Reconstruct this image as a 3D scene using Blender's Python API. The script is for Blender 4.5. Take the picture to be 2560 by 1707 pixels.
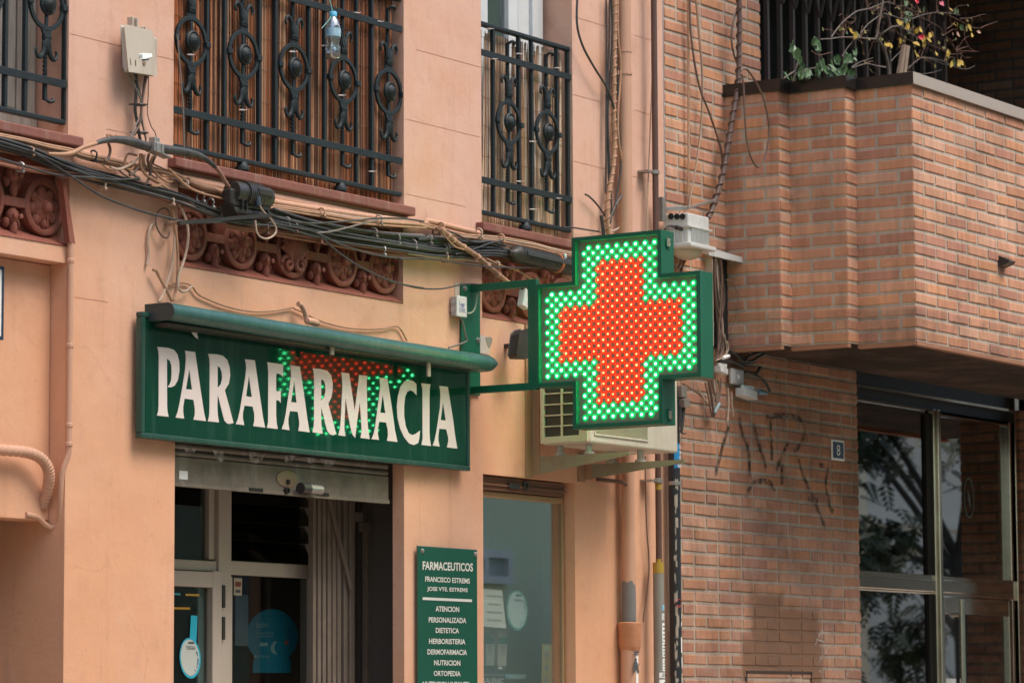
import bpy, math, random
from mathutils import Vector, Matrix
from mathutils.geometry import tessellate_polygon
sc = bpy.context.scene
for o in list(bpy.data.objects): bpy.data.objects.remove(o)
R_ = math.radians

# ---------------------------------------------------------------- camera
IMW, IMH, FPX = 2560.0, 1707.0, 8633.7
YAW, PITCH, ROLL = R_(56.798), R_(6.190), R_(-0.2741)
EYE = Vector((0.0, -8.8, 1.6))
_fw = Vector((math.sin(YAW)*math.cos(PITCH), math.cos(YAW)*math.cos(PITCH), math.sin(PITCH)))
_r0 = Vector((math.cos(YAW), -math.sin(YAW), 0))
_u0 = _r0.cross(_fw)
_ri = math.cos(ROLL)*_r0 + math.sin(ROLL)*_u0
_up = -math.sin(ROLL)*_r0 + math.cos(ROLL)*_u0
cam = bpy.data.cameras.new('street_camera')
cam.sensor_width = 36.0
cam.lens = FPX/IMW*36.0
cam.clip_start = 0.1
cam.clip_end = 600
cam.dof.use_dof = True
cam.dof.focus_distance = 15.2
cam.dof.aperture_fstop = 5.6
co = bpy.data.objects.new('street_camera', cam)
sc.collection.objects.link(co)
mw = Matrix((( _ri.x, _up.x, -_fw.x, EYE.x), (_ri.y, _up.y, -_fw.y, EYE.y), (_ri.z, _up.z, -_fw.z, EYE.z), (0,0,0,1)))
co.matrix_world = mw
sc.camera = co

# ---------------------------------------------------------------- world, sun, exposure
SUN_EL, SUN_AZ = R_(60), R_(172)      # azimuth measured from +Y (into the facade) towards +X
w = bpy.data.worlds.new('World'); sc.world = w; w.use_nodes = True
nt = w.node_tree; nt.nodes.clear()
sky = nt.nodes.new('ShaderNodeTexSky'); sky.sky_type = 'NISHITA'; sky.sun_disc = False
sky.sun_elevation = SUN_EL; sky.sun_rotation = SUN_AZ; sky.air_density = 1.2; sky.dust_density = 3.0; sky.ozone_density = 1.0
bg = nt.nodes.new('ShaderNodeBackground'); bg.inputs['Strength'].default_value = 0.135
wo = nt.nodes.new('ShaderNodeOutputWorld')
nt.links.new(sky.outputs[0], bg.inputs[0]); nt.links.new(bg.outputs[0], wo.inputs[0])
sl = bpy.data.lights.new('sun', 'SUN'); sl.energy = 1.2; sl.angle = R_(28); sl.color = (1.0, 0.93, 0.84)
so = bpy.data.objects.new('sun', sl); sc.collection.objects.link(so)
sd = Vector((math.sin(SUN_AZ)*math.cos(SUN_EL), math.cos(SUN_AZ)*math.cos(SUN_EL), math.sin(SUN_EL)))
so.rotation_euler = sd.to_track_quat('Z', 'Y').to_euler()
so.location = (10, -20, 40)
vs = sc.view_settings
vs.view_transform = 'Standard'; vs.look = 'None'; vs.gamma = 1.0; vs.exposure = 1.06; vs.use_curve_mapping = False
sc.render.engine = 'CYCLES'
sc.cycles.use_denoising = True
sc.cycles.max_bounces = 8; sc.cycles.transparent_max_bounces = 12
sc.cycles.sample_clamp_indirect = 4.0

# ---------------------------------------------------------------- picture -> place
ZR = {'R1':(0,0,2.7516),'R2':(400,0,2.7515),'R3':(1000,0,2.7516),'R4':(1500,0,2.7517),'R5':(1960,0,2.7517),'R6':(0,400,3.136),'R7':(400,500,3.5636),'R8':(1000,500,3.9196),'S1':(1260,540,2.375),'S2':(320,730,2.45),'S3':(400,1100,2.583),'S4':(980,1150,2.816),'S5':(1400,1100,2.584),'S6':(1680,560,2.904),'S7':(1760,960,2.099),'S8':(0,1000,2.2188),'A1':(2140,540,3.4095),'A2':(1300,540,4.523),'A3':(1300,860,4.3558),'A4':(330,780,4.3553),'A5':(760,820,3.9208),'A6':(2100,880,3.4087),'A7':(2100,1320,4.052),'A8':(1140,1420,5.464),'N':(0,0,1.0)}
def ray(r, x, y):
    o = ZR[r]; px = o[0]+x/o[2]; py = o[1]+y/o[2]
    return (px-IMW/2)/FPX*_ri - (py-IMH/2)/FPX*_up + _fw
def F(r, x, y, off=0.0):                 # the point on the plane `off` metres in front of the facade
    d = ray(r, x, y); return EYE + d*((-off-EYE.y)/d.y)
def FX(r, x, y, X):                      # the point on the plane x = X (seen side-on)
    d = ray(r, x, y); return EYE + d*((X-EYE.x)/d.x)
def Fs(r, pts, off=0.0): return [F(r, p[0], p[1], p[2] if len(p) > 2 else off) for p in pts]

# ---------------------------------------------------------------- mesh helpers
def smooth_path(pts, n=5):
    if len(pts) < 3: return pts
    out = []
    for i in range(len(pts)-1):
        p0 = pts[max(i-1,0)]; p1 = pts[i]; p2 = pts[i+1]; p3 = pts[min(i+2,len(pts)-1)]
        for k in range(n):
            t = k/n
            out.append(0.5*((2*p1)+(p2-p0)*t+(2*p0-5*p1+4*p2-p3)*t*t+(3*p1-p0-3*p2+p3)*t**3))
    out.append(pts[-1]); return out
class MB:
    def __init__(s): s.v=[]; s.f=[]; s.m=[]; s.c=[]; s.col=None
    def _add(s, vs, fs, mi=0):
        b=len(s.v); s.v += [Vector(q) for q in vs]
        for q in fs: s.f.append([b+i for i in q]); s.m.append(mi); s.c.append(s.col)
    def face(s, pts, mi=0): s._add(pts, [list(range(len(pts)))], mi)
    def box(s, x0,x1,y0,y1,z0,z1, mi=0):
        x0,x1=sorted((x0,x1)); y0,y1=sorted((y0,y1)); z0,z1=sorted((z0,z1))
        s._add([(x0,y0,z0),(x1,y0,z0),(x1,y1,z0),(x0,y1,z0),(x0,y0,z1),(x1,y0,z1),(x1,y1,z1),(x0,y1,z1)],
               [(0,3,2,1),(4,5,6,7),(0,1,5,4),(1,2,6,5),(2,3,7,6),(3,0,4,7)], mi)
    def obox(s, c, ux, uy, uz, mi=0):       # oriented box, half vectors
        P=[]
        for k in (-1,1):
            for j,i in ((-1,-1),(-1,1),(1,1),(1,-1)): P.append(c+ux*i+uy*j+uz*k)
        s._add(P, [(0,3,2,1),(4,5,6,7),(0,1,5,4),(1,2,6,5),(2,3,7,6),(3,0,4,7)], mi)
    def bar(s, a, b, w, h, up=Vector((0,0,1)), mi=0):
        a=Vector(a); b=Vector(b); d=(b-a); L=d.length; d.normalize()
        sd=d.cross(up)
        if sd.length<1e-4: sd=d.cross(Vector((0,1,0)))
        sd.normalize(); u=sd.cross(d)
        s.obox((a+b)/2, d*L/2, sd*w/2, u*h/2, mi)
    def prism(s, outer, y0, y1, hole=None, mi=0):       # polygon in x,z pushed along y
        loops=[outer]+([hole] if hole else [])
        V=[Vector((p[0],p[1],0)) for l in loops for p in l]
        tris=tessellate_polygon([[Vector((p[0],p[1],0)) for p in l] for l in loops])
        n=len(V)
        P=[(p.x,y0,p.y) for p in V]+[(p.x,y1,p.y) for p in V]
        fs=[tuple(t) for t in tris]+[tuple(n+i for i in reversed(t)) for t in tris]
        k=0
        for l in loops:
            m=len(l)
            for i in range(m):
                a=k+i; b=k+(i+1)%m; fs.append((a,b,n+b,n+a))
            k+=m
        s._add(P, fs, mi)
    def prism3(s, poly, vec, mi=0):                       # any flat polygon pushed along a vector
        n=len(poly); P=[Vector(p) for p in poly]; Q=[p+vec for p in P]
        fs=[tuple(range(n)), tuple(reversed(range(n,2*n)))]+[(i,(i+1)%n,n+(i+1)%n,n+i) for i in range(n)]
        s._add(P+Q, fs, mi)
    def tube(s, pts, r, n=8, sub=0, mi=0, cap=True):
        pts=[Vector(p) for p in pts]
        if sub:
            m=len(pts); pts=smooth_path(pts, sub)
            if isinstance(r,(list,tuple)):
                rr=[]
                for i in range(m-1):
                    for k in range(sub): rr.append(r[i]+(r[i+1]-r[i])*k/sub)
                rr.append(r[-1]); r=rr
        N=len(pts)
        if not isinstance(r,(list,tuple)): r=[r]*N
        t=(pts[1]-pts[0]).normalized()
        a=t.cross(Vector((0,0,1)))
        if a.length<1e-3: a=t.cross(Vector((0,1,0)))
        a.normalize(); P=[]
        for i in range(N):
            t2=(pts[min(i+1,N-1)]-pts[max(i-1,0)])
            if t2.length<1e-9: t2=t
            t2=t2.normalized(); a=(a-t2*a.dot(t2))
            if a.length<1e-6: a=t2.orthogonal()
            a.normalize(); b=t2.cross(a); t=t2
            for k in range(n):
                q=2*math.pi*k/n; P.append(pts[i]+(a*math.cos(q)+b*math.sin(q))*r[i])
        fs=[]
        for i in range(N-1):
            for k in range(n): fs.append((i*n+k,i*n+(k+1)%n,(i+1)*n+(k+1)%n,(i+1)*n+k))
        if cap: fs.append(tuple(reversed(range(n)))); fs.append(tuple(range((N-1)*n,N*n)))
        s._add(P, fs, mi)
    def lathe(s, c, ax, prof, n=20, mi=0, e1=None, sx=1.0):   # prof: (radius, height along axis)
        c=Vector(c); ax=Vector(ax).normalized(); a=(Vector(e1) if e1 else ax.orthogonal()).normalized(); b=ax.cross(a)
        P=[]
        for (r,h) in prof:
            for k in range(n):
                q=2*math.pi*k/n; P.append(c+ax*h+(a*math.cos(q)*sx+b*math.sin(q))*r)
        fs=[]; m=len(prof)
        for i in range(m-1):
            for k in range(n): fs.append((i*n+k,i*n+(k+1)%n,(i+1)*n+(k+1)%n,(i+1)*n+k))
        fs.append(tuple(reversed(range(n)))); fs.append(tuple(range((m-1)*n,m*n)))
        s._add(P, fs, mi)
    def cyl(s, a, b, r, n=16, mi=0):
        a=Vector(a); b=Vector(b); s.lathe(a, b-a, [(r,0),(r,(b-a).length)], n, mi)
    def ell(s, c, ux, uy, uz, n=10, m=6, mi=0):               # ellipsoid with three half axes
        P=[]; c=Vector(c)
        for i in range(1,m):
            th=math.pi*i/m
            for k in range(n):
                q=2*math.pi*k/n; P.append(c+ux*math.sin(th)*math.cos(q)+uy*math.sin(th)*math.sin(q)+uz*math.cos(th))
        P+= [c+uz, c-uz]; fs=[]
        for i in range(m-2):
            for k in range(n): fs.append((i*n+k,(i+1)*n+k,(i+1)*n+(k+1)%n,i*n+(k+1)%n))
        T=len(P)-2
        for k in range(n): fs.append((T,k,(k+1)%n)); fs.append((T+1,(m-2)*n+(k+1)%n,(m-2)*n+k))
        s._add(P, fs, mi)
    def build(s, name, mat, parent=None, smooth=False, bevel=0, seg=2):
        if not s.v: return None
        lo=Vector((min(p.x for p in s.v),min(p.y for p in s.v),min(p.z for p in s.v)))
        hi=Vector((max(p.x for p in s.v),max(p.y for p in s.v),max(p.z for p in s.v)))
        org=(lo+hi)/2; org.z=lo.z
        me=bpy.data.meshes.new(name); me.from_pydata([tuple(p-org) for p in s.v],[],s.f)
        mats=mat if isinstance(mat,(list,tuple)) else [mat]
        for m in mats: me.materials.append(m)
        for p,mi in zip(me.polygons,s.m): p.material_index=mi
        if any(c is not None for c in s.c):
            at=me.color_attributes.new('Col','FLOAT_COLOR','CORNER')
            for p,c in zip(me.polygons,s.c):
                c=c or (1,1,1)
                for li in p.loop_indices: at.data[li].color=(c[0],c[1],c[2],1)
        me.update()
        if smooth:
            for p in me.polygons: p.use_smooth=True
            me.set_sharp_from_angle(angle=R_(smooth if smooth is not True else 50))
        o=bpy.data.objects.new(name,me); sc.collection.objects.link(o)
        attach(o, org, parent)
        if bevel:
            b=o.modifiers.new('bevel','BEVEL'); b.width=bevel; b.segments=seg; b.limit_method='ANGLE'; b.angle_limit=R_(40)
        return o
WL={}
def attach(o, org, parent):
    org=Vector(org); WL[o.name]=org
    if parent: o.parent=parent; o.location=org-WL[parent.name]
    else: o.location=org
def tag(o, label=None, cat=None, group=None, kind=None):
    if label: o['label']=label
    if cat: o['category']=cat
    if group: o['group']=group
    if kind: o['kind']=kind
    return o
def thing(name, label, cat, loc, group=None):
    o=bpy.data.objects.new(name,None); sc.collection.objects.link(o); o.empty_display_size=0.1
    attach(o, loc, None); return tag(o,label,cat,group)
def dup_tree(src, dx):
    c=src.copy(); sc.collection.objects.link(c); c.location=src.location+Vector(dx); WL[c.name]=c.location.copy()
    def rec(a,b):
        for ch in a.children:
            d=ch.copy(); sc.collection.objects.link(d); d.parent=b; rec(ch,d)
    rec(src,c); return c
def text_mesh(s, name, mat, parent, o, ux, uz, w, h, bold=0.0, tilt=0.0, align_h=None):
    """flat lettering: o = lower left corner, ux/uz unit directions, w x h the size of the written line"""
    cu=bpy.data.curves.new(name,'FONT'); cu.body=s; cu.offset=bold; cu.resolution_u=3
    t=bpy.data.objects.new('tmp_text',cu); sc.collection.objects.link(t)
    dg=bpy.context.evaluated_depsgraph_get(); dg.update()
    me=t.evaluated_get(dg).to_mesh()
    V=[v.co.copy() for v in me.vertices]; Fc=[tuple(p.vertices) for p in me.polygons]
    t.evaluated_get(dg).to_mesh_clear()
    bpy.data.objects.remove(t); bpy.data.curves.remove(cu)
    x0=min(v.x for v in V); x1=max(v.x for v in V); y0=min(v.y for v in V); y1=max(v.y for v in V)
    mb=MB(); ux=Vector(ux); uz=Vector(uz)
    mb._add([Vector(o)+ux*((v.x-x0)/(x1-x0)*w)+uz*((v.y-y0)/(y1-y0)*h) for v in V], Fc)
    return mb.build(name, mat, parent)
def ftext(s, name, mat, parent, r, a, b, hpx, off, bold=0.01):
    """a line of lettering on the facade: a = left end of its baseline, b = right end (zoom px), hpx = its height"""
    A=F(r,a[0],a[1],off); B=F(r,b[0],b[1],off); T=F(r,a[0],a[1]-hpx,off)
    return text_mesh(s,name,mat,parent,A,(B-A).normalized(),(0,0,1),(B-A).length,T.z-A.z,bold)

# ---------------------------------------------------------------- materials
def newmat(name):
    m=bpy.data.materials.new(name); m.use_nodes=True; n=m.node_tree.nodes; l=m.node_tree.links
    return m,n,l,n['Principled BSDF']
def mk(name, col, rough=.6, metal=0.0, col2=None, scale=8.0, amt=0.5, bump=0.0, bscale=60.0, streak=None, spec=None, attr=False, emit=None, coat=0.0, stretch=None):
    m,n,l,b=newmat(name)
    b.inputs['Roughness'].default_value=rough; b.inputs['Metallic'].default_value=metal
    if spec is not None: b.inputs['Specular IOR Level'].default_value=spec
    if coat: b.inputs['Coat Weight'].default_value=coat; b.inputs['Coat Roughness'].default_value=.06
    b.inputs['Base Color'].default_value=(*col,1)
    tc=n.new('ShaderNodeTexCoord')
    src=None
    if attr:
        a=n.new('ShaderNodeAttribute'); a.attribute_name='Col'; src=a.outputs['Color']
    if col2:
        t=n.new('ShaderNodeTexNoise'); t.inputs['Scale'].default_value=scale; t.inputs['Detail'].default_value=6; t.inputs['Roughness'].default_value=.65
        if stretch:
            mp=n.new('ShaderNodeMapping'); mp.inputs['Scale'].default_value=stretch; l.new(tc.outputs['Object'],mp.inputs[0]); l.new(mp.outputs[0],t.inputs['Vector'])
        else: l.new(tc.outputs['Object'],t.inputs['Vector'])
        rp=n.new('ShaderNodeValToRGB'); rp.color_ramp.elements[0].position=.5-.25*(1-amt)-.1; rp.color_ramp.elements[1].position=.5+.25*(1-amt)+.1
        l.new(t.outputs['Fac'],rp.inputs[0])
        mx=n.new('ShaderNodeMix'); mx.data_type='RGBA'
        mx.inputs['A'].default_value=(*col,1); mx.inputs['B'].default_value=(*col2,1)
        l.new(rp.outputs[0],mx.inputs['Factor']); out=mx.outputs['Result']
        if src:
            mm=n.new('ShaderNodeMix'); mm.data_type='RGBA'; mm.blend_type='MULTIPLY'; mm.inputs['Factor'].default_value=1
            l.new(out,mm.inputs['A']); l.new(src,mm.inputs['B']); out=mm.outputs['Result']
        src=out
    if streak:
        t=n.new('ShaderNodeTexNoise'); t.inputs['Scale'].default_value=1; t.inputs['Detail'].default_value=5
        mp=n.new('ShaderNodeMapping'); mp.inputs['Scale'].default_value=(streak[1],streak[1],streak[2]); l.new(tc.outputs['Object'],mp.inputs[0]); l.new(mp.outputs[0],t.inputs['Vector'])
        rp=n.new('ShaderNodeValToRGB'); rp.color_ramp.elements[0].position=.52; rp.color_ramp.elements[1].position=.75
        l.new(t.outputs['Fac'],rp.inputs[0])
        ml=n.new('ShaderNodeMath'); ml.operation='MULTIPLY'; ml.inputs[1].default_value=streak[3]; l.new(rp.outputs[0],ml.inputs[0])
        mx=n.new('ShaderNodeMix'); mx.data_type='RGBA'; mx.inputs['B'].default_value=(*streak[0],1)
        if src: l.new(src,mx.inputs['A'])
        else: mx.inputs['A'].default_value=(*col,1)
        l.new(ml.outputs[0],mx.inputs['Factor']); src=mx.outputs['Result']
    if src: l.new(src,b.inputs['Base Color'])
    if bump:
        t=n.new('ShaderNodeTexNoise'); t.inputs['Scale'].default_value=bscale; t.inputs['Detail'].default_value=5
        l.new(tc.outputs['Object'],t.inputs['Vector'])
        bp=n.new('ShaderNodeBump'); bp.inputs['Strength'].default_value=bump; bp.inputs['Distance'].default_value=.004
        l.new(t.outputs['Fac'],bp.inputs['Height']); l.new(bp.outputs[0],b.inputs['Normal'])
    if emit:
        b.inputs['Emission Color'].default_value=(*emit[0],1); b.inputs['Emission Strength'].default_value=emit[1]
    return m
def glass(name, tint=(.9,.95,.93), base=.12, gain=1.0, rough=0.0):
    m,n,l,b=newmat(name); n.remove(b)
    out=[q for q in n if q.type=='OUTPUT_MATERIAL'][0]
    tr=n.new('ShaderNodeBsdfTransparent'); tr.inputs[0].default_value=(*tint,1)
    gl=n.new('ShaderNodeBsdfGlossy'); gl.inputs['Roughness'].default_value=rough; gl.inputs['Color'].default_value=(.95,.97,.97,1)
    fr=n.new('ShaderNodeLayerWeight'); fr.inputs[0].default_value=.5
    pw=n.new('ShaderNodeMath'); pw.operation='POWER'; pw.inputs[1].default_value=4.0; l.new(fr.outputs['Facing'],pw.inputs[0])
    ma=n.new('ShaderNodeMath'); ma.operation='MULTIPLY_ADD'; ma.inputs[1].default_value=gain; ma.inputs[2].default_value=base; ma.use_clamp=True
    l.new(pw.outputs[0],ma.inputs[0])
    mx=n.new('ShaderNodeMixShader'); l.new(ma.outputs[0],mx.inputs[0]); l.new(tr.outputs[0],mx.inputs[1]); l.new(gl.outputs[0],mx.inputs[2]); l.new(mx.outputs[0],out.inputs[0])
    return m
M={}
M['iron']=mk('painted_iron',(.011,.017,.019),.55,0,(.022,.030,.032),14,.3,.45,90,spec=.3)
M['terracotta']=mk('terracotta_paint',(.27,.080,.048),.75,0,(.20,.058,.035),9,.4,.4,110,streak=((.30,.17,.13),22,5,.35))
M['sill']=mk('red_sill_paint',(.25,.090,.065),.7,0,(.19,.068,.048),7,.4,.4,90,streak=((.33,.25,.20),30,3,.4))
M['cable_black']=mk('black_cable',(.018,.019,.020),.5,0,(.06,.056,.05),12,.25)
M['cable_tan']=mk('painted_tan_cable',(.50,.27,.155),.6,0,(.30,.17,.10),16,.3)
M['cable_brown']=mk('brown_cable',(.10,.052,.037),.5,0,(.17,.11,.08),14,.3)
M['cable_grey']=mk('grey_cable',(.12,.115,.105),.5,0,(.22,.18,.14),14,.3)
M['cable_light']=mk('pale_cable',(.48,.36,.27),.55,0,(.35,.25,.18),14,.3)
M['cable_red']=mk('terracotta_cable',(.24,.085,.05),.65,0,(.34,.15,.09),10,.3)
M['beige_box']=mk('beige_plastic',(.50,.43,.34),.55,0,(.42,.36,.28),6,.3,.1,60,streak=((.25,.2,.15),20,4,.3))
M['grey_box']=mk('grey_plastic',(.50,.49,.47),.5,0,(.36,.34,.32),8,.4)
M['white_box']=mk('white_plastic',(.62,.62,.60),.45,0,(.5,.5,.47),7,.4,streak=((.3,.27,.22),18,4,.3))
M['black_plastic']=mk('black_plastic',(.014,.015,.017),.4,0,(.05,.042,.034),9,.25)
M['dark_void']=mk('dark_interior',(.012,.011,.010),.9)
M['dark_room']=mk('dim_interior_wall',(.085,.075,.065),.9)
M['steel']=mk('galvanised_steel',(.42,.41,.39),.45,.7,(.3,.28,.25),12,.4)
M['white']=mk('white_vinyl',(.76,.66,.62),.35,0,(.70,.60,.56),5,.3)
M['white_paper']=mk('white_paper',(.82,.82,.78),.7)
M['ink']=mk('dark_ink',(.06,.07,.08),.7)
M['green_frame']=mk('green_enamel_frame',(.008,.05,.036),.35,0,(.02,.07,.055),10,.3,streak=((.10,.16,.14),30,4,.35))
# ---- surface materials of the two houses
def wall_mat():
    m,n,l,b=newmat('pink_stucco'); b.inputs['Roughness'].default_value=.85; b.inputs['Specular IOR Level'].default_value=.25
    g=n.new('ShaderNodeNewGeometry')
    def noise(scale, detail=6, rough=.6, stretch=None):
        t=n.new('ShaderNodeTexNoise'); t.inputs['Scale'].default_value=scale; t.inputs['Detail'].default_value=detail; t.inputs['Roughness'].default_value=rough
        if stretch:
            mp=n.new('ShaderNodeMapping'); mp.inputs['Scale'].default_value=stretch; l.new(g.outputs['Position'],mp.inputs[0]); l.new(mp.outputs[0],t.inputs['Vector'])
        else: l.new(g.outputs['Position'],t.inputs['Vector'])
        return t.outputs['Fac']
    def ramp(v,a,b2):
        r=n.new('ShaderNodeMapRange'); r.inputs['From Min'].default_value=a; r.inputs['From Max'].default_value=b2; l.new(v,r.inputs['Value']); return r.outputs['Result']
    def mix(fac,A,B,k=1.0):
        x=n.new('ShaderNodeMix'); x.data_type='RGBA'
        if k!=1.0:
            q=n.new('ShaderNodeMath'); q.operation='MULTIPLY'; q.inputs[1].default_value=k; l.new(fac,q.inputs[0]); fac=q.outputs[0]
        l.new(fac,x.inputs['Factor'])
        for s,v in (('A',A),('B',B)):
            if isinstance(v,tuple): x.inputs[s].default_value=(*v,1)
            else: l.new(v,x.inputs[s])
        return x.outputs['Result']
    sp=n.new('ShaderNodeSeparateXYZ'); l.new(g.outputs['Position'],sp.inputs[0])
    # light put into the colour by height: warm bounce low, pale sky light high
    ad=n.new('ShaderNodeMath'); ad.operation='MULTIPLY_ADD'; ad.inputs[1].default_value=.5; l.new(noise(2.2),ad.inputs[0]); l.new(sp.outputs['Z'],ad.inputs[2])
    paint=mix(ramp(ad.outputs[0],3.5,4.15),(.67,.355,.208),(.64,.39,.295))
    c=mix(ramp(noise(.55,5),.40,.62),paint,(.68,.42,.315),.6)
    c=mix(ramp(noise(1.7,8,.65),.46,.66),c,(.60,.305,.175),.55)
    c=mix(ramp(noise(5,8,.7),.55,.75),c,(.45,.235,.145),.45)
    c=mix(ramp(noise(1,6,.6,(9,9,.7)),.56,.8),c,(.38,.215,.145),.42)
    c=mix(ramp(noise(1,7,.65,(2.2,2.2,1.1)),.57,.72),c,(.66,.44,.35),.35)
    c=mix(ramp(noise(48,3,.5),.69,.74),c,(.25,.13,.08),.35)
    vo=n.new('ShaderNodeTexVoronoi'); vo.feature='DISTANCE_TO_EDGE'; vo.inputs['Scale'].default_value=.9
    va=n.new('ShaderNodeMixRGB'); va.blend_type='ADD'; va.inputs[0].default_value=.35; l.new(g.outputs['Position'],va.inputs[1])
    tn=n.new('ShaderNodeTexNoise'); tn.inputs['Scale'].default_value=3; tn.inputs['Detail'].default_value=6; l.new(g.outputs['Position'],tn.inputs['Vector']); l.new(tn.outputs['Color'],va.inputs[2]); l.new(va.outputs[0],vo.inputs['Vector'])
    ck=ramp(vo.outputs['Distance'],.0035,.0012); mm=n.new('ShaderNodeMath'); mm.operation='MULTIPLY'; l.new(ck,mm.inputs[0]); l.new(ramp(noise(1.3,3),.5,.62),mm.inputs[1])
    c=mix(mm.outputs[0],c,(.34,.18,.115),.2)
    c=mix(ramp(noise(1,7,.7,(14,14,1.1)),.60,.78),c,(.30,.18,.125),.38)
    l.new(c,b.inputs['Base Color'])
    b1=n.new('ShaderNodeBump'); b1.inputs['Strength'].default_value=.33; b1.inputs['Distance'].default_value=.004; l.new(noise(70,6,.7),b1.inputs['Height'])
    b2=n.new('ShaderNodeBump'); b2.inputs['Strength'].default_value=.35; b2.inputs['Distance'].default_value=.015; l.new(noise(7,4,.5),b2.inputs['Height']); l.new(b1.outputs[0],b2.inputs['Normal'])
    l.new(b2.outputs[0],b.inputs['Normal'])
    return m
M['wall']=wall_mat()
M['reveal']=mk('rough_reveal_paint',(.36,.175,.10),.9,0,(.27,.125,.07),5,.5,.7,55)
ZB_=3.66
def brick_mat():
    m,n,l,b=newmat('brick_and_mortar'); b.inputs['Roughness'].default_value=.88; b.inputs['Specular IOR Level'].default_value=.2
    a=n.new('ShaderNodeAttribute'); a.attribute_name='Col'
    g=n.new('ShaderNodeNewGeometry')
    mp=n.new('ShaderNodeMapping'); mp.inputs['Scale'].default_value=(34,34,5); l.new(g.outputs['Position'],mp.inputs[0])
    t=n.new('ShaderNodeTexNoise'); t.inputs['Scale'].default_value=1; t.inputs['Detail'].default_value=6; l.new(mp.outputs[0],t.inputs['Vector'])
    r=n.new('ShaderNodeMapRange'); r.inputs['From Min'].default_value=.3; r.inputs['From Max'].default_value=.72; r.inputs['To Min'].default_value=.84; r.inputs['To Max'].default_value=1.14; l.new(t.outputs['Fac'],r.inputs['Value'])
    t2=n.new('ShaderNodeTexNoise'); t2.inputs['Scale'].default_value=2.3; t2.inputs['Detail'].default_value=7; t2.inputs['Roughness'].default_value=.65; l.new(g.outputs['Position'],t2.inputs['Vector'])
    r2=n.new('ShaderNodeMapRange'); r2.inputs['From Min'].default_value=.35; r2.inputs['From Max'].default_value=.7; r2.inputs['To Min'].default_value=.80; r2.inputs['To Max'].default_value=1.12; l.new(t2.outputs['Fac'],r2.inputs['Value'])
    mu=n.new('ShaderNodeMath'); mu.operation='MULTIPLY'; l.new(r.outputs[0],mu.inputs[0]); l.new(r2.outputs[0],mu.inputs[1])
    vm=n.new('ShaderNodeVectorMath'); vm.operation='SCALE'; l.new(a.outputs['Color'],vm.inputs[0]); l.new(mu.outputs[0],vm.inputs['Scale'])
    # soot blotches
    t3=n.new('ShaderNodeTexNoise'); t3.inputs['Scale'].default_value=4.5; t3.inputs['Detail'].default_value=7; t3.inputs['Roughness'].default_value=.7; l.new(g.outputs['Position'],t3.inputs['Vector'])
    r3=n.new('ShaderNodeMapRange'); r3.inputs['From Min'].default_value=.60; r3.inputs['From Max'].default_value=.74; r3.inputs['To Max'].default_value=.55; l.new(t3.outputs['Fac'],r3.inputs['Value'])
    mx=n.new('ShaderNodeMix'); mx.data_type='RGBA'; mx.inputs['B'].default_value=(.12,.075,.06,1); l.new(r3.outputs[0],mx.inputs['Factor']); l.new(vm.outputs[0],mx.inputs['A'])
    out=mx.outputs['Result']
    # lime wash rubbed over the lower wall, and a brown roller-painted patch with soft edges near the ground
    sp=n.new('ShaderNodeSeparateXYZ'); l.new(g.outputs['Position'],sp.inputs[0])
    tw=n.new('ShaderNodeTexNoise'); tw.inputs['Scale'].default_value=9; tw.inputs['Detail'].default_value=6; l.new(g.outputs['Position'],tw.inputs['Vector'])
    def warp(v,k):
        q=n.new('ShaderNodeMath'); q.operation='MULTIPLY_ADD'; q.inputs[1].default_value=k; l.new(tw.outputs['Fac'],q.inputs[0]); l.new(v,q.inputs[2]); return q.outputs[0]
    X_,Z_=warp(sp.outputs['X'],.10),warp(sp.outputs['Z'],.10)
    def rng(v,a,c):
        q=n.new('ShaderNodeMapRange'); q.inputs['From Min'].default_value=a; q.inputs['From Max'].default_value=c; l.new(v,q.inputs['Value']); return q.outputs[0]
    def op(o,a,c):
        q=n.new('ShaderNodeMath'); q.operation=o
        for i,v in enumerate((a,c)):
            if isinstance(v,(int,float)): q.inputs[i].default_value=v
            else: l.new(v,q.inputs[i])
        return q.outputs[0]
    def blend(fac,a,col):
        q=n.new('ShaderNodeMix'); q.data_type='RGBA'; q.inputs['B'].default_value=(*col,1); l.new(fac,q.inputs['Factor']); l.new(a,q.inputs['A']); return q.outputs['Result']
    zw=F('S7',400,470).z; tn=n.new('ShaderNodeTexNoise'); tn.inputs['Scale'].default_value=5; tn.inputs['Detail'].default_value=8; tn.inputs['Roughness'].default_value=.7; l.new(g.outputs['Position'],tn.inputs['Vector'])
    out=blend(op('MULTIPLY',op('MULTIPLY',rng(Z_,zw+.05,zw-.35),rng(tn.outputs['Fac'],.45,.66)),.40),out,(.45,.34,.285))
    mk_=None
    for x0,xe,y in ((247,412,1088),(243,600,1162),(192,612,1330)):
        a_=F('S7',x0,1300).x+.05; c_=F('S7',xe,1300).x+.05; zt=F('S7',(x0+xe)/2,y).z+.05
        bx=op('MINIMUM',op('MINIMUM',rng(X_,a_-.03,a_+.03),rng(X_,c_+.03,c_-.03)),rng(Z_,zt+.035,zt-.035))
        mk_=bx if mk_ is None else op('MAXIMUM',mk_,bx)
    a_=F('S7',217,1508).x; c_=F('S7',554,1508).x; zt=F('S7',385,1508).z
    door=op('MINIMUM',op('MINIMUM',rng(sp.outputs['X'],a_,a_+.002),rng(sp.outputs['X'],c_,c_-.002)),rng(sp.outputs['Z'],zt,zt-.002))
    mk_=op('MINIMUM',mk_,op('SUBTRACT',1.0,door))
    out=blend(op('MULTIPLY',mk_,.93),out,(.215,.118,.072))
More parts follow.
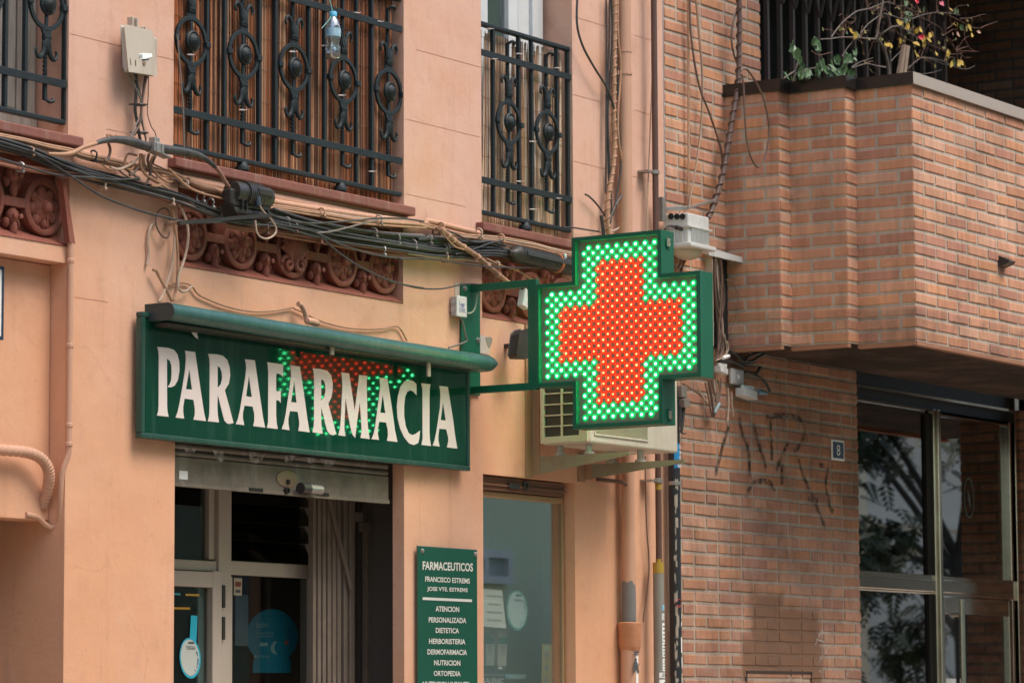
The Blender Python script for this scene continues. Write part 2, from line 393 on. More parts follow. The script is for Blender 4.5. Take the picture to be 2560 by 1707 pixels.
    # old soot and damp on the wall under the balcony
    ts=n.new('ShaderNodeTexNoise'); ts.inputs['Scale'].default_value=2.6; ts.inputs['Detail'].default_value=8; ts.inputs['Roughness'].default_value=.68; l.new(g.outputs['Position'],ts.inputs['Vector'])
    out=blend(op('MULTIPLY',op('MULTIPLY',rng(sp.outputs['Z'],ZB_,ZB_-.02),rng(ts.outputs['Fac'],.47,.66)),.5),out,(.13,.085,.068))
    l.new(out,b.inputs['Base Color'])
    t4=n.new('ShaderNodeTexNoise'); t4.inputs['Scale'].default_value=130; t4.inputs['Detail'].default_value=4; l.new(g.outputs['Position'],t4.inputs['Vector'])
    ad=n.new('ShaderNodeMath'); ad.operation='ADD'; l.new(t.outputs['Fac'],ad.inputs[0]); l.new(t4.outputs['Fac'],ad.inputs[1])
    bp=n.new('ShaderNodeBump'); bp.inputs['Strength'].default_value=.5; bp.inputs['Distance'].default_value=.003; l.new(ad.outputs[0],bp.inputs['Height']); l.new(bp.outputs[0],b.inputs['Normal'])
    return m
M['brick']=brick_mat()
M['asphalt']=mk('worn_asphalt',(.11,.10,.085),.9,0,(.09,.08,.07),6,.5)
M['paving']=mk('pavement_tiles',(.50,.39,.29),.85,0,(.43,.34,.25),3,.5)
M['cream']=mk('cream_render',(.82,.73,.60),.85,0,(.74,.65,.53),1.5,.5)
M['greyfac']=mk('grey_green_render',(.62,.66,.44),.85,0,(.52,.56,.37),1.2,.5)
M['leaf']=mk('tree_leaf',(.022,.036,.012),.6,0,(.045,.06,.018),2,.4)
M['bark']=mk('bark',(.06,.05,.04),.9)

# ---------------------------------------------------------------- ground and the other side of the street
g=MB(); g.box(-60,90,-60,30,-.3,0); tag(g.build('ground',M['asphalt']),kind='structure')
g=MB(); g.box(-60,90,-3.2,1.5,.004,.13); tag(g.build('pavement',M['paving'],bevel=.01),kind='structure')
g=MB(); g.box(-60,90,-14,-11.2,.004,.13); tag(g.build('pavement',M['paving'],bevel=.01),kind='structure')
def far_house(name,label,x0,x1,h,mat,wins,bands):
    t=thing(name,label,'building',((x0+x1)/2,-16,0))
    m=MB(); m.box(x0,x1,-22,-14,0,h); m.build('wall',mat,t)
    m=MB()
    for z,d,hh in bands: m.box(x0-.05,x1+.05,-14+d,-14.002,z,z+hh)
    if bands: m.build('cornice',mat,t)
    for (xa,za,ww,hh) in wins:
        m=MB()
        for q in ((xa-.09,xa,za-.09,za+hh+.09),(xa+ww,xa+ww+.09,za-.09,za+hh+.09),(xa,xa+ww,za-.09,za),(xa,xa+ww,za+hh,za+hh+.09),(xa+ww/2-.04,xa+ww/2+.04,za,za+hh)):
            m.box(q[0],q[1],-13.99,-13.9,q[2],q[3])
        f=m.build('window',M['white_box'],t)
        m=MB(); m.box(xa,xa+ww,-13.985,-13.97,za,za+hh); m.build('pane',M['far_glass'],f)
M['far_glass']=mk('dull_window_glass',(.26,.30,.30),.35)
far_house('apartment_house','grey green rendered house across the street mirrored in the shop window',-12,39,12.5,M['greyfac'],
    [(x,z,1.3,1.5) for x in (6,11,16,21,26,30.5) for z in (2.6,5.6)]+[(33.85,3.27,.95,.22)],[(5.0,.12,.15),(8.2,.12,.15),(12.1,.3,.3)])
far_house('cream_house','cream house with moulded bands across the street mirrored in the entrance glass',45.5,80,12.5,M['cream'],
    [(x,z,1.2,1.6) for x in (50,56,62) for z in (6.6,)],[(4.1,.22,.16),(4.42,.10,.10),(3.7,.10,.28),(6.0,.2,.14),(9.2,.2,.2),(12.1,.4,.3)])
def tree(name,label,x,y,h,r,seed,n,low):
    rnd=random.Random(seed); t=thing(name,label,'tree',(x,y,.13))
    m=MB(); top=Vector((x,y,h*.55))
    m.tube([Vector((x,y,0)),Vector((x+.1,y,h*.3)),top],[.16,.13,.11],8)
    tips=[]
    for i in range(13):
        a=rnd.uniform(0,6.28); el=rnd.uniform(-.25,1.1); L=r*rnd.uniform(.7,1.1)
        st=Vector((x,y,h*rnd.uniform(.36,.55)))
        e=st+Vector((math.cos(a)*math.cos(el),math.sin(a)*math.cos(el),math.sin(el)*.8))*L
        mid=(st+e)/2+Vector((0,0,.25*L*.5))
        m.tube([st,mid,e],[.065,.04,.012],6,3); tips.append((st,mid,e))
    m.build('trunk',M['bark'],t)
    m=MB()
    for k in range(n):
        st,mid,e=rnd.choice(tips); q=rnd.random()**.6
        p=mid.lerp(e,q*1.15)+Vector((rnd.gauss(0,.28),rnd.gauss(0,.28),rnd.gauss(0,.22)))
        # a drooping feathered frond: leaflets along a short stalk
        a=rnd.uniform(0,6.28); d=Vector((math.cos(a)*.7,math.sin(a)*.7,-rnd.uniform(.2,1.1))).normalized(); s=d.cross(Vector((0,0,1))).normalized(); L=rnd.uniform(.25,.5)
        for i in range(5):
            b=p+d*L*i/5; wv=.085*(1-i/7)
            for sg in (-1,1):
                o=s*sg; m.face([b,b+o*wv+d*.03,b+o*wv*1.5+d*.10,b+o*wv*.4+d*.08])
    m.build('crown',M['leaf'],t)
tree('street_tree','drooping feathery street tree mirrored in the entrance glass',41.5,-10.6,6.8,3.4,3,1700,2)
tree('street_tree','smaller street tree mirrored in the shop window',36.2,-11.3,5.4,1.7,9,420,2)

# ---------------------------------------------------------------- the pink house
XL=F('N',-420,900).x; XR=14.855; ZT=7.4
SZ=3.872                                    # top of the window sills
bigL,bigR=10.923,12.567; smL,smR=13.195,13.993
O1R=F('R1',471,500).x; O1L=O1R-1.645
frz_b=3.436
doorL,doorR=10.945,12.565
winL,winR,winT=13.197,13.988,2.71
o4R=F('S8',352,1400).x
lint_t=F('R6',0,590).z; lint_b=F('R6',0,725).z
pan_b=F('S8',60,645).z
pr=F('R6',410,1200,-.08).x
HO=[(bigL,bigR,SZ,7.0,.30,0),(smL,smR,SZ,7.0,.20,0),(O1L,O1R,SZ,7.0,.26,0),
    (10.955,12.560,frz_b,3.775,.085,1),(smL,14.0,frz_b+.0,3.775,.085,1),(O1L+.03,O1R+.012,frz_b,3.775,.085,1),
    (doorL,doorR,.14,2.95,.062,0),(winL,winR,.5,winT,.12,0),(O1L,o4R,.14,lint_b,.6,0)]
GR=[]   # the joints cut into the render of the upper storey
def groove(r,a,b):
    p=F(r,*a); q=F(r,*b); z=(p.z+q.z)/2; GR.append((p.x,q.x,z-.0028,z+.0028,.0016,1))
for a,b in (((482,240),(835,320)),((1060,385),(1190,415)),((735,890),(880,925))): groove('R1',a,b)
for a,b in (((110,350),(552,462)),((35,822),(552,948)),((40,1335),(450,1428)),((1190,120),(1412,182)),((1190,655),(1410,712)),((1190,1108),(1410,1168)),((1610,247),(1728,280)),((1610,762),(1725,790)),((1600,1218),(1730,1245))): groove('R3',a,b)
groove('R6',(585,1078),(840,1118))
HO+=[(p,q,a,b,d,f) for p,q,a,b,d,f in GR if q-p>.02]
def wall_sheet(X0,X1,Z0,Z1,holes,y=0.0):
    m=MB(); xs=sorted({X0,X1}|{h[i] for h in holes for i in (0,1) if X0<h[i]<X1}); zs=sorted({Z0,Z1}|{h[i] for h in holes for i in (2,3) if Z0<h[i]<Z1})
    for i in range(len(xs)-1):
        for k in range(len(zs)-1):
            cx=(xs[i]+xs[i+1])/2; cz=(zs[k]+zs[k+1])/2
            if any(h[0]<cx<h[1] and h[2]<cz<h[3] for h in holes): continue
            m.face([(xs[i],y,zs[k]),(xs[i+1],y,zs[k]),(xs[i+1],y,zs[k+1]),(xs[i],y,zs[k+1])])
    for a,b,c,d,dp,fl in holes:
        e=y+dp; mi=0
        m.face([(a,y,c),(a,y,d),(a,e,d),(a,e,c)],mi); m.face([(b,y,d),(b,y,c),(b,e,c),(b,e,d)],mi)
        m.face([(a,y,d),(b,y,d),(b,e,d),(a,e,d)],mi); m.face([(b,y,c),(a,y,c),(a,e,c),(b,e,c)],mi)
        if fl: m.face([(a,e,c),(b,e,c),(b,e,d),(a,e,d)],mi)
    return m
house=thing('pink_house','pink rendered old house with red terracotta friezes and a pharmacy on its ground floor','building',((XL+XR)/2,1,0))
wm=wall_sheet(XL,XR,0.0,ZT,HO)
wm.face([(XR,0,0),(XR,.6,0),(XR,.6,ZT),(XR,0,ZT)])
wm.face([(XL,0,ZT),(XR,0,ZT),(XR,9,ZT),(XL,9,ZT)])
wm.face([(XL,0,0),(XL,9,0),(XL,9,ZT),(XL,0,ZT)]); wm.face([(XL,9,0),(XR,9,0),(XR,9,ZT),(XL,9,ZT)])
wm.build('wall',M['wall'],house)
def room(a,b,c,d,y0,y1,mat):
    m=MB()
    P=lambda x,y,z:(x,y,z)
    m.face([(a,y1,c),(b,y1,c),(b,y1,d),(a,y1,d)]); m.face([(a,y0,c),(a,y1,c),(a,y1,d),(a,y0,d)]); m.face([(b,y0,c),(b,y0,d),(b,y1,d),(b,y1,c)])
    m.face([(a,y0,d),(a,y1,d),(b,y1,d),(b,y0,d)]); m.face([(a,y0,c),(b,y0,c),(b,y1,c),(a,y1,c)])
    return m
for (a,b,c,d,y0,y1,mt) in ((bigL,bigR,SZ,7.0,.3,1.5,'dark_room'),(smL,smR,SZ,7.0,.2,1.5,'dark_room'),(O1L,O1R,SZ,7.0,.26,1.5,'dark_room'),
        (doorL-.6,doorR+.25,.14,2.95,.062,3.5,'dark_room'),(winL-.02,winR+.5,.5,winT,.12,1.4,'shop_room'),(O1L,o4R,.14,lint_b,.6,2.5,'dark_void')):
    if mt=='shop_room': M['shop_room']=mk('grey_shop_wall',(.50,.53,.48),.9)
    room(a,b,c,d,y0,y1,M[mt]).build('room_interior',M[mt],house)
    # close the ring between the opening and the room
# jamb returns at the shop door (room is wider than the door)
m=MB(); m.face([(doorL-.6,.062,.14),(doorL,.062,.14),(doorL,.062,2.95),(doorL-.6,.062,2.95)]); m.face([(doorR,.062,.14),(doorR+.25,.062,.14),(doorR+.25,.062,2.95),(doorR,.062,2.95)])
m.face([(winR,.12,.5),(winR+.5,.12,.5),(winR+.5,.12,winT),(winR,.12,winT)]); m.face([(winL-.02,.12,.5),(winL,.12,.5),(winL,.12,winT),(winL-.02,.12,winT)]); m.build('jamb',M['dark_void'],house)
# sills and the half round moulding under the big one
def sill(x0,x1,name='window_sill'):
    m=MB(); m.box(x0,x1,-.045,.06,SZ-.042,SZ-.001); m.build(name,M['sill'],house,bevel=.006)
sill(bigL-.035,bigR+.03); sill(smL-.05,smR+.03); sill(O1L-.03,O1R+.045)
m=MB(); m.cyl((bigL-.01,-.004,3.795),(bigR+.0,-.004,3.795),.021,14); m.box(bigL+.01,bigR-.02,-.008,.03,3.775,3.783)
m.build('sill_moulding',M['wall'],house,smooth=True)
# blind panel and lintel of the left hand bay
m=MB(); m.box(O1L,o4R-.002,.08,.2,pan_b,lint_b-.002); m.build('blind_panel',M['wall'],house,bevel=.004)
m=MB(); m.box(F('S8',12,1400,-.55).x-.9,F('S8',12,1400,-.55).x,.52,.56,.14,pan_b+.1); m.build('door_leaf',M['green_frame'],house)

# terracotta friezes under the windows
def frieze(x0,x1,centers,shell=None,RR=.113):
    root=MB(); root.box(x0+.001,x1-.001,.072,.083,frz_b+.002,3.77)
    root.prism3([Vector((x0+.002,-.004,frz_b+.001)),Vector((x0+.002,.072,frz_b+.05)),Vector((x0+.002,.072,frz_b+.001))],Vector((x1-x0-.004,0,0)))
    fr=root.build('frieze',M['terracotta'],house)
    zc=3.583
    for i,cx in enumerate(centers):
        m=MB(); c=Vector((cx,.072,zc)); ax=Vector((0,-1,0))
        m.lathe(c,ax,[(RR,0),(RR,.042),(RR*.93,.047),(RR*.80,.047),(RR*.76,.030),(RR*.2,.022)],36)
        if cx==shell:
            for q in range(-4,5):
                an=math.radians(90+q*19); L=RR*.86*(1-.03*abs(q)); base=c+Vector((0,-.03,-RR*.45)); tip=c+Vector((math.cos(an)*L,-.042,math.sin(an)*L*.95+RR*.02))
                m.tube([base,(base+tip)/2+Vector((0,-.022,0)),tip+Vector((0,-.006,0))],[.006,.013,.016],8,4)
            for sg in (-1,1):
                sp=[]
                for k in range(22):
                    th=k/21*4.2*math.pi/1.6; rr=.040*(1-k/24); sp.append(c+Vector((sg*.042+sg*rr*math.cos(th),-.046-.012*k/21,-RR*.50+rr*math.sin(th))))
                m.tube(sp,[.011]*22,7)
        else:
            for q in range(8):
                an=math.radians(q*45+10); d=Vector((math.cos(an),0,math.sin(an))); tn=Vector((-math.sin(an),0,math.cos(an)))
                m.ell(c+d*RR*.55+Vector((0,-.026,0)),d*RR*.25,tn*RR*.225,Vector((0,-.022,0)),14,8)
                m.bar(c+d*RR*.26+Vector((0,-.050,0)),c+d*RR*.56+Vector((0,-.047,0)),.0035,.006,Vector((0,1,0)))
            m.lathe(c+Vector((0,-.024,0)),ax,[(RR*.60,0),(RR*.55,.012),(RR*.42,.023),(RR*.21,.027),(RR*.20,.034),(RR*.15,.044),(RR*.05,.048)],24)
        m.build('rosette',M['terracotta'],fr,smooth=38)
    g=MB()
    cs=sorted(centers)
    for a,b in zip(cs[:-1],cs[1:]):
        mx=(a+b)/2
        g=MB(); g.box(a+RR*.9,b-RR*.9,.030,.075,zc-.018,zc+.018); g.build('link_bar',M['terracotta'],fr)
        for sg in (-1,1):
            zz=zc+sg*.075 if sg<0 else zc+.085; g=MB()
            g.ell(Vector((mx,.045,zz+.02)),Vector((.030,0,0)),Vector((0,.03,0)),Vector((0,0,.034)),10,6)
            g.ell(Vector((mx,.04,zz-.03)),Vector((.016,0,0)),Vector((0,.022,0)),Vector((0,0,.042)),8,6)
            for s2 in (-1,1):
                g.ell(Vector((mx+s2*.03,.05,zz-.008)),Vector((.013,0,0)),Vector((0,.02,0)),Vector((0,0,.022)),8,5)
                g.lathe(Vector((mx+s2*.017,.018,zz+.018)),(0,-1,0),[(.010,0),(.010,.010),(.005,.012)],8)
            g.build('pendant_ornament',M['terracotta'],fr,smooth=45)
frieze(10.955,12.560,[11.075,11.415,11.775,12.140,12.455],11.775)
frieze(smL,14.0,[13.335,13.665,13.94])
c1=F('R6',362,365,-.02).x
frieze(O1L+.03,O1R+.012,[c1-1.03,c1-.69,c1-.345,c1])
# upstairs windows
def wbox(r,xa,xb,off,th,z0,z1): return (F(r,xa,600,off).x,F(r,xb,600,off).x,-off,-off+th,z0,z1)
M['white_frame']=mk('white_window_frame',(.66,.68,.68),.35,0,(.55,.57,.57),6,.3)
M['glass_up']=glass('upstairs_glass',(.35,.5,.52),.25)
m=MB()
for xa,xb,yy in ((500,607,0),(750,815,0),(815,893,.02),(915,988,0)): m.box(*wbox('R3',xa,xb,-.15-yy,.05,SZ,6.9))
m.box(*wbox('R3',893,915,-.185,.02,SZ,6.9))
wf=m.build('window_frame',M['white_frame'],house,bevel=.004)
m=MB(); m.box(*wbox('R3',600,760,-.175,.008,SZ,6.9)); m.build('pane',M['glass_up'],wf)
M['old_wood']=mk('weathered_grey_wood',(.34,.31,.28),.85,0,(.20,.17,.15),1,.6,.5,30,stretch=(30,30,2),streak=((.12,.09,.07),25,4,.5))
m=MB(); b=F('R1',246,500,-.16).x
for i in range(6):
    x1=b-i*.115; m.box(x1-.112,x1,.16+.004*(i%2),.20,SZ+(.11 if i else .05),6.9)
m.box(b-.75,b+.0,.15,.2,SZ,SZ+.105); m.build('shutter_door',M['old_wood'],house,bevel=.003)

# shop doorway: folded roller shutter, aluminium front, scissor gate
M['zinc']=mk('stained_zinc',(.24,.20,.155),.6,.15,(.12,.10,.075),7,.5,.3,25,streak=((.36,.33,.29),14,3,.55))
m=MB(); m.box(doorL+.004,doorR-.05,.05,.068,2.552,2.66); m.box(doorL+.004,doorR-.05,.044,.072,2.540,2.556)
for i in range(9):
    z=2.664+i*.030; m.cyl((doorL+.004,.066,z+.012),(doorR-.05,.066,z+.012),.0155,10)
sh=m.build('roller_shutter',M['zinc'],house,smooth=40)
M['brass']=mk('dull_brass_plate',(.36,.25,.16),.5,.3,(.25,.17,.11),20,.4)
c=F('S3',820,250,-.049); m=MB(); m.lathe(c,(0,-1,0),[(.036,0),(.036,.003),(.033,.004)],30,0,(1,0,0),2.05); bd=m.build('maker_plate',M['brass'],sh,smooth=40)
m=MB(); q=F('S3',825,270,-.045); m.lathe(q,(0,-1,0),[(.012,0),(.011,.006)],14); q=F('S3',812,326,-.044); m.lathe(q,(0,-1,0),[(.014,0),(.014,.014),(.008,.014),(.008,.004)],16)
a=F('S3',575,316,-.0435); m.box(a.x,a.x+.095,.0415,.046,a.z-.007,a.z+.007); a=F('S3',1005,346,-.0435); m.box(a.x,a.x+.095,.0415,.046,a.z-.007,a.z+.007); m.build('keyhole',M['dark_void'],sh)
lk=F('S3',870,312,-.04); m=MB(); m.cyl(lk+Vector((0,-.03,0)),lk+Vector((.055,-.03,0)),.025,18); L=m.build('padlock',M['black_plastic'],sh,smooth=40)
m=MB(); m.cyl(lk+Vector((.0552,-.03,0)),lk+Vector((.145,-.03,-.001)),.021,18); m.build('lock_body',M['steel'],L,smooth=40)
a=F('S3',122,195,-.05); m=MB(); m.box(a.x,a.x+.055,.0478,.0492,a.z-.035,a.z); m.build('sticker',M['white_paper'],sh)
M['alu']=mk('beige_aluminium',(.52,.44,.37),.45,.1,(.45,.38,.315),4,.4)
M['shopglass']=glass('shop_door_glass',(.72,.76,.76),.02,.6)
D=-.42
def fb(m,xa,xb,ya,yb,dz=0,th=.05,off=D,r='S3'):
    x0=F(r,xa,1000,off).x; x1=F(r,xb,1000,off).x; z1=F(r,(xa+xb)/2,ya,off).z; z0=F(r,(xa+xb)/2,yb,off).z
    m.box(x0,x1,-off-dz,-off-dz+th,z0,z1)
m=MB()
fb(m,355,438,250,1750,.02); fb(m,316,354,250,770); fb(m,20,354,771,840,.01); fb(m,20,306,844,945,.03); fb(m,306,366,844,1750,.03)
fb(m,438,982,792,880,.015); fb(m,440,470,881,1750); fb(m,962,988,881,1750); fb(m,438,470,250,790,-.01); fb(m,968,990,250,790,-.01)
sf=m.build('shop_front_frame',M['alu'],house,bevel=.004)
m=MB(); fb(m,20,317,250,771,-.02,.006); fb(m,20,306,945,1750,-.0,.006); fb(m,470,962,880,1750,-.01,.006)
m.build('pane',M['shopglass'],sf)
m=MB(); fb(m,262,300,948,1750,-.012,.01); M['greenedge']=mk('pale_green_strip',(.30,.36,.33),.4); m.build('glazing_strip',M['greenedge'],sf)
m=MB()
for ya,yb in ((936,1082),(1140,1288)): fb(m,367,385,ya,yb,.032,.012)
m.build('hinge',M['black_plastic'],sf)
M['louvre']=glass('louvre_glass',(.4,.42,.40),.10,.6)
for i,(ya,yb) in enumerate(((330,418),(418,540),(540,655),(655,785))):
    x0=F('S3',452,500,D).x; x1=F('S3',972,500,D).x; z1=F('S3',700,ya,D).z; z0=F('S3',700,yb,D).z
    m=MB(); m.prism3([Vector((x0,.405,z0)),Vector((x0,.411,z0)),Vector((x0,.455,z1)),Vector((x0,.449,z1))],Vector((x1-x0,0,0))); m.build('louvre_slat',M['louvre'],sf)
gate=None; M['gate']=mk('folded_gate_paint',(.25,.20,.155),.6,.2,(.16,.125,.10),10,.4)
m=MB()
for xa,xb in ((990,1010),(1022,1042),(1054,1074),(1086,1108),(1118,1140),(1150,1172),(1190,1214),(1228,1256)):
    fb(m,xa,xb,300,1750,.0,.03,-.30)
    fb(m,xb,xb+7,300,1750,-.012,.008,-.30)
fb(m,1256,1286,300,1750,-.02,.02,-.30)
gt=m.build('folding_gate',M['gate'],house,bevel=.003)
m=MB(); a=F('S3',1093,375,-.285); b=F('S3',1238,975,-.285); m.bar(a,b,.020,.008,Vector((0,1,0))); m.build('diagonal_bar',M['gate'],gt)
m=MB(); fb(m,1270,1312,465,522,0,.02,-.30); fb(m,1306,1362,534,592,0,.02,-.32); fb(m,1340,1366,300,1750,0,.03,-.36); m.build('gate_post',M['gate'],gt)
m=MB(); fb(m,1290,1512,250,1800,0,.02,-.40); m.build('side_panel',M['dark_room'],house)

# display window: wooden roller box, frame, glass, things stuck to it
M['woodbox']=mk('varnished_wood',(.17,.075,.040),.6,0,(.12,.05,.028),3,.4,.2,30,stretch=(2,30,30))
M['tanframe']=mk('tan_metal_frame',(.40,.25,.12),.5,0,(.33,.20,.10),4,.4)
m=MB(); za=F('S4',900,232,-.05).z; m.box(winL+.002,winR-.045,.03,.10,za,winT-.003); m.box(winL+.002,winR-.045,.02,.03,za+.02,za+.03); m.box(winL+.002,winR-.045,.024,.03,za+.055,za+.062); wb=m.build('roller_box',M['woodbox'],house,bevel=.004)
m=MB(); q=F('S4',938,180,-.025); m.lathe(q,(0,-1,0),[(.024,0),(.024,.008),(.013,.008),(.013,.002)],18); q2=F('S4',815,178,-.025); m.box(q2.x,q2.x+.09,.016,.03,q2.z-.012,q2.z+.012); m.build('bolt',M['black_plastic'],wb,smooth=40)
zb=F('S4',900,283,-.07).z; xr=F('S4',1186,900,-.07).x
m=MB(); m.box(winL+.002,winR-.012,.055,.078,zb,za-.003); m.box(xr,winR-.012,.055,.078,.5,zb)
df=m.build('display_frame',M['tanframe'],house,bevel=.004)
M['dispglass']=glass('display_window_glass',(.95,.97,.95),.27,1.0)
m=MB(); m.box(winL+.002,xr-.001,.066,.070,.5,zb); m.build('pane',M['dispglass'],df)
M['display_back']=mk('display_backdrop',(.46,.52,.46),.8,0,(.40,.46,.41),2,.4)
m=MB(); m.box(winL-.01,F('S4',1050,1200,-.5).x,.50,.52,.5,F('S4',900,640,-.5).z); m.build('display_backdrop',M['display_back'],house)
# ---------------------------------------------------------------- the brick building next door
BX=14.862
x1=F('R4',849,800,0).x; y1=FX('R4',1228,800,x1).y; x2=F('R4',1300,800,-y1).x; y2=FX('R5',420,800,x2).y; x3=F('R5',489,800,-y2).x; y3=FX('R5',880,800,x3).y
zt=FX('R5',880,575,x3); ZCT=FX('R5',880,500,x3).z; ZCB=zt.z; ZB=FX('A1',490,1062,x3).z
CH=(ZCB-ZB)/21.0
bh=thing('brick_building','brown brick apartment building with an angular brick balcony and number 8 entrance','building',(18,1,0))
rb=random.Random(11)
def bcol(k=1.0):
    b=rb.choice([(.475,.238,.148),(.495,.258,.158),(.465,.222,.13),(.50,.278,.185),(.445,.212,.13),(.495,.238,.13),(.415,.20,.135)])
    q=rb.uniform(.88,1.12)*k*1.18; return tuple(c*q for c in b)
MORT=(.50,.405,.32)
def bricks(m,o,u,n,L,z0,z1,phase=0,cfn=None,ends=0.0,bl=.245,dep=.005,headers=0.0):
    u=Vector(u);n=Vector(n);o=Vector(o); N=max(1,round((z1-z0)/CH)); ch=(z1-z0)/N; J=.018
    for r in range(N):
        za=z0+r*ch; zb=za+ch
        a=-(bl/2 if (r+phase)%2 else 0.0)
        xs=[]
        while a<L-.004:
            w=bl
            if headers and rb.random()<headers: w=bl*.5
            s=max(a,0); e=min(a+w,L)
            if e-s<.03 and xs: xs[-1][1]=e
            elif e-s>=.012: xs.append([s,e])
            a+=w
        for s,e in xs:
            mid=o+u*(s+e)/2+Vector((0,0,0)); mid.z=(za+zb)/2
            bc,mc=(cfn(mid) if cfn else (bcol(),MORT))
            jl=J/2 if s>0 else 0; jr=J/2 if e<L else 0
            P=lambda a,z,d:Vector((o.x+u.x*a+n.x*d,o.y+u.y*a+n.y*d,z))
            m.col=mc; m.face([P(s,za,0),P(e,za,0),P(e,zb,0),P(s,zb,0)])
            m.col=bc; c=.003; d=dep+rb.uniform(-.0022,.0016); t=rb.uniform(-.0018,.0018)
            A=[P(s+jl,za+J/2+t,0),P(e-jr,za+J/2-t,0),P(e-jr,zb-J/2-t,0),P(s+jl,zb-J/2+t,0)]
            B=[P(s+jl,za+J/2+t,d-c*.6),P(e-jr,za+J/2-t,d-c*.6),P(e-jr,zb-J/2-t,d-c*.6),P(s+jl,zb-J/2+t,d-c*.6)]
            cl=c if jl else 0; cr=c if jr else 0
            T=[P(s+jl+cl,za+J/2+c+t,d),P(e-jr-cr,za+J/2+c-t,d),P(e-jr-cr,zb-J/2-c-t,d),P(s+jl+cl,zb-J/2-c+t,d)]
            m._add(A+B+T,[(8,9,10,11)]+[(i,(i+1)%4,4+(i+1)%4,4+i) for i in range(4)]+[(4+i,4+(i+1)%4,8+(i+1)%4,8+i) for i in range(4)])
    m.col=None
wash=lambda p:math.sin(p.x*3.1+p.z*2.3)+math.sin(p.x*7.7-p.z*5.1)*.6
PATX0,PATX1=F('S7',190,1400).x,F('S7',610,1400).x; PZ=F('S7',330,1085).z; PZ2=F('S7',240,1330).z
PXm0,PXm1=F('S7',240,1200).x,F('S7',430,1090).x
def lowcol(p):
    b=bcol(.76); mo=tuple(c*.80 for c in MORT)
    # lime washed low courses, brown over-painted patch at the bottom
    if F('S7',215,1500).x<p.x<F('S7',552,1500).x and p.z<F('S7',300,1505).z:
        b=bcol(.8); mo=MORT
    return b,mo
entL=16.905; entR=19.72
loggX=F('R4',1094,400).x
m=MB()
zrow=lambda z:ZB+round((z-ZB)/CH)*CH
z0=zrow(.15)
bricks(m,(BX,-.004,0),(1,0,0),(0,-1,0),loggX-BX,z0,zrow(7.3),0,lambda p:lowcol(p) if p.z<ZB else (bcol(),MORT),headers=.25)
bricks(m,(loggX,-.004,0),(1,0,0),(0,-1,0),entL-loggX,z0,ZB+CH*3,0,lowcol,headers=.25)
bricks(m,(entR,-.004,0),(1,0,0),(0,-1,0),3.0,z0,ZB+CH,0,None)
bricks(m,(entR,-.004,0),(0,1,0),(-1,0,0),.40,z0,ZB,0,lambda p:(bcol(.42),(.12,.09,.07)))  # return wall: shade under the balcony put into the brick colour
m.face([(entL,-.004,.1),(entL,.5,.1),(entL,.5,ZB+.2),(entL,-.004,ZB+.2)])
m.face([(BX,-.004,.1),(BX,.05,.1),(BX,.05,7.3),(BX,-.004,7.3)])
# loggia: opening edge, back and side walls
XW=F('R5',1085,300,-.75).x
m.face([(loggX,-.004,4),(loggX,.10,4),(loggX,.10,7.3),(loggX,-.004,7.3)])
bricks(m,(XW,.75,0),(0,-1,0),(-1,0,0),.75-y3-.02,ZB+CH*8,7.0,0,lambda p:(bcol(.34),(.10,.08,.07)))  # side wall: loggia shade put into the brick and mortar colour
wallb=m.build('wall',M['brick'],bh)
# balcony
m=MB()
bricks(m,(x1,0,0),(0,-1,0),(-1,0,0),-y1,ZB,ZCB,0)
bricks(m,(x1,y1,0),(1,0,0),(0,-1,0),x2-x1,ZB,ZCB,1)
bricks(m,(x2,y1,0),(0,-1,0),(-1,0,0),y1-y2,ZB,ZCB,1)
bricks(m,(x2,y2,0),(1,0,0),(0,-1,0),x3-x2,ZB,ZCB,0)
bricks(m,(x3,y2,0),(0,-1,0),(-1,0,0),y2-y3,ZB,ZCB,1)
XE=21.5
bricks(m,(x3,y3,0),(1,0,0),(0,-1,0),XE-x3,ZB,ZCB,1)
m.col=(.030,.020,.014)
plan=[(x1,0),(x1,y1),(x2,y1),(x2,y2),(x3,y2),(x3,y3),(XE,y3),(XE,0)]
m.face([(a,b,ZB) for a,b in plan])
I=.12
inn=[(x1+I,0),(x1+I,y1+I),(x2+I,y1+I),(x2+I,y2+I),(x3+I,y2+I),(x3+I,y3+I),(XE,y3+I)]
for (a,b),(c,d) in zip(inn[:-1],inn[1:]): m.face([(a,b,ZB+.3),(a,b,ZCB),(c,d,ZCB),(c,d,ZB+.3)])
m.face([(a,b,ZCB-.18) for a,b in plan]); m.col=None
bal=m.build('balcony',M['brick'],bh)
m=MB(); e=.022
out=[(x1-e,0),(x1-e,y1-e),(x2-e,y1-e),(x2-e,y2-e),(x3-e,y2-e),(x3-e,y3-e),(XE,y3-e)]
M['coping']=mk('beige_lit_coping',(.56,.44,.35),.34,.45,(.49,.385,.31),3,.4,.05,20); M['coping_shaded']=mk('dark_shaded_coping',(.022,.017,.014),.28,.2,(.03,.024,.02),6,.4)  # one metal in two tones: front painted lit, stepped side painted shaded
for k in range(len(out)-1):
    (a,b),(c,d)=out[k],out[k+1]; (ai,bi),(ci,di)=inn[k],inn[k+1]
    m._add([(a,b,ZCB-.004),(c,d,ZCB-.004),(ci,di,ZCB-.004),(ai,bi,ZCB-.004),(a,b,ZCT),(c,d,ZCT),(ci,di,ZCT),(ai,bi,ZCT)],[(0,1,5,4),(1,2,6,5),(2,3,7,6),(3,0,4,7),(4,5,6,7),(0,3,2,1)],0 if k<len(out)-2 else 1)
m.build('coping',[M['coping_shaded'],M['coping']],bal)
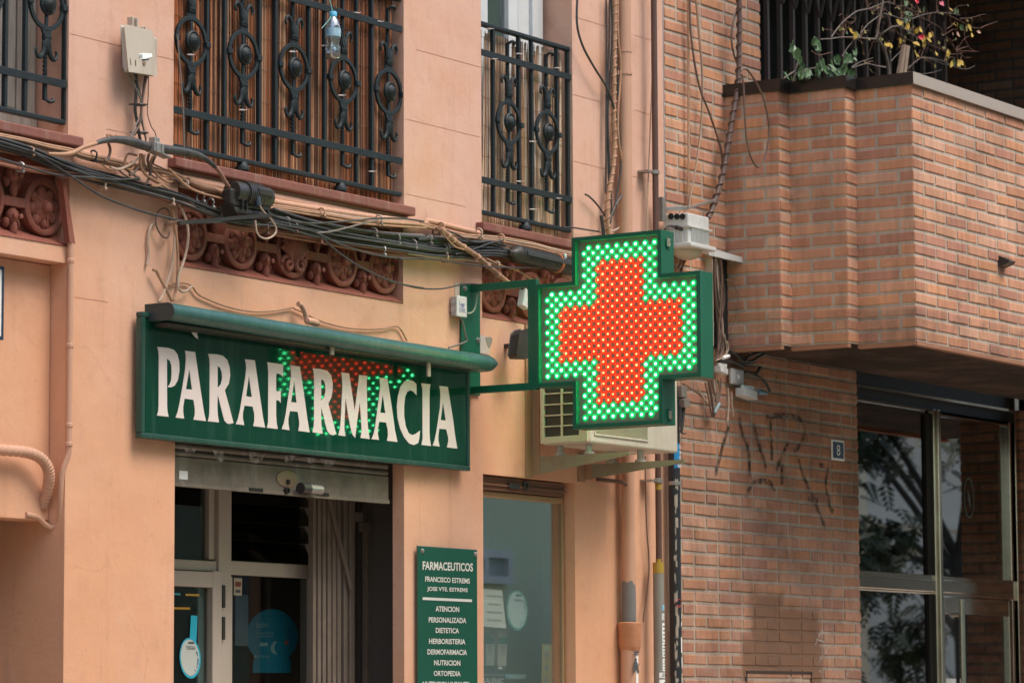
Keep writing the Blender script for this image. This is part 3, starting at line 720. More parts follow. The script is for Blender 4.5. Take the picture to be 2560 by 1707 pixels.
# ledge line under the balcony and the floor band
m=MB()
m.box(x3+.001,XE,y3-.008,y3+.03,ZB-.022,ZB-.002); m.box(x3-.008,x3+.03,y3+.001,y2,ZB-.022,ZB-.002); m.box(x2-.008,x2+.03,y2+.001,y1,ZB-.022,ZB-.002); m.box(x1-.008,x1+.03,y1+.001,-.001,ZB-.022,ZB-.002)
m.build('drip_edge',M['reveal'],bal)
m=MB(); m.face([(loggX-.02,.0,6.5),(XE,.0,6.5),(XE,y3,6.5),(loggX-.02,y3,6.5)]); m.box(loggX-.3,XE,y3,y3+.15,6.5,7.2); m.face([(loggX,.78,4.0),(XE,.78,4.0),(XE,.78,7.2),(loggX,.78,7.2)])
m.face([(loggX,.0,6.5),(XE,.0,6.5),(XE,.8,6.5),(loggX,.8,6.5)])
m.build('loggia_ceiling',M['dark_void'],bh)
# scissor gate across the loggia
M['gate_brown']=mk('brown_gate_paint',(.085,.058,.045),.55,.2)
m=MB(); gy=.12
m.box(loggX+.004,loggX+.05,gy-.03,gy+.03,4.3,6.45)
xs=[loggX+.16+i*.145 for i in range(17)]
for x in xs:
    if x<XW-.05: m.box(x-.011,x+.011,gy-.012,gy+.012,4.3,6.45)
gq=m.build('scissor_gate',M['gate_brown'],bh)
m=MB()
for x,xn in zip([loggX+.03]+xs[:-1],xs):
    if xn>XW-.05: break
    for zc in (4.72,5.62):
        for s in (-1,1): m=MB(); m.bar((x,gy-.016-.004*s,zc-.17*s),(xn,gy-.016-.004*s,zc+.17*s),.004,.018,Vector((0,1,0))); m.build('lattice_bar',M['gate_brown'],gq)

# entrance: dark metal and glass
M['bronze']=mk('polished_steel',(.66,.60,.52),.13,1.0,(.52,.47,.40),8,.4,.05,9)
M['entrance_glass']=glass('entrance_glass',(.45,.46,.44),.24,1.4)
ED=-.35
def eb(m,r,xa,xb,ya,yb,dz=0,th=.05):
    x0=F(r,xa,(ya+yb)/2,ED).x; xq=F(r,xb,(ya+yb)/2,ED).x; c=(xa+xb)/2
    m.box(x0,xq,-ED-dz,-ED-dz+th,F(r,c,yb,ED).z,F(r,c,ya,ED).z)
xl=entL+.002; mL=F('A6',766,1000,ED).x; mR=F('A6',828,1000,ED).x; rL=F('A6',1425,1100,ED).x; rR=F('A6',1442,1100,ED).x; pL=F('A6',1462,1000,ED).x; pR=entR-.006
zT=F('A6',135,48,ED).z; zTb=F('A6',135,275,ED).z; zH=F('A6',135,390,ED).z
tA=F('A7',170,422,ED).z; tB=F('A7',170,622,ED).z
Y0=-ED
fr=MB()
fr.box(mL,mR,Y0-.03,Y0+.05,.15,zH); fr.box(mL+.03,mR-.03,Y0-.045,Y0-.03,.15,zH)
fr.box(pL,pR,Y0-.03,Y0+.05,.15,zT); fr.box(rL,rR,Y0-.02,Y0+.05,tA,zH)
fr.box(xl,mL,Y0-.015,Y0+.05,tB,tA); fr.box(xl,mL,Y0-.025,Y0-.015,tB+.012,tA-.03)
fr.box(mR,pL,Y0-.012,Y0+.05,tB-.01,tA); fr.box(mR,pL-.06,Y0-.025,Y0-.012,tB+.012,tA-.025)
dk=MB(); dk.box(mL-.055,mL-.001,Y0-.004,Y0+.04,tA+.001,zH-.03); dk.box(mL-.05,mL-.001,Y0-.004,Y0+.04,.15,tB-.001)
ef=fr.build('entrance_door',M['bronze'],bh,bevel=.004)
M['dark_steel']=mk('dark_bronze_panel',(.012,.010,.009),.55,.1,spec=.25)
dk.build('side_jamb',M['dark_steel'],ef)  # frame strip coloured dark in place of a dark reflection
h=MB(); h.box(xl,pL,Y0+.0,Y0+.05,zTb+.003,zT-.004); h.box(xl,pL,Y0+.005,Y0+.05,zH,zTb-.012); h.box(entL-.1,entR+.05,Y0+.02,Y0+.06,zT+.012,ZB+.1); h.build('overdoor_panel',M['dark_steel'],ef)
h=MB(); h.box(xl,pL,Y0-.012,Y0+.04,zT-.004,zT+.012); h.box(xl,pL,Y0-.008,Y0+.04,zTb-.012,zTb+.003); h.box(xl,mL,Y0-.006,Y0+.04,zH-.012,zH); h.box(mR,rL,Y0-.006,Y0+.04,zH-.03,zH-.018); h.build('trim_strip',M['bronze'],ef)
dl=MB(); a=F('A7',1004,1200,ED).x; b=F('A7',1040,1200,ED).x; zz=tB-.012
dl.box(a,b,Y0-.02,Y0+.03,.15,zz); dl.box(b,pL-.12,Y0-.02,Y0+.03,zz-.10,zz); dl.box(pL-.12,pL-.08,Y0-.02,Y0+.03,.15,zz); dl.box(rL,rR,Y0-.02,Y0+.03,.15,tB)
lf=dl.build('door_leaf',M['bronze'],bh,bevel=.003)
hd=MB(); hx=(F('A7',1166,1000,ED+.06).x+F('A7',1216,1000,ED+.06).x)/2; zh=F('A7',1190,722,ED+.06).z
hd.cyl((hx,Y0-.09,.7),(hx,Y0-.09,zh),.019,14); hd.cyl((hx,Y0-.09,zh-.09),(hx,Y0-.02,zh-.09),.012,10); hd.build('handle',M['bronze'],lf,smooth=True)
p=MB(); p.box(xl,mL-.03,Y0+.012,Y0+.02,tA,zH-.01); p.build('pane',M['entrance_glass'],ef)
p=MB(); p.box(mR,rL,Y0+.012,Y0+.02,tA,zH-.03); p.build('pane',M['entrance_glass'],ef)
p=MB(); p.box(xl,mL-.03,Y0+.012,Y0+.02,.15,tB); p.build('pane',M['entrance_glass'],ef)
p=MB(); p.box(b,pL-.12,Y0+.0,Y0+.008,.15,zz-.10); p.build('pane',M['entrance_glass'],lf)
room(entL-.2,entR+.4,.14,ZB+.1,Y0+.06,4.0,M['dark_room']).build('hall_interior',mk('hall_wall',(.05,.047,.042),.9),bh)
c=F('A6',1110,1240,ED); p=MB(); p.prism([(c.x+.070*math.cos(t*math.pi/16),c.z+.125*math.sin(t*math.pi/16)) for t in range(32)],Y0+.0075,Y0+.0095,[(c.x+.062*math.cos(t*math.pi/16),c.z+.114*math.sin(t*math.pi/16)) for t in range(32)])
p.prism([(c.x-.02,c.z+.05),(c.x+.015,c.z+.01),(c.x+.02,c.z-.06),(c.x-.01,c.z-.02)],Y0+.0075,Y0+.0095)
p.build('etched_emblem',mk('etched_glass',(.10,.105,.10),.8),ef)
q=F('A7',1062,1520,ED-.0); p=MB(); p.box(q.x,q.x+.14,Y0-.004,Y0-.001,q.z-.12,q.z); p.build('notice',M['white_paper'],lf)
m=MB(); q=F('S7',385,1508,0); xa=F('S7',217,1508).x; xb=F('S7',554,1508).x
for s in ((xa-.01,xa+.004,.9,q.z),(xb-.004,xb+.01,.9,q.z),(xa-.01,xb+.01,q.z-.012,q.z+.004)): m.box(s[0],s[1],-.0105,-.002,s[2],s[3])
m.build('meter_door_edge',mk('dark_joint',(.05,.03,.022),.9),bh)

# spray tags on the brickwork

def spray(name,r,strokes,width,mat):
    m=MB()
    for st in strokes:
        pts=smooth_path(Fs(r,st,.0115),4)
        for k in range(len(pts)-1):
            a,b=pts[k],pts[k+1]; d=(b-a).normalized(); s=Vector((-d.z,0,d.x))*width/2
            m.face([a-s,b-s,b+s,a+s])
    return m.build(name,mat,bh)
def faded(name,col,hi=.6,scale=30,lo=.35):
    m,n,l,b=newmat(name); b.inputs['Base Color'].default_value=(*col,1); b.inputs['Roughness'].default_value=.9
    g=n.new('ShaderNodeNewGeometry'); t=n.new('ShaderNodeTexNoise'); t.inputs['Scale'].default_value=scale; t.inputs['Detail'].default_value=6; l.new(g.outputs['Position'],t.inputs['Vector'])
    r=n.new('ShaderNodeMapRange'); r.inputs['From Min'].default_value=lo; r.inputs['From Max'].default_value=.7; r.inputs['To Max'].default_value=hi; l.new(t.outputs['Fac'],r.inputs['Value']); l.new(r.outputs[0],b.inputs['Alpha']); return m
spray('graffiti_tag','S7',[[(330,172),(400,165),(470,170),(515,195),(530,245),(505,320),(470,348)],[(185,175),(200,250),(235,350),(240,500)],[(262,205),(285,300),(328,440)],[(350,160),(352,260),(358,400)],[(440,310),(405,390),(378,450)],[(410,400),(410,530)],[(228,570),(255,522),(310,508),(352,520),(372,560)],[(495,390),(530,500),(600,660),(640,760)],[(600,425),(650,440),(640,520),(660,640),(680,670)],[(545,600),(600,610)],[(130,220),(100,320),(60,480)]],.028,faded('black_spray',(.022,.019,.018),.85,30,.33))
spray('scratched_scribble','S7',[[(618,1285),(600,1330),(558,1422)],[(588,1335),(640,1352),(662,1318)],[(610,1370),(652,1385),(655,1480),(632,1510),(597,1495),(612,1440),(650,1395)],[(658,1568),(678,1495),(720,1540)],[(735,1568),(765,1490)]],.007,faded('white_scribble',(.6,.52,.46),.9))

wm_=faded('white_scrape',(.62,.59,.55),.95,22,.40)
for k,pts in enumerate(([(340,62),(440,75),(425,128),(395,140),(360,128)],[(560,70),(680,84),(655,135),(620,150),(585,130)],[(780,92),(880,100),(850,138),(810,140)],[(925,108),(1000,116),(985,150),(945,145)],[(1030,120),(1135,132),(1110,172),(1060,168)],[(150,45),(235,55),(215,90),(170,80)])):
    m=MB(); m.face(Fs('S3',pts,-.0485)); m.build('paint_scrape',wm_,sh)
# ---------------------------------------------------------------- iron railings in the window openings
IY=.022
def railing(label,x0,x1,bars,orn,clampL,clampR,feet,RR=.105,ztop=True):
    zc=4.382
    t=thing('iron_railing',label,'railing',((x0+x1)/2,IY,SZ))
    m=MB(); m.box(x0,x1,IY-.018,IY-.011,zc+.282,zc+.313); m.build('upper_rail',M['iron'],t,bevel=.002)
    m=MB(); m.box(x0,x1,IY-.018,IY-.011,zc-.319,zc-.288); m.build('lower_rail',M['iron'],t,bevel=.002)
    m=MB(); m.box(x0,x1,IY-.013,IY+.013,zc-.463,zc-.443); m.build('bottom_rail',M['iron'],t,bevel=.004)
    m=MB(); m.box(x0,x1,IY-.016,IY+.016,zc+.425,zc+.447); m.build('hand_rail',M['iron'],t,bevel=.006)
    for bx in bars:
        m=MB(); m.box(bx-.0085,bx+.0085,IY-.0105,IY+.0085,zc-.444,zc+.426); m.build('bar',M['iron'],t,bevel=.002)
    for fx in feet:
        m=MB(); m.lathe((fx,IY,SZ-.002),(0,0,1),[(.018,0),(.022,.012),(.030,.02),(.030,.034),(.022,.044),(.018,.055)],16); m.build('foot',M['iron'],t,smooth=40)
    zz=Vector((0,0,1)); yy=Vector((0,-1,0))
    for i,cx in enumerate(orn):
        c=Vector((cx,IY-.006,zc))
        # ring with stem, clamps, collars, scrolled leaves, twisted ends
        m=MB(); n=40
        P=[];
        for k in range(n):
            q=2*math.pi*k/n
            for rr,yo in ((RR,-.006),(RR,.006),(RR*.83,.006),(RR*.83,-.006)): P.append(c+Vector((rr*math.cos(q),yo,rr*math.sin(q))))
        fs=[]
        for k in range(n):
            a=4*k; b=4*((k+1)%n)
            for j in range(4): fs.append((a+j,b+j,b+(j+1)%4,a+(j+1)%4))
        m._add(P,fs)
        m.box(cx-.0085,cx+.0085,IY-.010,IY-.002,zc-RR*1.0,zc+RR*1.0)
        o=m.build('ring',M['iron'],t,bevel=.002)
        m=MB(); m.lathe(c+yy*.003,yy,[(RR*.43,0),(RR*.42,.010),(RR*.36,.015),(RR*.32,.009),(RR*.31,.012),(RR*.22,.024),(RR*.10,.029),(RR*.09,.026),(RR*.03,.030)],26); m.build('boss',M['iron'],o,smooth=35)
        for sg in (-1,1):
            m=MB(); m.box(cx+sg*RR*.97-.015,cx+sg*RR*.97+.015,IY-.020,IY+.004,zc-.012,zc+.012); m.build('clamp',M['iron'],o,bevel=.003)
        for sg in (-1,1):
            Z=lambda v:zc+sg*v
            m=MB()
            m.prism([(cx-.016,Z(RR*1.22)),(cx+.016,Z(RR*1.22)),(cx+.032,Z(RR*.9)),(cx-.032,Z(RR*.9))],IY-.011,IY-.002)
            m.box(cx-.021,cx+.021,IY-.017,IY+.0,Z(RR*1.16),Z(RR*1.36))
            for q in (-1,0,1): m.ell(Vector((cx+q*.012,IY-.018,Z(RR*1.26))),Vector((.0042,0,0)),Vector((0,.004,0)),Vector((0,0,.0042)),8,5)
            m.build('collar',M['iron'],o,bevel=.0025)
            m=MB()
            for s2 in (-1,1):
                sp=[(0.004,1.30),(.012,1.5),(.016,1.72),(.026,1.95),(.042,2.06),(.056,1.98),(.061,1.80),(.053,1.72)]
                pts=[Vector((cx+s2*a,IY-.008,Z(RR*b))) for a,b in sp]; m.tube(pts,[.011,.012,.010,.010,.009,.0075,.006,.0045],7,3)
            m.tube([Vector((cx,IY-.008,Z(RR*1.3))),Vector((cx,IY-.010,Z(RR*1.6))),Vector((cx,IY-.008,Z(RR*1.85)))],[.013,.011,.006],7,3)
            m.build('scroll_leaf',M['iron'],o,smooth=50)
            # twisted square bar ending in a small curl
            m=MB(); N=40; P=[]; a0=RR*1.78; a1=RR*2.80
            for k in range(N+1):
                v=a0+(a1-a0)*k/N; an=k/N*2*math.pi*1.6
                for j in range(4):
                    q=an+j*math.pi/2; P.append(Vector((cx+.0098*math.cos(q),IY-.001+.0098*math.sin(q),Z(v))))
            fs=[(4*k+j,4*k+(j+1)%4,4*k+4+(j+1)%4,4*k+4+j) for k in range(N) for j in range(4)]
            m._add(P,fs)
            m.box(cx-.007,cx+.007,IY-.008,IY+.006,Z(a1),Z(RR*3.62))
            m.tube([Vector((cx,IY-.004,Z(RR*3.58))),Vector((cx+.006,IY-.02,Z(RR*3.68))),Vector((cx+.018,IY-.028,Z(RR*3.66))),Vector((cx+.024,IY-.022,Z(RR*3.56)))],[.007,.0075,.0075,.007],7,3)
            m.build('twisted_bar',M['iron'],o,smooth=20)
    return t
railing('black wrought iron railing with five ring ornaments in front of the wide reed screened window',bigL+.004,bigR-.004,
    [11.165,11.284,11.524,11.636,11.875,11.991,12.229,12.345],[11.057,11.409,11.764,12.126,12.471],0,0,[F('R2',570,1130,-.02).x,F('R2',1243,1280,-.02).x])
railing('black wrought iron railing with two ring ornaments across the narrow window beside the downpipe',smL+.002,smR-.004,
    [13.324,13.545,13.656,13.882,13.978],[13.451,13.789],0,0,[F('R8',1228,260,-.02).x])
oc=F('R1',315,20,-.02).x
railing('black wrought iron railing cut by the left edge in front of the weathered grey shutter',O1L+.004,O1R-.003,
    [F('R1',445,400,-.02).x,F('R1',172,400,-.02).x,F('R1',35,400,-.02).x]+[oc-.353*k+d for k in (1.0,2,3) for d in (-.118,)],[oc,oc-.353,oc-.706,oc-1.06],0,0,[])

# ---------------------------------------------------------------- reed screens tied behind the railings
M['reed']=mk('split_reed',(1,1,1),.7,0,(.6,.55,.5),30,.4,attr=True,stretch=(20,20,3))
def screen(label,x0,x1,ztop,seed,pal,ragged):
    rn=random.Random(seed); t=thing('reed_screen',label,'reed screen',((x0+x1)/2,.055,SZ))
    m=MB(); x=x0
    while x<x1:
        kk=rn.uniform(.65,1.25); m.col=tuple(c*kk for c in rn.choice(pal)); r=rn.uniform(.0021,.0036)
        lean=rn.gauss(0,.016); y=.050+rn.uniform(-.003,.003)+.010*math.sin(x*9)
        zb=SZ+rn.uniform(.0,.012); ztt=ztop-(rn.random()**2)*ragged
        k=rn.uniform(-.006,.006)
        m.tube([Vector((x,y,zb)),Vector((x+lean*.5+k,y+rn.uniform(-.004,.004),(zb+ztt)/2)),Vector((x+lean,y,ztt))],[r,r,r*.85],5)
        x+=r*rn.uniform(1.35,1.75)
    m.build('reeds',M['reed'],t,smooth=60)
    m=MB(); z=SZ+.05
    while z<ztop:
        pts=[Vector((x0+(x1-x0)*i/14,.041+.002*(i%2)+.010*math.sin((x0+(x1-x0)*i/14)*9),z+rn.uniform(-.006,.006))) for i in range(15)]
        m.tube(pts,.0011,4); z+=.14
    m.build('binding_wire',M['cable_brown'],t)
    return t
screen('brown reed screen behind the wide iron railing with five rings',bigL+.004,F('R2',1597,700,-.05).x,6.6,5,[(.44,.155,.06),(.50,.20,.085),(.32,.12,.05),(.66,.40,.23),(.15,.07,.04),(.46,.15,.05),(.22,.09,.045)],.02)
screen('bleached pale reed screen behind the narrow iron railing with two rings',smL+.004,F('R3',1100,800,-.05).x,4.80,6,[(.66,.43,.27),(.74,.56,.40),(.52,.28,.16),(.80,.68,.55),(.34,.20,.13)],.05)
# white cable ties
tie_n=0
def tie(r,x,y,off=-.008):
    p=F(r,x,y,off); m=MB(); pts=[p+Vector((.0115*math.cos(a),.013*math.sin(a),.001*math.sin(a))) for a in [i*math.pi/6 for i in range(13)]]; m.tube(pts,.0018,5)
    m.bar(p+Vector((.008,-.012,0)),p+Vector((.017,-.017,.003)),.002,.002)
    return tag(m.build('cable_tie',M['white']),'white plastic cable tie wrapped round an iron railing bar','cable tie','white cable ties on the railings')
for r,x,y in (('R2',205,378),('R2',562,757),('R2',908,357),('R2',1130,316),('R2',1243,657),('R2',1454,1180),('R2',1348,90),('R2',1502,150),('R3',817,372),('R3',640,408),('R3',1080,470),('R3',908,975),('R3',817,1248),('R3',908,1440),('R3',1080,1366),('R3',612,200)): tie(r,x,y)

# ---------------------------------------------------------------- water bottle hung on the railing
bx=F('R2',1190,250,.045); bz0=F('R2',1190,412,.045).z; bz1=F('R2',1193,82,.045).z; H=bz1-bz0
bt=thing('plastic_bottle','clear plastic water bottle with blue cap and label hung from the wide railing','bottle',(bx.x,-.045,bz0))
M['pet']=glass('clear_plastic',(.86,.93,.96),.30,.9,.10)
k=.0175*2.0
prof=[(.022,0),(.034,.008),(.036,.03*H/.11*1.0),(.034,.18*H),(.027,.30*H),(.034,.42*H),(.036,.46*H),(.036,.66*H),(.030,.78*H),(.016,.89*H),(.014,.90*H)]
prof=[(r*.93,h) for r,h in prof]
m=MB(); m.lathe((bx.x,-.045,bz0),(0,0,1),prof,20); m.build('body',M['pet'],bt,smooth=60)
m=MB(); m.lathe((bx.x,-.045,bz0+.895*H),(0,0,1),[(.0175,0),(.0175,.085*H),(.015,.10*H)],16); m.build('cap',mk('blue_cap',(.10,.42,.62),.4),bt,smooth=50)
m=MB(); m.lathe((bx.x,-.045,bz0+.47*H),(0,0,1),[(.0341,0),(.0341,.17*H)],20); m.build('bottle_label',mk('blue_label',(.12,.34,.48),.45,0,(.50,.62,.68),35,.25),bt,smooth=60)
m=MB(); m.lathe((bx.x,-.045,bz0+.004),(0,0,1),[(.020,0),(.030,.008),(.031,.10*H)],18); m.build('sediment',mk('sand',(.42,.32,.26),.8),bt,smooth=60)
m=MB(); tp=Vector((bx.x,-.045,bz1)); m.tube([tp+Vector((0,0,-.01)),tp+Vector((-.012,.01,.05)),F('R2',1150,-10,.0)],.0022,6,4)
m.tube([tp+Vector((-.006,0,-.012)),tp+Vector((-.03,-.002,-.04)),F('R2',1112,198,.045)],.0018,6,4); m.build('string',mk('teal_string',(.18,.42,.38),.7),bt)
M['ac_side']=mk('cream_plastic_grille',(.50,.48,.36),.5,0,(.42,.40,.28),6,.4)
# ---------------------------------------------------------------- long shop sign
M['green_panel']=mk('glossy_green_sign_face',(.004,.042,.025),.045,0,(.006,.052,.031),1.6,.4,streak=((.035,.095,.068),16,1.5,.6),spec=.24)
SY=-.055
SX0=F('A4',108,800,-SY).x; SX1=F('A5',1632,900,-SY).x; SZ0=(F('A4',110,1365,-SY).z+F('A5',1632,1402,-SY).z)/2; SZ1=F('A4',95,80,-SY).z+.012
sg=thing('shop_sign','long green shop sign reading PARAFARMACIA in white capitals above the half shut roller shutter','sign',((SX0+SX1)/2,-.03,SZ0))
m=MB(); w_=.022
m.box(SX0,SX1,SY,SY+.035,SZ0,SZ0+w_); m.box(SX0,SX0+w_,SY+.001,SY+.035,SZ0+w_,SZ1); m.box(SX1-w_,SX1,SY+.001,SY+.035,SZ0+w_,SZ1); m.box(SX0,SX1,SY,SY+.035,SZ1,SZ1+w_)
m.box(SX0+.03,SX1-.03,SY+.035,-.002,SZ0+.04,SZ1-.02)
m.build('frame',M['green_frame'],sg,bevel=.005,seg=3)
m=MB(); m.box(SX0+w_-.001,SX1-w_+.001,SY+.008,SY+.03,SZ0+w_-.001,SZ1+.001); m.build('sign_face',M['green_panel'],sg)
LETTERS=[('A4',[(275,380),(330,383),(400,391),(455,412),(493,460),(512,540),(514,640),(497,740),(463,800),(420,819),(385,813),(408,790),(424,745),(430,670),(427,580),(410,530),(378,505),(379,900),(380,1030),(384,1085),(397,1138),(270,1125),(284,1080),(288,1010),(290,480),(287,430)],None),
('A4',[(575,420),(685,435),(720,680),(760,950),(782,1090),(803,1187),(668,1170),(682,1115),(682,1050),(667,955),(570,940),(555,1030),(555,1090),(565,1158),(473,1148),(495,1090),(515,1000),(550,800),(575,640),(585,520),(583,460)],[(622,620),(652,845),(585,838)]),
('A4',[(828,455),(880,457),(935,462),(990,477),(1035,520),(1060,600),(1067,690),(1052,780),(1008,850),(1060,1040),(1085,1140),(1103,1205),(1065,1217),(1035,1212),(1005,1180),(985,1110),(930,890),(928,1050),(932,1120),(945,1200),(825,1188),(838,1130),(842,1050),(845,560),(840,500)],[(930,585),(957,605),(976,655),(980,720),(965,785),(930,828)]),
('A4',[(1228,513),(1335,525),(1400,980),(1425,1150),(1447,1257),(1318,1240),(1330,1180),(1330,1110),(1312,1028),(1222,1018),(1205,1100),(1205,1160),(1220,1230),(1131,1218),(1153,1160),(1175,1060),(1230,720),(1242,610),(1238,560)],[(1271,690),(1303,925),(1240,915)]),
('A4',[(1470,545),(1643,570),(1643,708),(1630,690),(1605,672),(1568,668),(1567,858),(1590,862),(1617,850),(1617,990),(1600,965),(1567,955),(1567,1130),(1572,1200),(1585,1272),(1467,1258),(1480,1200),(1480,1120),(1482,650),(1478,590)],None),
('A4',[(1718,578),(1825,592),(1880,960),(1905,1150),(1932,1308),(1810,1292),(1820,1220),(1815,1160),(1803,1085),(1718,1077),(1700,1160),(1700,1210),(1713,1285),(1630,1272),(1652,1210),(1672,1110),(1718,790),(1730,680),(1727,630)],[(1763,745),(1790,985),(1730,978)]),
('A5',[(83,393),(130,397),(180,405),(228,420),(262,460),(279,530),(278,610),(265,680),(235,740),(285,925),(300,985),(315,1040),(280,1048),(250,1040),(228,1010),(205,930),(167,770),(167,920),(172,980),(182,1035),(83,1020),(92,970),(97,900),(97,480),(92,430)],[(167,500),(193,515),(207,560),(208,620),(195,680),(167,715)]),
('A5',[(362,432),(440,445),(495,810),(540,458),(620,467),(613,520),(613,570),(620,900),(628,1000),(642,1087),(552,1075),(562,1010),(560,940),(545,720),(520,900),(500,1075),(475,1045),(455,980),(430,850),(405,680),(395,900),(393,990),(404,1058),(335,1050),(350,990),(358,900),(375,580),(372,500),(368,460)],None),
('A5',[(735,485),(815,493),(870,850),(890,1000),(914,1115),(812,1103),(822,1050),(818,990),(803,925),(735,917),(722,990),(722,1040),(733,1095),(661,1087),(680,1040),(697,960),(737,640),(745,570),(742,520)],[(770,650),(795,832),(745,827)]),
('A5',[(1100,548),(1102,657),(1070,622),(1040,608),(1010,625),(990,670),(980,760),(980,860),(995,960),(1025,1030),(1060,1048),(1095,1035),(1135,1005),(1128,1080),(1118,1125),(1075,1145),(1030,1130),(980,1070),(940,980),(915,880),(908,770),(918,670),(945,570),(985,520),(1030,508),(1068,518)],None),
('A5',[(1147,540),(1238,550),(1230,600),(1228,680),(1228,1020),(1232,1090),(1243,1155),(1150,1143),(1162,1080),(1160,1000),(1160,620),(1157,580)],None),
('A5',[(1325,565),(1408,575),(1460,900),(1480,1060),(1501,1180),(1400,1168),(1413,1110),(1412,1070),(1393,992),(1325,985),(1315,1050),(1315,1100),(1327,1160),(1260,1150),(1278,1100),(1297,1010),(1330,780),(1335,670),(1332,610)],[(1360,725),(1388,905),(1338,900)])]
for r,o,h in LETTERS:
    m=MB(); f2=lambda L:[(q.x,q.z) for q in (F(r,a,b,-SY-.008) for a,b in L)]
    m.prism(f2(o),SY+.0066,SY+.0085,f2(h) if h else None); m.build('letter',M['white'],sg)
# awning cassette over the sign
M['awning_green']=mk('faded_green_coated_metal',(.020,.080,.068),.38,.1,(.042,.125,.112),6,.5,.06,30,streak=((.12,.20,.18),40,4,.35))
ax=F('S2',108,120,.03).x; ay=FX('S2',285,115,ax).y; za=FX('S2',285,62,ax).z; zb=FX('S2',285,166,ax).z
axr=F('S2',2240,430,-ay).x; zar=F('S2',2240,386,-ay).z; zbr=F('S2',2250,487,-ay).z
aw=thing('awning_cassette','rolled up green awning cassette along the top of the long pharmacy sign','awning',((ax+axr)/2,-.1,zb))
def dprof(x,zt,zb_,k=1.0):
    H=zt-zb_; zm=(zt+zb_)/2; P=[(-.03,zm+.5*H*k),]
    P+=[(ay+.030,zm+.5*H*k)]
    for i in range(1,9):
        a=math.pi/2-i*math.pi/9; P.append((ay+.030-.032*math.cos(a)*1.0,zm+.5*H*k*math.sin(a)))
    P+=[(ay+.030,zm-.5*H*k),(-.03,zm-.5*H*k)]
    return [Vector((x,y,z)) for y,z in P]
m=MB(); secs=[dprof(ax+(axr-ax)*i/12,za+(zar-za)*i/12,zb+(zbr-zb)*i/12) for i in range(13)]+[dprof(axr+.02,zar-.004,zbr+.004,.95),dprof(axr+.032,zar-.01,zbr+.01,.7)]
n=len(secs[0]); V=[q for s in secs for q in s]
fs=[(i*n+k,(i+1)*n+k,(i+1)*n+(k+1)%n,i*n+(k+1)%n) for i in range(len(secs)-1) for k in range(n)]+[tuple(range((len(secs)-1)*n,len(secs)*n))]
m._add(V,fs); m.build('cassette',M['awning_green'],aw,smooth=35)
m=MB(); m.prism3([q+Vector((-.006,0,0)) for q in dprof(ax,za+.001,zb-.001)],Vector((.0055,0,0))); m.build('end_cap',mk('dark_end_cap',(.012,.026,.030),.45,0,(.03,.05,.05),20,.3),aw)
m=MB(); m.box(ax+.02,axr-.03,ay+.05,-.062,zb-.022,zb-.008); m.build('under_shade_bar',M['black_plastic'],aw)  # black bar added for the shadow band under the cassette
for r,x,y in (('S2',1250,350),('S2',1842,484)):
    q=F(r,x,y,-ay-.04); m=MB(); m.box(q.x-.012,q.x+.012,q.y-.004,q.y+.006,q.z-.024,zb+(zbr-zb)*((q.x-ax)/(axr-ax))); m.build('holder_tab',mk('aged_tab',(.32,.27,.21),.6),aw,bevel=.002)
q=Fs('A4',[(640,165),(700,165),(712,250),(722,292),(690,275),(655,235),(640,195)],-SY+.001); m=MB(); m.prism3(q,Vector((0,.0008,0))); tag(m.build('torn_label',M['white_paper']),'torn pale label hanging at the top left of the long pharmacy sign','label')

# ---------------------------------------------------------------- lit pharmacy cross on its bracket
XC=13.095; S=.0247; YC,ZC=-.803,3.3115
cs=thing('pharmacy_cross','lit green and red LED pharmacy cross on a green wall bracket over the pavement','lit sign',(XC,-.8,2.87))
M['cross_green']=mk('cross_green_enamel',(.004,.115,.058),.38,0,(.006,.10,.05),5,.4,streak=((.03,.17,.11),20,3,.25))
def crosspoly(h,a): return [(-a,h),(a,h),(a,a),(h,a),(h,-a),(a,-a),(a,-h),(-a,-h),(-a,-a),(-h,-a),(-h,a),(-a,a)]
def cp(u,v,x): return Vector((x,YC-u*S,ZC+v*S))      # u to the street, v up, in LED steps
HO_,AO_=17.5,9.5
HI_,AI_=16.75,8.75
o=crosspoly(HO_,AO_); i_=crosspoly(HI_,AI_)
m=MB(); xf=XC-.022; xb=XC+.088; xp=XC+.006
n=12
for k in range(n):
    a,b=o[k],o[(k+1)%n]; c,d=i_[k],i_[(k+1)%n]
    m.face([cp(*a,xf),cp(*b,xf),cp(*d,xf),cp(*c,xf)]); m.face([cp(*c,xf),cp(*d,xf),cp(*d,xp),cp(*c,xp)])
    m.face([cp(*a,xf),cp(*a,xb),cp(*b,xb),cp(*b,xf)])
    m.face([cp(*a,xb),cp(*b,xb),cp(*d,xb),cp(*c,xb)]); m.face([cp(*c,xb),cp(*d,xb),cp(*d,xb-.022),cp(*c,xb-.022)])
m.build('case',M['cross_green'],cs,bevel=.003)
M['led_board']=mk('led_board',(.22,.19,.14),.5,0,(.16,.14,.10),50,.4)
m=MB()
def slab(m,P,x): 
    for a in ((-AI_,AI_,-HI_,HI_),(-HI_,-AI_,-AI_,AI_),(AI_,HI_,-AI_,AI_)):
        m.face([cp(a[0],a[2],x),cp(a[1],a[2],x),cp(a[1],a[3],x),cp(a[0],a[3],x)])
slab(m,i_,xp); m.build('led_board',M['led_board'],cs)
m=MB(); slab(m,i_,xb-.022); m.build('led_board',M['led_board'],cs)
M['led_green']=mk('green_led',(.1,.6,.3),.3,emit=((.07,1.0,.32),26))
M['halo_green']=mk('green_led_halo',(.01,.10,.04),.4,emit=((.0,1.0,.17),.27)); M['halo_red']=mk('red_led_halo',(.1,.01,.005),.4,emit=((1.0,.035,.0),.58))  # weakly glowing discs that paint the halo round each LED
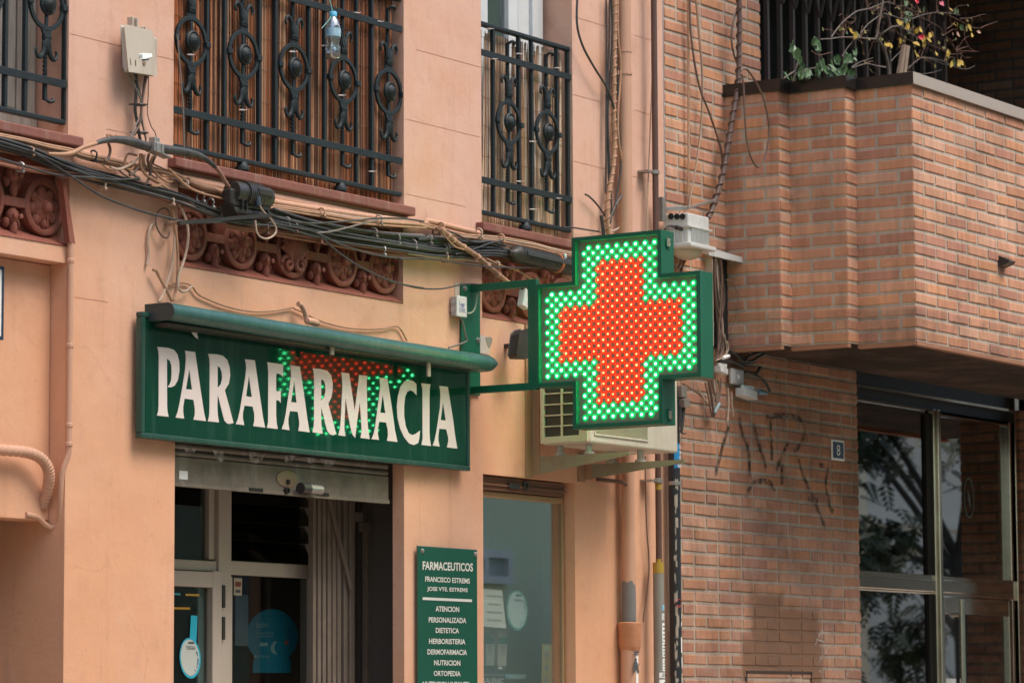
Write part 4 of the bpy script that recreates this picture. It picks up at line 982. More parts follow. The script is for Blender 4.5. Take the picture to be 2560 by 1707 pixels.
M['led_red']=mk('red_led',(.7,.1,.05),.3,emit=((1.0,.042,.018),11))
rl_=random.Random(77)
def dome(m,y,z,x,sgn,r=.0062):
    if r>.005: r*=rl_.uniform(.88,1.10)
    m.lathe((x,y,z),(sgn,0,0),[(r,0),(r*.95,r*.45),(r*.7,r*.95),(r*.3,r*1.2)],8)
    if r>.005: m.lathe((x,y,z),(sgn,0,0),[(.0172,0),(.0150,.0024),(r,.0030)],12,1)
cnt={'g':0,'r':0}; rest={'g':MB(),'r':MB()}; rear={'g':MB(),'r':MB()}; amb=MB()
for i in range(32):
    for j in range(32):
        if not(8<=i<=23 or 8<=j<=23): continue
        p=cp(i-15.5,15.5-j,xp)
        if (i+j)%2==0:
            if 0<i<31 and 0<j<31: dome(amb,p.y,p.z,xp,-1,.0022)
            continue
        red=(11<=i<=20 and 3<=j<=28) or (3<=i<=28 and 11<=j<=20); k='r' if red else 'g'
        dome(rear[k],p.y,p.z,xb-.022,1)
        if cnt[k]<100 and (k=='g' or (i%2==0)):
            cnt[k]+=1; mm=MB(); dome(mm,p.y,p.z,xp,-1); mm.build('green_led' if k=='g' else 'red_led',[M['led_green'],M['halo_green']] if k=='g' else [M['led_red'],M['halo_red']],cs,smooth=60)
        else: dome(rest[k],p.y,p.z,xp,-1)
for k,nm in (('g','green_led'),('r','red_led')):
    mt=[M['led_green'],M['halo_green']] if k=='g' else [M['led_red'],M['halo_red']]
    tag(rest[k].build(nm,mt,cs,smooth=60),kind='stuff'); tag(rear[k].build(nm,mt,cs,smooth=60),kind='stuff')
tag(amb.build('unlit_led',mk('amber_led',(.5,.40,.12),.3),cs),kind='stuff')
zA=FX('R8',900,850,XC).z; zB=FX('A5',1780,602,XC).z
m=MB(); yb_=YC+HO_*S
m.box(XC-.015,XC+.015,yb_-.0,yb_+.045,zB-.017,zA+.017); m.build('mount_post',M['cross_green'],cs,bevel=.002)
for z in (zA,zB):
    m=MB(); m.box(XC-.014,XC+.014,yb_+.045,-.0125,z-.0165,z+.0165); m.build('arm',M['cross_green'],cs,bevel=.002)
m=MB(); m.box(F('R8',598,900,.01).x,F('R8',782,900,.01).x,-.012,-.001,FX('A5',1700,650,XC).z-.0,F('R8',690,832,.01).z); 
pl=m.build('wall_plate',M['cross_green'],cs,bevel=.002)
m=MB()
for r,x,y in (('R8',633,868),('A5',1705,118)): q=F(r,x,y,.012); m.lathe(q,(0,-1,0),[(.014,0),(.014,.003),(.008,.003),(.008,.010)],10)
m.build('bolt',M['steel'],pl)
for r,x,y in (('A2',1700,295),('A3',1655,768)):
    q=FX(r,x,y,XC+.035); yy=YC-AO_*S
    m=MB(); m.lathe((XC+.036,yy,q.z),(0,-1,0),[(.030,0),(.030,.005),(.025,.006),(.024,.001)],24,0,(1,0,0),.72); v=m.build('vent',M['cross_green'],cs,smooth=40)
    m=MB()
    for k in range(-3,4): m.box(XC+.036-.014,XC+.036+.014,yy-.006,yy-.0035,q.z+k*.0055-.0014,q.z+k*.0055+.0014)
    m.build('vent_slat',M['ac_side'],v)
# plaster patch broken out beside the plate
q=Fs('R8',[(785,1318),(830,1330),(868,1340),(905,1355),(908,1385),(888,1400),(885,1440),(875,1480),(880,1515),(785,1500)],.003)
m=MB(); m.prism3(q,Vector((0,.0025,0))); m.build('bare_plaster',mk('bare_plaster',(.50,.46,.38),.9,0,(.42,.38,.31),14,.5),house)
q=Fs('R8',[(838,1345),(880,1340),(908,1358),(900,1400),(885,1440),(872,1450),(850,1400)],.0045); m=MB(); m.prism3(q,Vector((0,.0014,0))); m.build('bare_plaster',mk('grey_mortar_patch',(.27,.25,.21),.95,0,(.2,.19,.16),20,.5),house)
q=Fs('R8',[(540,805),(598,815),(598,940),(540,935)],.003); m=MB(); m.prism3(q,Vector((0,.0025,0))); m.build('bare_plaster',mk('white_filler',(.52,.45,.38),.8),house)

def wall_box(r,xl,xc,xr,yt,yb,off0=0.0):
    ym=(yt+yb)/2; X=F(r,xl,ym,off0).x; yf=FX(r,xc,ym,X).y; X2=F(r,xr,ym,-yf).x
    return X,X2,yf,-off0,FX(r,xc,yb,X).z,FX(r,xc,yt,X).z
# small connection box beside the bracket
X,X2,yf,yb,z0,z1=wall_box('R8',492,562,656,938,1134,.004)
jb=thing('connection_box','small pale grey connection box lettered SEF beside the cross bracket','junction box',((X+X2)/2,(yf+yb)/2,z0))
m=MB(); m.box(X,X2,yf+.012,yb,z0,z1); m.build('body',M['grey_box'],jb,bevel=.006); m=MB(); m.box(X-.002,X2+.002,yf,yf+.0115,z0-.002,z1+.002); m.build('lid',M['white_box'],jb,bevel=.004)
m=MB()
for zz in (.3,.7): m.lathe((X+.0005,(yf+.012+yb)/2,z0+(z1-z0)*zz),(-1,0,0),[(.0125,0),(.0125,.003),(.010,.004)],14)
m.build('knockout',M['grey_box'],jb,smooth=40)
bl=mk('blue_ink',(.05,.09,.32),.6); wx=(X2-X)
text_mesh('SEF','lettering',bl,jb,(X+wx*.33,yf-.0008,z0+(z1-z0)*.48),(1,0,0),(0,0,1),wx*.42,(z1-z0)*.17,.02)
m=MB(); 
for zz in (.40,.34,.28): m.box(X+wx*.30,X+wx*.80,yf-.0008,yf-.0003,z0+(z1-z0)*zz,z0+(z1-z0)*(zz+.02))
m.box(X+wx*.22,X+wx*.24,yf-.0008,yf-.0003,z0+(z1-z0)*.22,z0+(z1-z0)*.76); m.box(X+wx*.22,X+wx*.86,yf-.0008,yf-.0003,z0+(z1-z0)*.22,z0+(z1-z0)*.235); m.build('printed_lines',bl,jb)
def single(name,label,cat,pts,r,mat,n=8,sub=5,group=None):
    m=MB(); m.tube(pts,r,n,sub); return tag(m.build(name,mat,None,smooth=True),label,cat,group)
single('cable','pale green cable curving from the SEF box to the cross bracket','cable',Fs('R8',[(655,1108),(690,1108),(725,1080),(745,1020),(752,960),(760,905)],.035),.0042,mk('pale_green_cable',(.33,.38,.25),.5))
single('cable','grey cable dropping from the SEF box to the awning','cable',Fs('R8',[(572,1135),(605,1180),(625,1240),(638,1310),(655,1375),(630,1395),(560,1420),(475,1448)],.03),.0042,M['cable_grey'])

# ---------------------------------------------------------------- professional plaque
a=F('S4',182,600,.022); b=F('S4',600,630,.022)
pq=thing('plaque','tall dark green plaque headed FARMACEUTICOS fixed to the pier between doorway and window','plaque',((a.x+b.x)/2,-.011,1.5))
m=MB(); m.box(a.x,b.x,-.022,-.014,1.5,(a.z+b.z)/2); m.build('board',mk('glossy_green_plaque',(.006,.085,.050),.10,0,(.008,.075,.045),2,.3,spec=.7),pq,bevel=.002)
TX=[('FARMACEUTICOS',(216,770),(570,783),60),('FRANCISCO ESTREMS',(234,853),(548,868),37),('JOSE VTE. ESTREMS',(248,925),(533,936),37),('ATENCION',(307,1063),(473,1068),38),('PERSONALIZADA',(259,1140),(523,1146),38),('DIETETICA',(308,1214),(472,1218),37),('HERBORISTERIA',(261,1291),(517,1295),38),('DERMOFARMACIA',(250,1366),(528,1370),38),('NUTRICION',(296,1442),(481,1445),38),('ORTOPEDIA',(294,1517),(483,1519),37),('NUTRICION INFANTIL',(216,1592),(553,1594),37)]
pw=mk('plaque_white',(.66,.66,.60),.4)
for s,p,q,h in TX: ftext(s,'lettering',pw,pq,'S4',p,q,h,.0235,.024)
m=MB(); p=F('S4',217,975,.0235); q=F('S4',563,985,.0235); zz=(p.z+q.z)/2; m.box(p.x,q.x,-.0235,-.0222,zz-.006,zz+.006); m.build('rule',pw,pq)
m=MB()
for x,y in ((212,637),(585,660)): m.lathe(F('S4',x,y,.022),(0,-1,0),[(.011,0),(.010,.005),(.005,.008)],14)
m.build('screw',M['steel'],pq,smooth=40)

# notices behind the display window and the shop door
def sheet(name,label,cat,r,pts,off,mat,th=.001):
    m=MB(); m.prism3(Fs(r,pts,off),Vector((0,th,0))); o=m.build(name,mat); tag(o,label,cat); return o
DG=-.082
pap=sheet('paper_notice','white paper notice about natural products taped inside the display window','notice','A8',[(372,278),(632,300),(686,822),(358,788),(350,400)],DG,M['white_paper'])
for s,p,q,h in (('USA PRODUCTOS',(425,388),(636,405),30),('NATURALES',(450,500),(606,512),30),('PARA PREVENIR',(420,606),(625,624),30),('EL CATARRO',(438,718),(612,728),30)): ftext(s,'lettering',M['ink'],pap,'A8',p,q,h,DG+.001,.005)
def oval(r,cx,cy,rx,ry,n=28,lean=0): return [(cx+rx*math.cos(t)+lean*math.sin(t),cy+ry*math.sin(t)) for t in [i*2*math.pi/n for i in range(n)]]
M['teal_rim']=mk('teal_rim',(.15,.48,.42),.6)
lf_=sheet('leaflet','oval white leaflet with teal rim inside the display window reading TE REGALA','leaflet','A8',oval('A8',836,572,143,275,28,8),DG,M['teal_rim'])
m=MB(); m.prism3(Fs('A8',oval('A8',838,568,124,248,28,8),DG+.0008),Vector((0,.0006,0))); m.build('leaflet_face',mk('leaflet_white',(.70,.74,.72),.6,0,(.55,.70,.74),60,.15),lf_)
ftext('TE REGALA','lettering',M['ink'],lf_,'A8',(785,452),(925,460),36,DG+.002,.008)
m=MB(); m.prism3(Fs('A8',[(820,353),(900,355),(900,383),(820,381)],DG+.002),Vector((0,.0005,0))); m.build('printed_band',mk('teal_ink',(.02,.12,.11),.6),lf_)
rn=random.Random(4); m=MB()
for k in range(16):
    t=rn.uniform(-.6,1.3); x=838+105*math.cos(t); y=568+215*math.sin(t); m.prism3(Fs('A8',[(x-9,y-14),(x+8,y-4),(x+3,y+14)],DG+.002),Vector((0,.0004,0)))
m.build('printed_motif',mk('blue_motif',(.10,.36,.45),.6),lf_)
for nm,lab,pts,col in (('carton','narrow white carton with teal top standing lower left in the display window',[(415,940),(527,945),(520,1330),(402,1325)],(.46,.48,.45)),('carton','taller white carton with teal band right of the narrow one in the display window',[(583,855),(702,858),(687,1345),(567,1340)],(.50,.47,.42))):
    p=Fs('A8',pts,DG-.06); m=MB(); m.prism3(p,Vector((0,.05,0))); c_=m.build(nm,mk(nm+'_board',col,.6)); tag(c_,lab,'box')
    a_=pts[0]; b_=pts[1]; yy=[940,1030] if 'narrow' in lab else [1035,1150]
    m=MB(); m.prism3(Fs('A8',[(a_[0]-1,yy[0]),(b_[0]-4,yy[0]+5),(b_[0]-6,yy[1]+5),(a_[0]-6,yy[1])],DG-.059),Vector((0,.0006,0))); m.build('printed_band',mk('teal_print',(.06,.22,.20),.6),c_)
    m=MB()
    for k in range(6): yq=yy[1]+25+k*22; m.prism3(Fs('A8',[(a_[0]+20,yq),(b_[0]-30,yq+4),(b_[0]-30,yq+12),(a_[0]+20,yq+8)],DG-.059),Vector((0,.0005,0)))
    m.build('printed_lines',mk('grey_print',(.22,.22,.21),.7),c_)
gc=sheet('display_card','dark slate card lettered GALÉNIC at the bottom of the display window','card','A8',[(340,1322),(672,1330),(668,1640),(336,1640)],DG-.02,mk('slate_card',(.035,.050,.065),.4))
ftext('GALÉNIC','lettering',M['white_paper'],gc,'A8',(352,1568),(655,1570),88,DG-.0185,.012)
m=MB(); m.prism3(Fs('A8',oval('A8',606,1357,32,20,14,6),DG-.0188),Vector((0,.0004,0))); m.build('printed_motif',M['white_paper'],gc)
ftext('Especialista en cosmetica sensorial','lettering',M['white_paper'],gc,'A8',(360,1460),(655,1466),20,DG-.0185,.0)
ys=sheet('shelf_strip','yellow strip with round grey marks inside the right edge of the display window','strip','A8',[(1178,1030),(1312,1034),(1308,1640),(1168,1640)],DG-.01,mk('yellow_strip',(.42,.33,.11),.5,0,(.36,.28,.10),8,.3))
m=MB()
for yy in (1180,1355,1520): m.prism3(Fs('A8',oval('A8',1236,yy,30,36,16),DG-.009),Vector((0,.0005,0)))
m.build('round_mark',mk('grey_mark',(.20,.20,.19),.6),ys)
m=MB(); m.prism3(Fs('A8',[(1205,1062),(1272,1064),(1272,1120),(1205,1118)],DG-.009),Vector((0,.0005,0))); m.build('printed_band',mk('light_green_print',(.35,.52,.30),.6),ys)
sheet('counter_edge','blue and white shelf edge low in the display window','shelf','A8',[(675,1440),(960,1444),(960,1506),(675,1502)],-.20,mk('blue_shelf_edge',(.05,.38,.50),.5,0,(.6,.6,.58),6,.15),.02)
# shop door
ad=thing('advert','round teal advert with a flat base lettered balm inside the shop door','advert',F('S3',725,1500,-.45))
pts=[(560+165+165*math.cos(t),1265+175*math.sin(t)*-1) for t in [(-50+i*280/30)*math.pi/180 for i in range(31)]]+[(603,1425),(600,1500),(843,1500),(848,1425)]
m=MB(); m.prism3(Fs('S3',pts,-.452),Vector((0,.003,0))); m.build('board',mk('teal_board',(.006,.15,.22),.5),ad)
aw_=mk('pale_print',(.22,.32,.33),.6)
ftext('balm','lettering',aw_,ad,'S3',(624,1210),(698,1208),40,-.451,.0)
for s,p,q,h in (('LO ESENCIAL DE',(624,1252),(735,1250),14),('LA HIDRATACION',(624,1272),(730,1270),14),('LETIPharma',(625,1404),(705,1402),20)): ftext(s,'lettering',aw_,ad,'S3',p,q,h,-.451,.0)
m=MB(); m.prism3(Fs('S3',[(760,1295),(735,1300),(715,1330),(715,1355),(735,1378),(760,1382),(742,1360),(738,1335),(745,1312)],-.451),Vector((0,.0005,0))); m.prism3(Fs('S3',oval('S3',615,1395,9,9,12),-.451),Vector((0,.0005,0))); m.prism3(Fs('S3',[(643,1306),(696,1305),(696,1327),(643,1328)],-.451),Vector((0,.0005,0))); m.build('printed_motif',aw_,ad)
m=MB(); m.prism3(Fs('S3',oval('S3',817,1305,14,14,14),-.451),Vector((0,.0005,0))); m.build('red_spot',mk('red_spot',(.45,.08,.05),.5),ad)
lb=thing('leaflet','oval white and blue leaflet with a handle in the shop door pane reading TE REGALA','leaflet',F('S3',193,1530,-.415))
M['blue_card']=mk('blue_card',(.02,.40,.55),.5)
m=MB(); m.prism3(Fs('S3',oval('S3',195,1405,68,132,28,6)[::-1],-.416),Vector((0,.001,0))); m.prism3(Fs('S3',[(200,1130),(242,1132),(235,1300),(192,1290)],-.4165),Vector((0,.001,0))); m.build('card',M['blue_card'],lb)
m=MB(); m.prism3(Fs('S3',oval('S3',194,1402,60,118,28,6)[::-1],-.415),Vector((0,.0006,0))); m.build('leaflet_face',mk('leaflet_cream',(.58,.57,.50),.6,0,(.45,.52,.52),70,.15),lb)
ftext('TE REGALA','lettering',M['ink'],lb,'S3',(168,1350),(228,1352),24,-.4142,.008)
m=MB(); m.prism3(Fs('S3',[(183,1300),(220,1300),(220,1314),(183,1313)],-.4142),Vector((0,.0004,0))); m.build('printed_band',M['ink'],lb)
m=MB(); rn=random.Random(7)
for k in range(14):
    t=rn.uniform(-.7,1.2); x=194+52*math.cos(t); y=1420+85*math.sin(t); m.prism3(Fs('S3',[(x-5,y-9),(x+5,y-2),(x+1,y+9)],-.4142),Vector((0,.0004,0)))
m.build('printed_motif',mk('blue_print',(.04,.20,.32),.6),lb)
st=sheet('sticker','small cream sticker with a red panel in the top corner of the shop door glass','sticker','S3',[(478,888),(530,890),(528,1002),(477,1000)],-.428,mk('cream_sticker',(.40,.34,.25),.6))
m=MB(); m.prism3(Fs('S3',[(486,912),(523,913),(522,945),(486,944)],-.4272),Vector((0,.0004,0))); m.build('printed_band',mk('red_brown_print',(.18,.04,.02),.6),st)
m=MB(); m.prism3(Fs('S3',[(488,964),(520,965),(520,984),(488,983)],-.4272),Vector((0,.0004,0))); m.build('printed_band',M['ink'],st)
sheet('paper_notice','pale printed price list behind the shop door glass','notice','S3',[(487,995),(570,998),(568,1328),(485,1325)],-.45,mk('pale_blue_paper',(.16,.18,.20),.7,0,(.10,.12,.14),40,.3))
for i,(x0,x1,y,c) in enumerate(((165,255,998,(.45,.28,.03)),(86,195,1084,(.45,.25,.02)),(90,132,992,(.03,.25,.27)))):
    sheet('coloured_sticker',['yellow strip sticker high in the shop door pane','orange strip sticker under the yellow one in the shop door pane','small teal strip sticker left of the yellow one in the shop door pane'][i],'sticker','S3',[(x0,y-8),(x1,y-6),(x1,y+8),(x0,y+6)],-.415,mk('strip_colour',c,.5))
# ---------------------------------------------------------------- air conditioner on brackets
M['ac']=mk('yellowed_white_enamel',(.56,.52,.44),.45,0,(.47,.42,.33),4,.4,streak=((.30,.22,.14),14,2,.35))
pass
X,X2,yf,yb,z0,z1=wall_box('A3',222,742,1722,700,1062,.10)
z0=FX('A3',745,1066,X).z; z1=z0+.50
X2=F('A3',1722,1150,-yf).x
ac=thing('air_conditioner','yellowed outdoor air conditioner unit mounted behind the pharmacy cross','air conditioner',((X+X2)/2,(yf+yb)/2,z0))
m=MB(); m.box(X+.016,X2,yf,yb,z0,z1); m.build('casing',M['ac'],ac,bevel=.010,seg=3)
gr=MB(); ya=yf+.06
gr.box(X-.002,X+.012,yf+.004,yf+.050,z0+.005,z1-.01); gr.box(X-.002,X+.012,yb-.02,yb,z0+.005,z1-.01); gr.box(X-.002,X+.012,yf+.050,yb-.02,z0+.005,z0+.035); gr.box(X-.002,X+.012,yf+.05,yb-.02,z1-.04,z1-.01)
ymid=(yf+.05+yb-.02)/2
gr.box(X-.001,X+.010,ymid-.005,ymid+.005,z0+.035,z1-.04)
k=z0+.035+.048
while k<z1-.05: gr.box(X-.001,X+.010,yf+.05,yb-.02,k-.003,k+.003); k+=.051
gr.build('side_grille',M['ac_side'],ac,bevel=.002)
m=MB(); m.box(X+.0135,X+.0155,yf+.05,yb-.02,z0+.035,z1-.04); m.build('condenser_coil',mk('coil',(.035,.035,.03),.6,.1,(.06,.055,.045),60,.3),ac)
fa=F('A3',815,980,-yf).x; fbx=F('A3',1382,1040,-yf).x; zf0=F('A3',1100,1010,-yf).z
m=MB(); cx=(fa+fbx)/2; r_=(fbx-fa)/2
for q in ((fa-.008,fa,zf0,zf0+2*r_),(fbx,fbx+.008,zf0,zf0+2*r_),(fa-.008,fbx+.008,zf0-.008,zf0),(fa-.008,fbx+.008,zf0+2*r_,zf0+2*r_+.008)): m.box(q[0],q[1],yf-.006,yf+.002,q[2],q[3])
m.build('fan_surround',M['ac'],ac,bevel=.002)
m=MB()
for i in range(46):
    x=fa+(fbx-fa)*(i+.5)/46; m.tube([Vector((x,yf-.003,zf0)),Vector((x,yf-.012,zf0+r_)),Vector((x,yf-.003,zf0+2*r_))],.0022,5)
m.build('fan_grille',M['ac_side'],ac)
m=MB(); m.box(fa,fbx,yf-.0015,yf-.0005,zf0,zf0+2*r_); m.build('fan_recess',mk('fan_recess',(.22,.20,.15),.7),ac)
for (xa,za,xt,zt,zb_,nm,fx) in ((120,1240,1190,1158,1432,'upper','A3'),(690,1312,1790,1254,1476,'lower','A3')):
    XX=F('A3',xa,(za+zb_)/2,0).x; zt0=FX('A3',xa,za,XX).z; zb0=FX('A3',xa,zb_,XX).z; yt=FX('A3',xt,zt,XX).y; zt1=FX('A3',xt,zt,XX).z; zq=(zt0+zt1)/2
    br=thing('wall_bracket','rusty cream angle bracket under the air conditioner, '+('nearer the shop window' if nm=='upper' else 'nearer the downpipe'),'bracket',(XX,yt/2,zb0),'brackets under the air conditioner')
    m=MB(); m.prism3([Vector((XX,-.002,zq)),Vector((XX,-.002,zb0)),Vector((XX,yt,zq-.016)),Vector((XX,yt,zq))],Vector((.004,0,0))); m.box(XX+.004,XX+.045,yt,-.002,zq-.004,zq); m.build('arm',mk('rusty_cream_paint',(.22,.185,.135),.6,0,(.28,.24,.175),5,.4,streak=((.16,.08,.04),9,9,.5)),br)
    xw=F('A3',xa-65,1400,0).x
    m=MB(); m.box(xw,XX+.0,-.010,-.001,zb0-.012,zq+.62 if nm=='upper' else zq+.05); m.box(XX-.004,XX,-.05,-.010,zb0-.0,zq+.6 if nm=='upper' else zq); m.build('wall_rail',mk('painted_rail',(.36,.215,.13),.7,0,(.28,.17,.10),6,.4),br)
    m=MB()
    for yy in (yf+.06,yf+.22): m.lathe((XX+.03,yy,zq),(0,0,1),[(.026,0),(.026,.012),(.016,.014),(.016,z0-zq-.001)],14)
    m.build('rubber_foot',M['grey_box'],br,smooth=40)
# floodlight on the wall behind the cross
q=F('A2',60,1380,.12)
fl=thing('floodlight','black floodlight on the wall half hidden by the left arm of the lit cross','floodlight',(q.x,-.1,q.z))
m=MB(); pA=Fs('A2',[(0,1330),(50,1290),(100,1285),(120,1470),(-60,1640),(-110,1610)],.13)
pA=Fs('S1',[(78,820),(95,700),(118,680),(150,672),(175,840),(90,838)],.13)
m.prism3(pA,Vector((.0,.05,0))); m.build('housing',M['black_plastic'],fl,bevel=.006); m=MB(); m.box(q.x-.0,q.x+.03,-.09,-.001,q.z-.04,q.z-.02); m.build('bracket',M['black_plastic'],fl)
# white plug connector by the cross arm
q=F('A2',50,940,.05); cb=thing('cable_connector','white plastic cable connector under the upper arm of the cross bracket','connector',q)
m=MB(); m.obox(q,Vector((.028,0,-.008)),Vector((0,.018,0)),Vector((.012,0,.042))); m.build('body',M['white_box'],cb,bevel=.004)
m=MB(); m.cyl(q+Vector((-.005,0,.045)),q+Vector((-.012,0,.075)),.015,10); m.build('gland',M['black_plastic'],cb,smooth=40)

# ---------------------------------------------------------------- pipes on the right pier
def vpipe(name,label,cat,x,y,r,z0,z1,mat,rings=(),bmat=None,ringmat=None,n=18):
    t=thing(name,label,cat,(x,y,z0)); m=MB(); m.cyl((x,y,z0),(x,y,z1),r,n); m.build('pipe',mat,t,smooth=40)
    for z,rr,h in rings:
        m=MB(); m.lathe((x,y,z),(0,0,1),[(r*.99,-h),(rr,-h*.8),(rr,h*.8),(r*.99,h)],n); m.build('collar',ringmat or mat,t,smooth=30)
    return t
M['pipe_pink']=mk('pink_painted_pipe',(.56,.32,.215),.65,0,(.50,.27,.17),3,.5,.15,40,streak=((.34,.20,.14),12,2,.35))
dx=F('R3',1558,700,.06).x; dy=-.05
zg=F('S5',458,930,.05).z; zs=F('S5',458,1180,.05).z
dp=vpipe('downpipe','thick pink painted downpipe running down the pier into a clay socket','pipe',dx,dy,.034,zg-.02,7.3,M['pipe_pink'],[(F('R3',1558,358,.06).z,.0365,.005),(F('R3',1558,508,.06).z,.0385,.008)])
m=MB(); m.box(dx-.075,dx-.033,-.045,-.002,F('R3',1558,508,.06).z-.010,F('R3',1558,508,.06).z+.010); m.build('pipe_clip',M['pipe_pink'],dp)
m=MB()
N=18; ring=[]; zlo=zs-.02
for k in range(N):
    a=2*math.pi*k/N; c_,s_=math.cos(a),math.sin(a); zz=zg+(.0 if -.2<c_ else .012)-(.045 if c_>.25 else 0)+.006*math.sin(5*a); ring.append((c_,s_,zz))
P=[(dx+.0346*c_,dy+.0346*s_,zlo) for c_,s_,z in ring]+[(dx+.0346*c_,dy+.0346*s_,z) for c_,s_,z in ring]
m._add(P,[(k,(k+1)%N,N+(k+1)%N,N+k) for k in range(N)]); m.build('bare_section',mk('grey_pvc',(.19,.185,.18),.5,0,(.14,.13,.125),4,.5),dp,smooth=True)
zc0=F('S5',465,1340,.05).z
m=MB(); m.lathe((dx+.004,dy,zc0-.02),(0,0,1),[(.046,0),(.052,.02),(.055,.03),(.056,zs-zc0-.01),(.060,zs-zc0+.005),(.060,zs-zc0+.02),(.050,zs-zc0+.024),(.047,zs-zc0+.01)],24); m.build('clay_socket',mk('lumpy_clay_paint',(.50,.225,.115),.8,0,(.42,.18,.09),9,.4,1.0,22),dp,smooth=50)
m=MB(); m.cyl((dx-.002,dy,.13),(dx-.002,dy,zc0),.043,18); m.build('lower_pipe',M['pipe_pink'],dp,smooth=40)
def wrapsheet(x,y,r,z0,z1,a0,a1,n=8):
    m=MB(); P=[]
    for i in range(n+1):
        a=R_(a0+(a1-a0)*i/n)
        for z in (z0,z1): P.append((x+r*math.cos(a),y+r*math.sin(a),z))
    m._add(P,[(2*i,2*i+2,2*i+3,2*i+1) for i in range(n)]); return m
def px_z(r,x,y,off=.08): return F(r,x,y,off).z
za,zb=px_z('S5',490,1350),px_z('S5',490,1640)
t=wrapsheet(dx-.002,dy,.0436,zb,za,-100,-45).build('sticker',M['white_paper']); tag(t,'white sticker with a small black figure on the pipe below the clay socket','sticker')
m=MB(); yq=dy-.0445
for pts in ([(480,1410),(495,1405),(498,1425),(486,1430)],[(478,1432),(500,1430),(512,1500),(500,1502),(492,1460),(484,1500),(476,1500)],[(476,1500),(484,1495),(514,1445),(510,1440)]): m.prism3(Fs('S5',pts,.096),Vector((0,.0005,0)))
m.build('printed_figure',M['ink'],t)
m=MB(); m.prism3(Fs('S5',[(478,1362),(512,1362),(512,1374),(478,1374)],.096),Vector((0,.0005,0))); m.prism3(Fs('S5',[(478,1380),(506,1380),(506,1387),(478,1387)],.096),Vector((0,.0005,0))); m.build('printed_lines',M['ink'],t)
# thin drain tube beside it
single('drain_tube','dark thin drain tube running down beside the pink downpipe','pipe',[F('S5',240,252,.03),F('S5',330,262,.05),F('S5',400,272,.06),F('S5',424,285,.06),F('S5',425,330,.03),F('S5',420,600,.02),F('S5',428,920,.03)],[.010,.010,.010,.0105,.008,.007,.007],mk('dirty_drain',(.17,.085,.05),.7,0,(.08,.045,.03),9,.4),8,3)
# gas pipe: brown, then yellow sleeve and grey guard pipe
gx=F('R4',388,700,.07).x; gy=-.06; zsl=px_z('S5',648,790)
gp=vpipe('gas_pipe','slim dark brown gas pipe with a yellow band above its grey guard pipe','pipe',gx,gy,.0155,zsl-.1,7.3,mk('brown_pipe_paint',(.085,.045,.036),.5,0,(.12,.06,.045),5,.4),
    [(px_z('S5',640,260),.022,.013),(px_z('R4',388,1180),.021,.011)],ringmat=M['steel'])
yl=mk('yellow_paint',(.40,.27,.03),.55,0,(.33,.21,.03),12,.4)
m=MB(); m.cyl((gx,gy,px_z('S5',640,318)),(gx,gy,px_z('S5',640,278)),.0162,18); m.build('yellow_band',yl,gp,smooth=40)
m=MB(); 
for yq in (px_z('S5',640,260),px_z('R4',388,1180)): m.box(gx-.075,gx-.018,gy-.004,-.0,yq-.005,yq+.005)
m.build('pipe_clip',M['steel'],gp)
gq=F('S5',650,1200,.08).x
gd=vpipe('guard_pipe','grey guard pipe with a yellow top and peeling stickers beside the black pipe','pipe',gq,gy-.01,.027,.13,zsl,mk('grey_pipe_paint',(.26,.25,.22),.5,0,(.21,.20,.175),6,.4,streak=((.14,.12,.10),14,2,.3)))
m=MB(); m.cyl((gq,gy-.01,px_z('S5',648,858)),(gq,gy-.01,zsl+.001),.0276,20); m.cyl((gq+.006,gy-.01,zsl),(gq+.006,gy-.01,zsl+.018),.011,12); m.build('yellow_sleeve',yl,gd,smooth=40)
rn=random.Random(2)
for (ya,yb_,mat,lab) in ((1062,1100,mk('sky_blue_sticker',(.22,.45,.58),.5),'sky blue sticker on the grey guard pipe'),(1120,1160,M['white_paper'],'small framed white sticker under the blue one on the guard pipe'),(1180,1300,M['white_paper'],'worn white sticker halfway down the grey guard pipe'),(1305,1400,M['white_paper'],'scraped white sticker above the framed one on the guard pipe'),(1410,1490,M['white_paper'],'framed white sticker above the lettered one on the guard pipe'),(1500,1535,M['white_paper'],'white sticker lettered UDA near the bottom of the guard pipe'),(1545,1640,M['white_paper'],'white sticker at the bottom edge on the guard pipe')):
    o_=wrapsheet(gq,gy-.01,.0274+rn.uniform(0,.0004),px_z('S5',650,yb_),px_z('S5',650,ya),-112 if ya<1490 else -150,-40).build('sticker',mat); tag(o_,lab,'sticker')
    zz0,zz1=px_z('S5',650,yb_),px_z('S5',650,ya)
    if 'UDA' in lab: text_mesh('U D A','lettering',M['ink'],o_,(gq-.020,gy-.01-.0285,zz0+.006),(1,0,0),(0,0,1),.036,.018,.03)
    elif mat is M['white_paper']:
        m=MB()
        for k in range(4):
            zq=zz0+(zz1-zz0)*(k+.6)/4.6
            m.box(gq-.006,gq+.012*rn.uniform(.5,1.1),gy-.01-.0283,gy-.01-.0280,zq,zq+(zz1-zz0)*.06)
        m.build('printed_lines',M['ink'],o_)
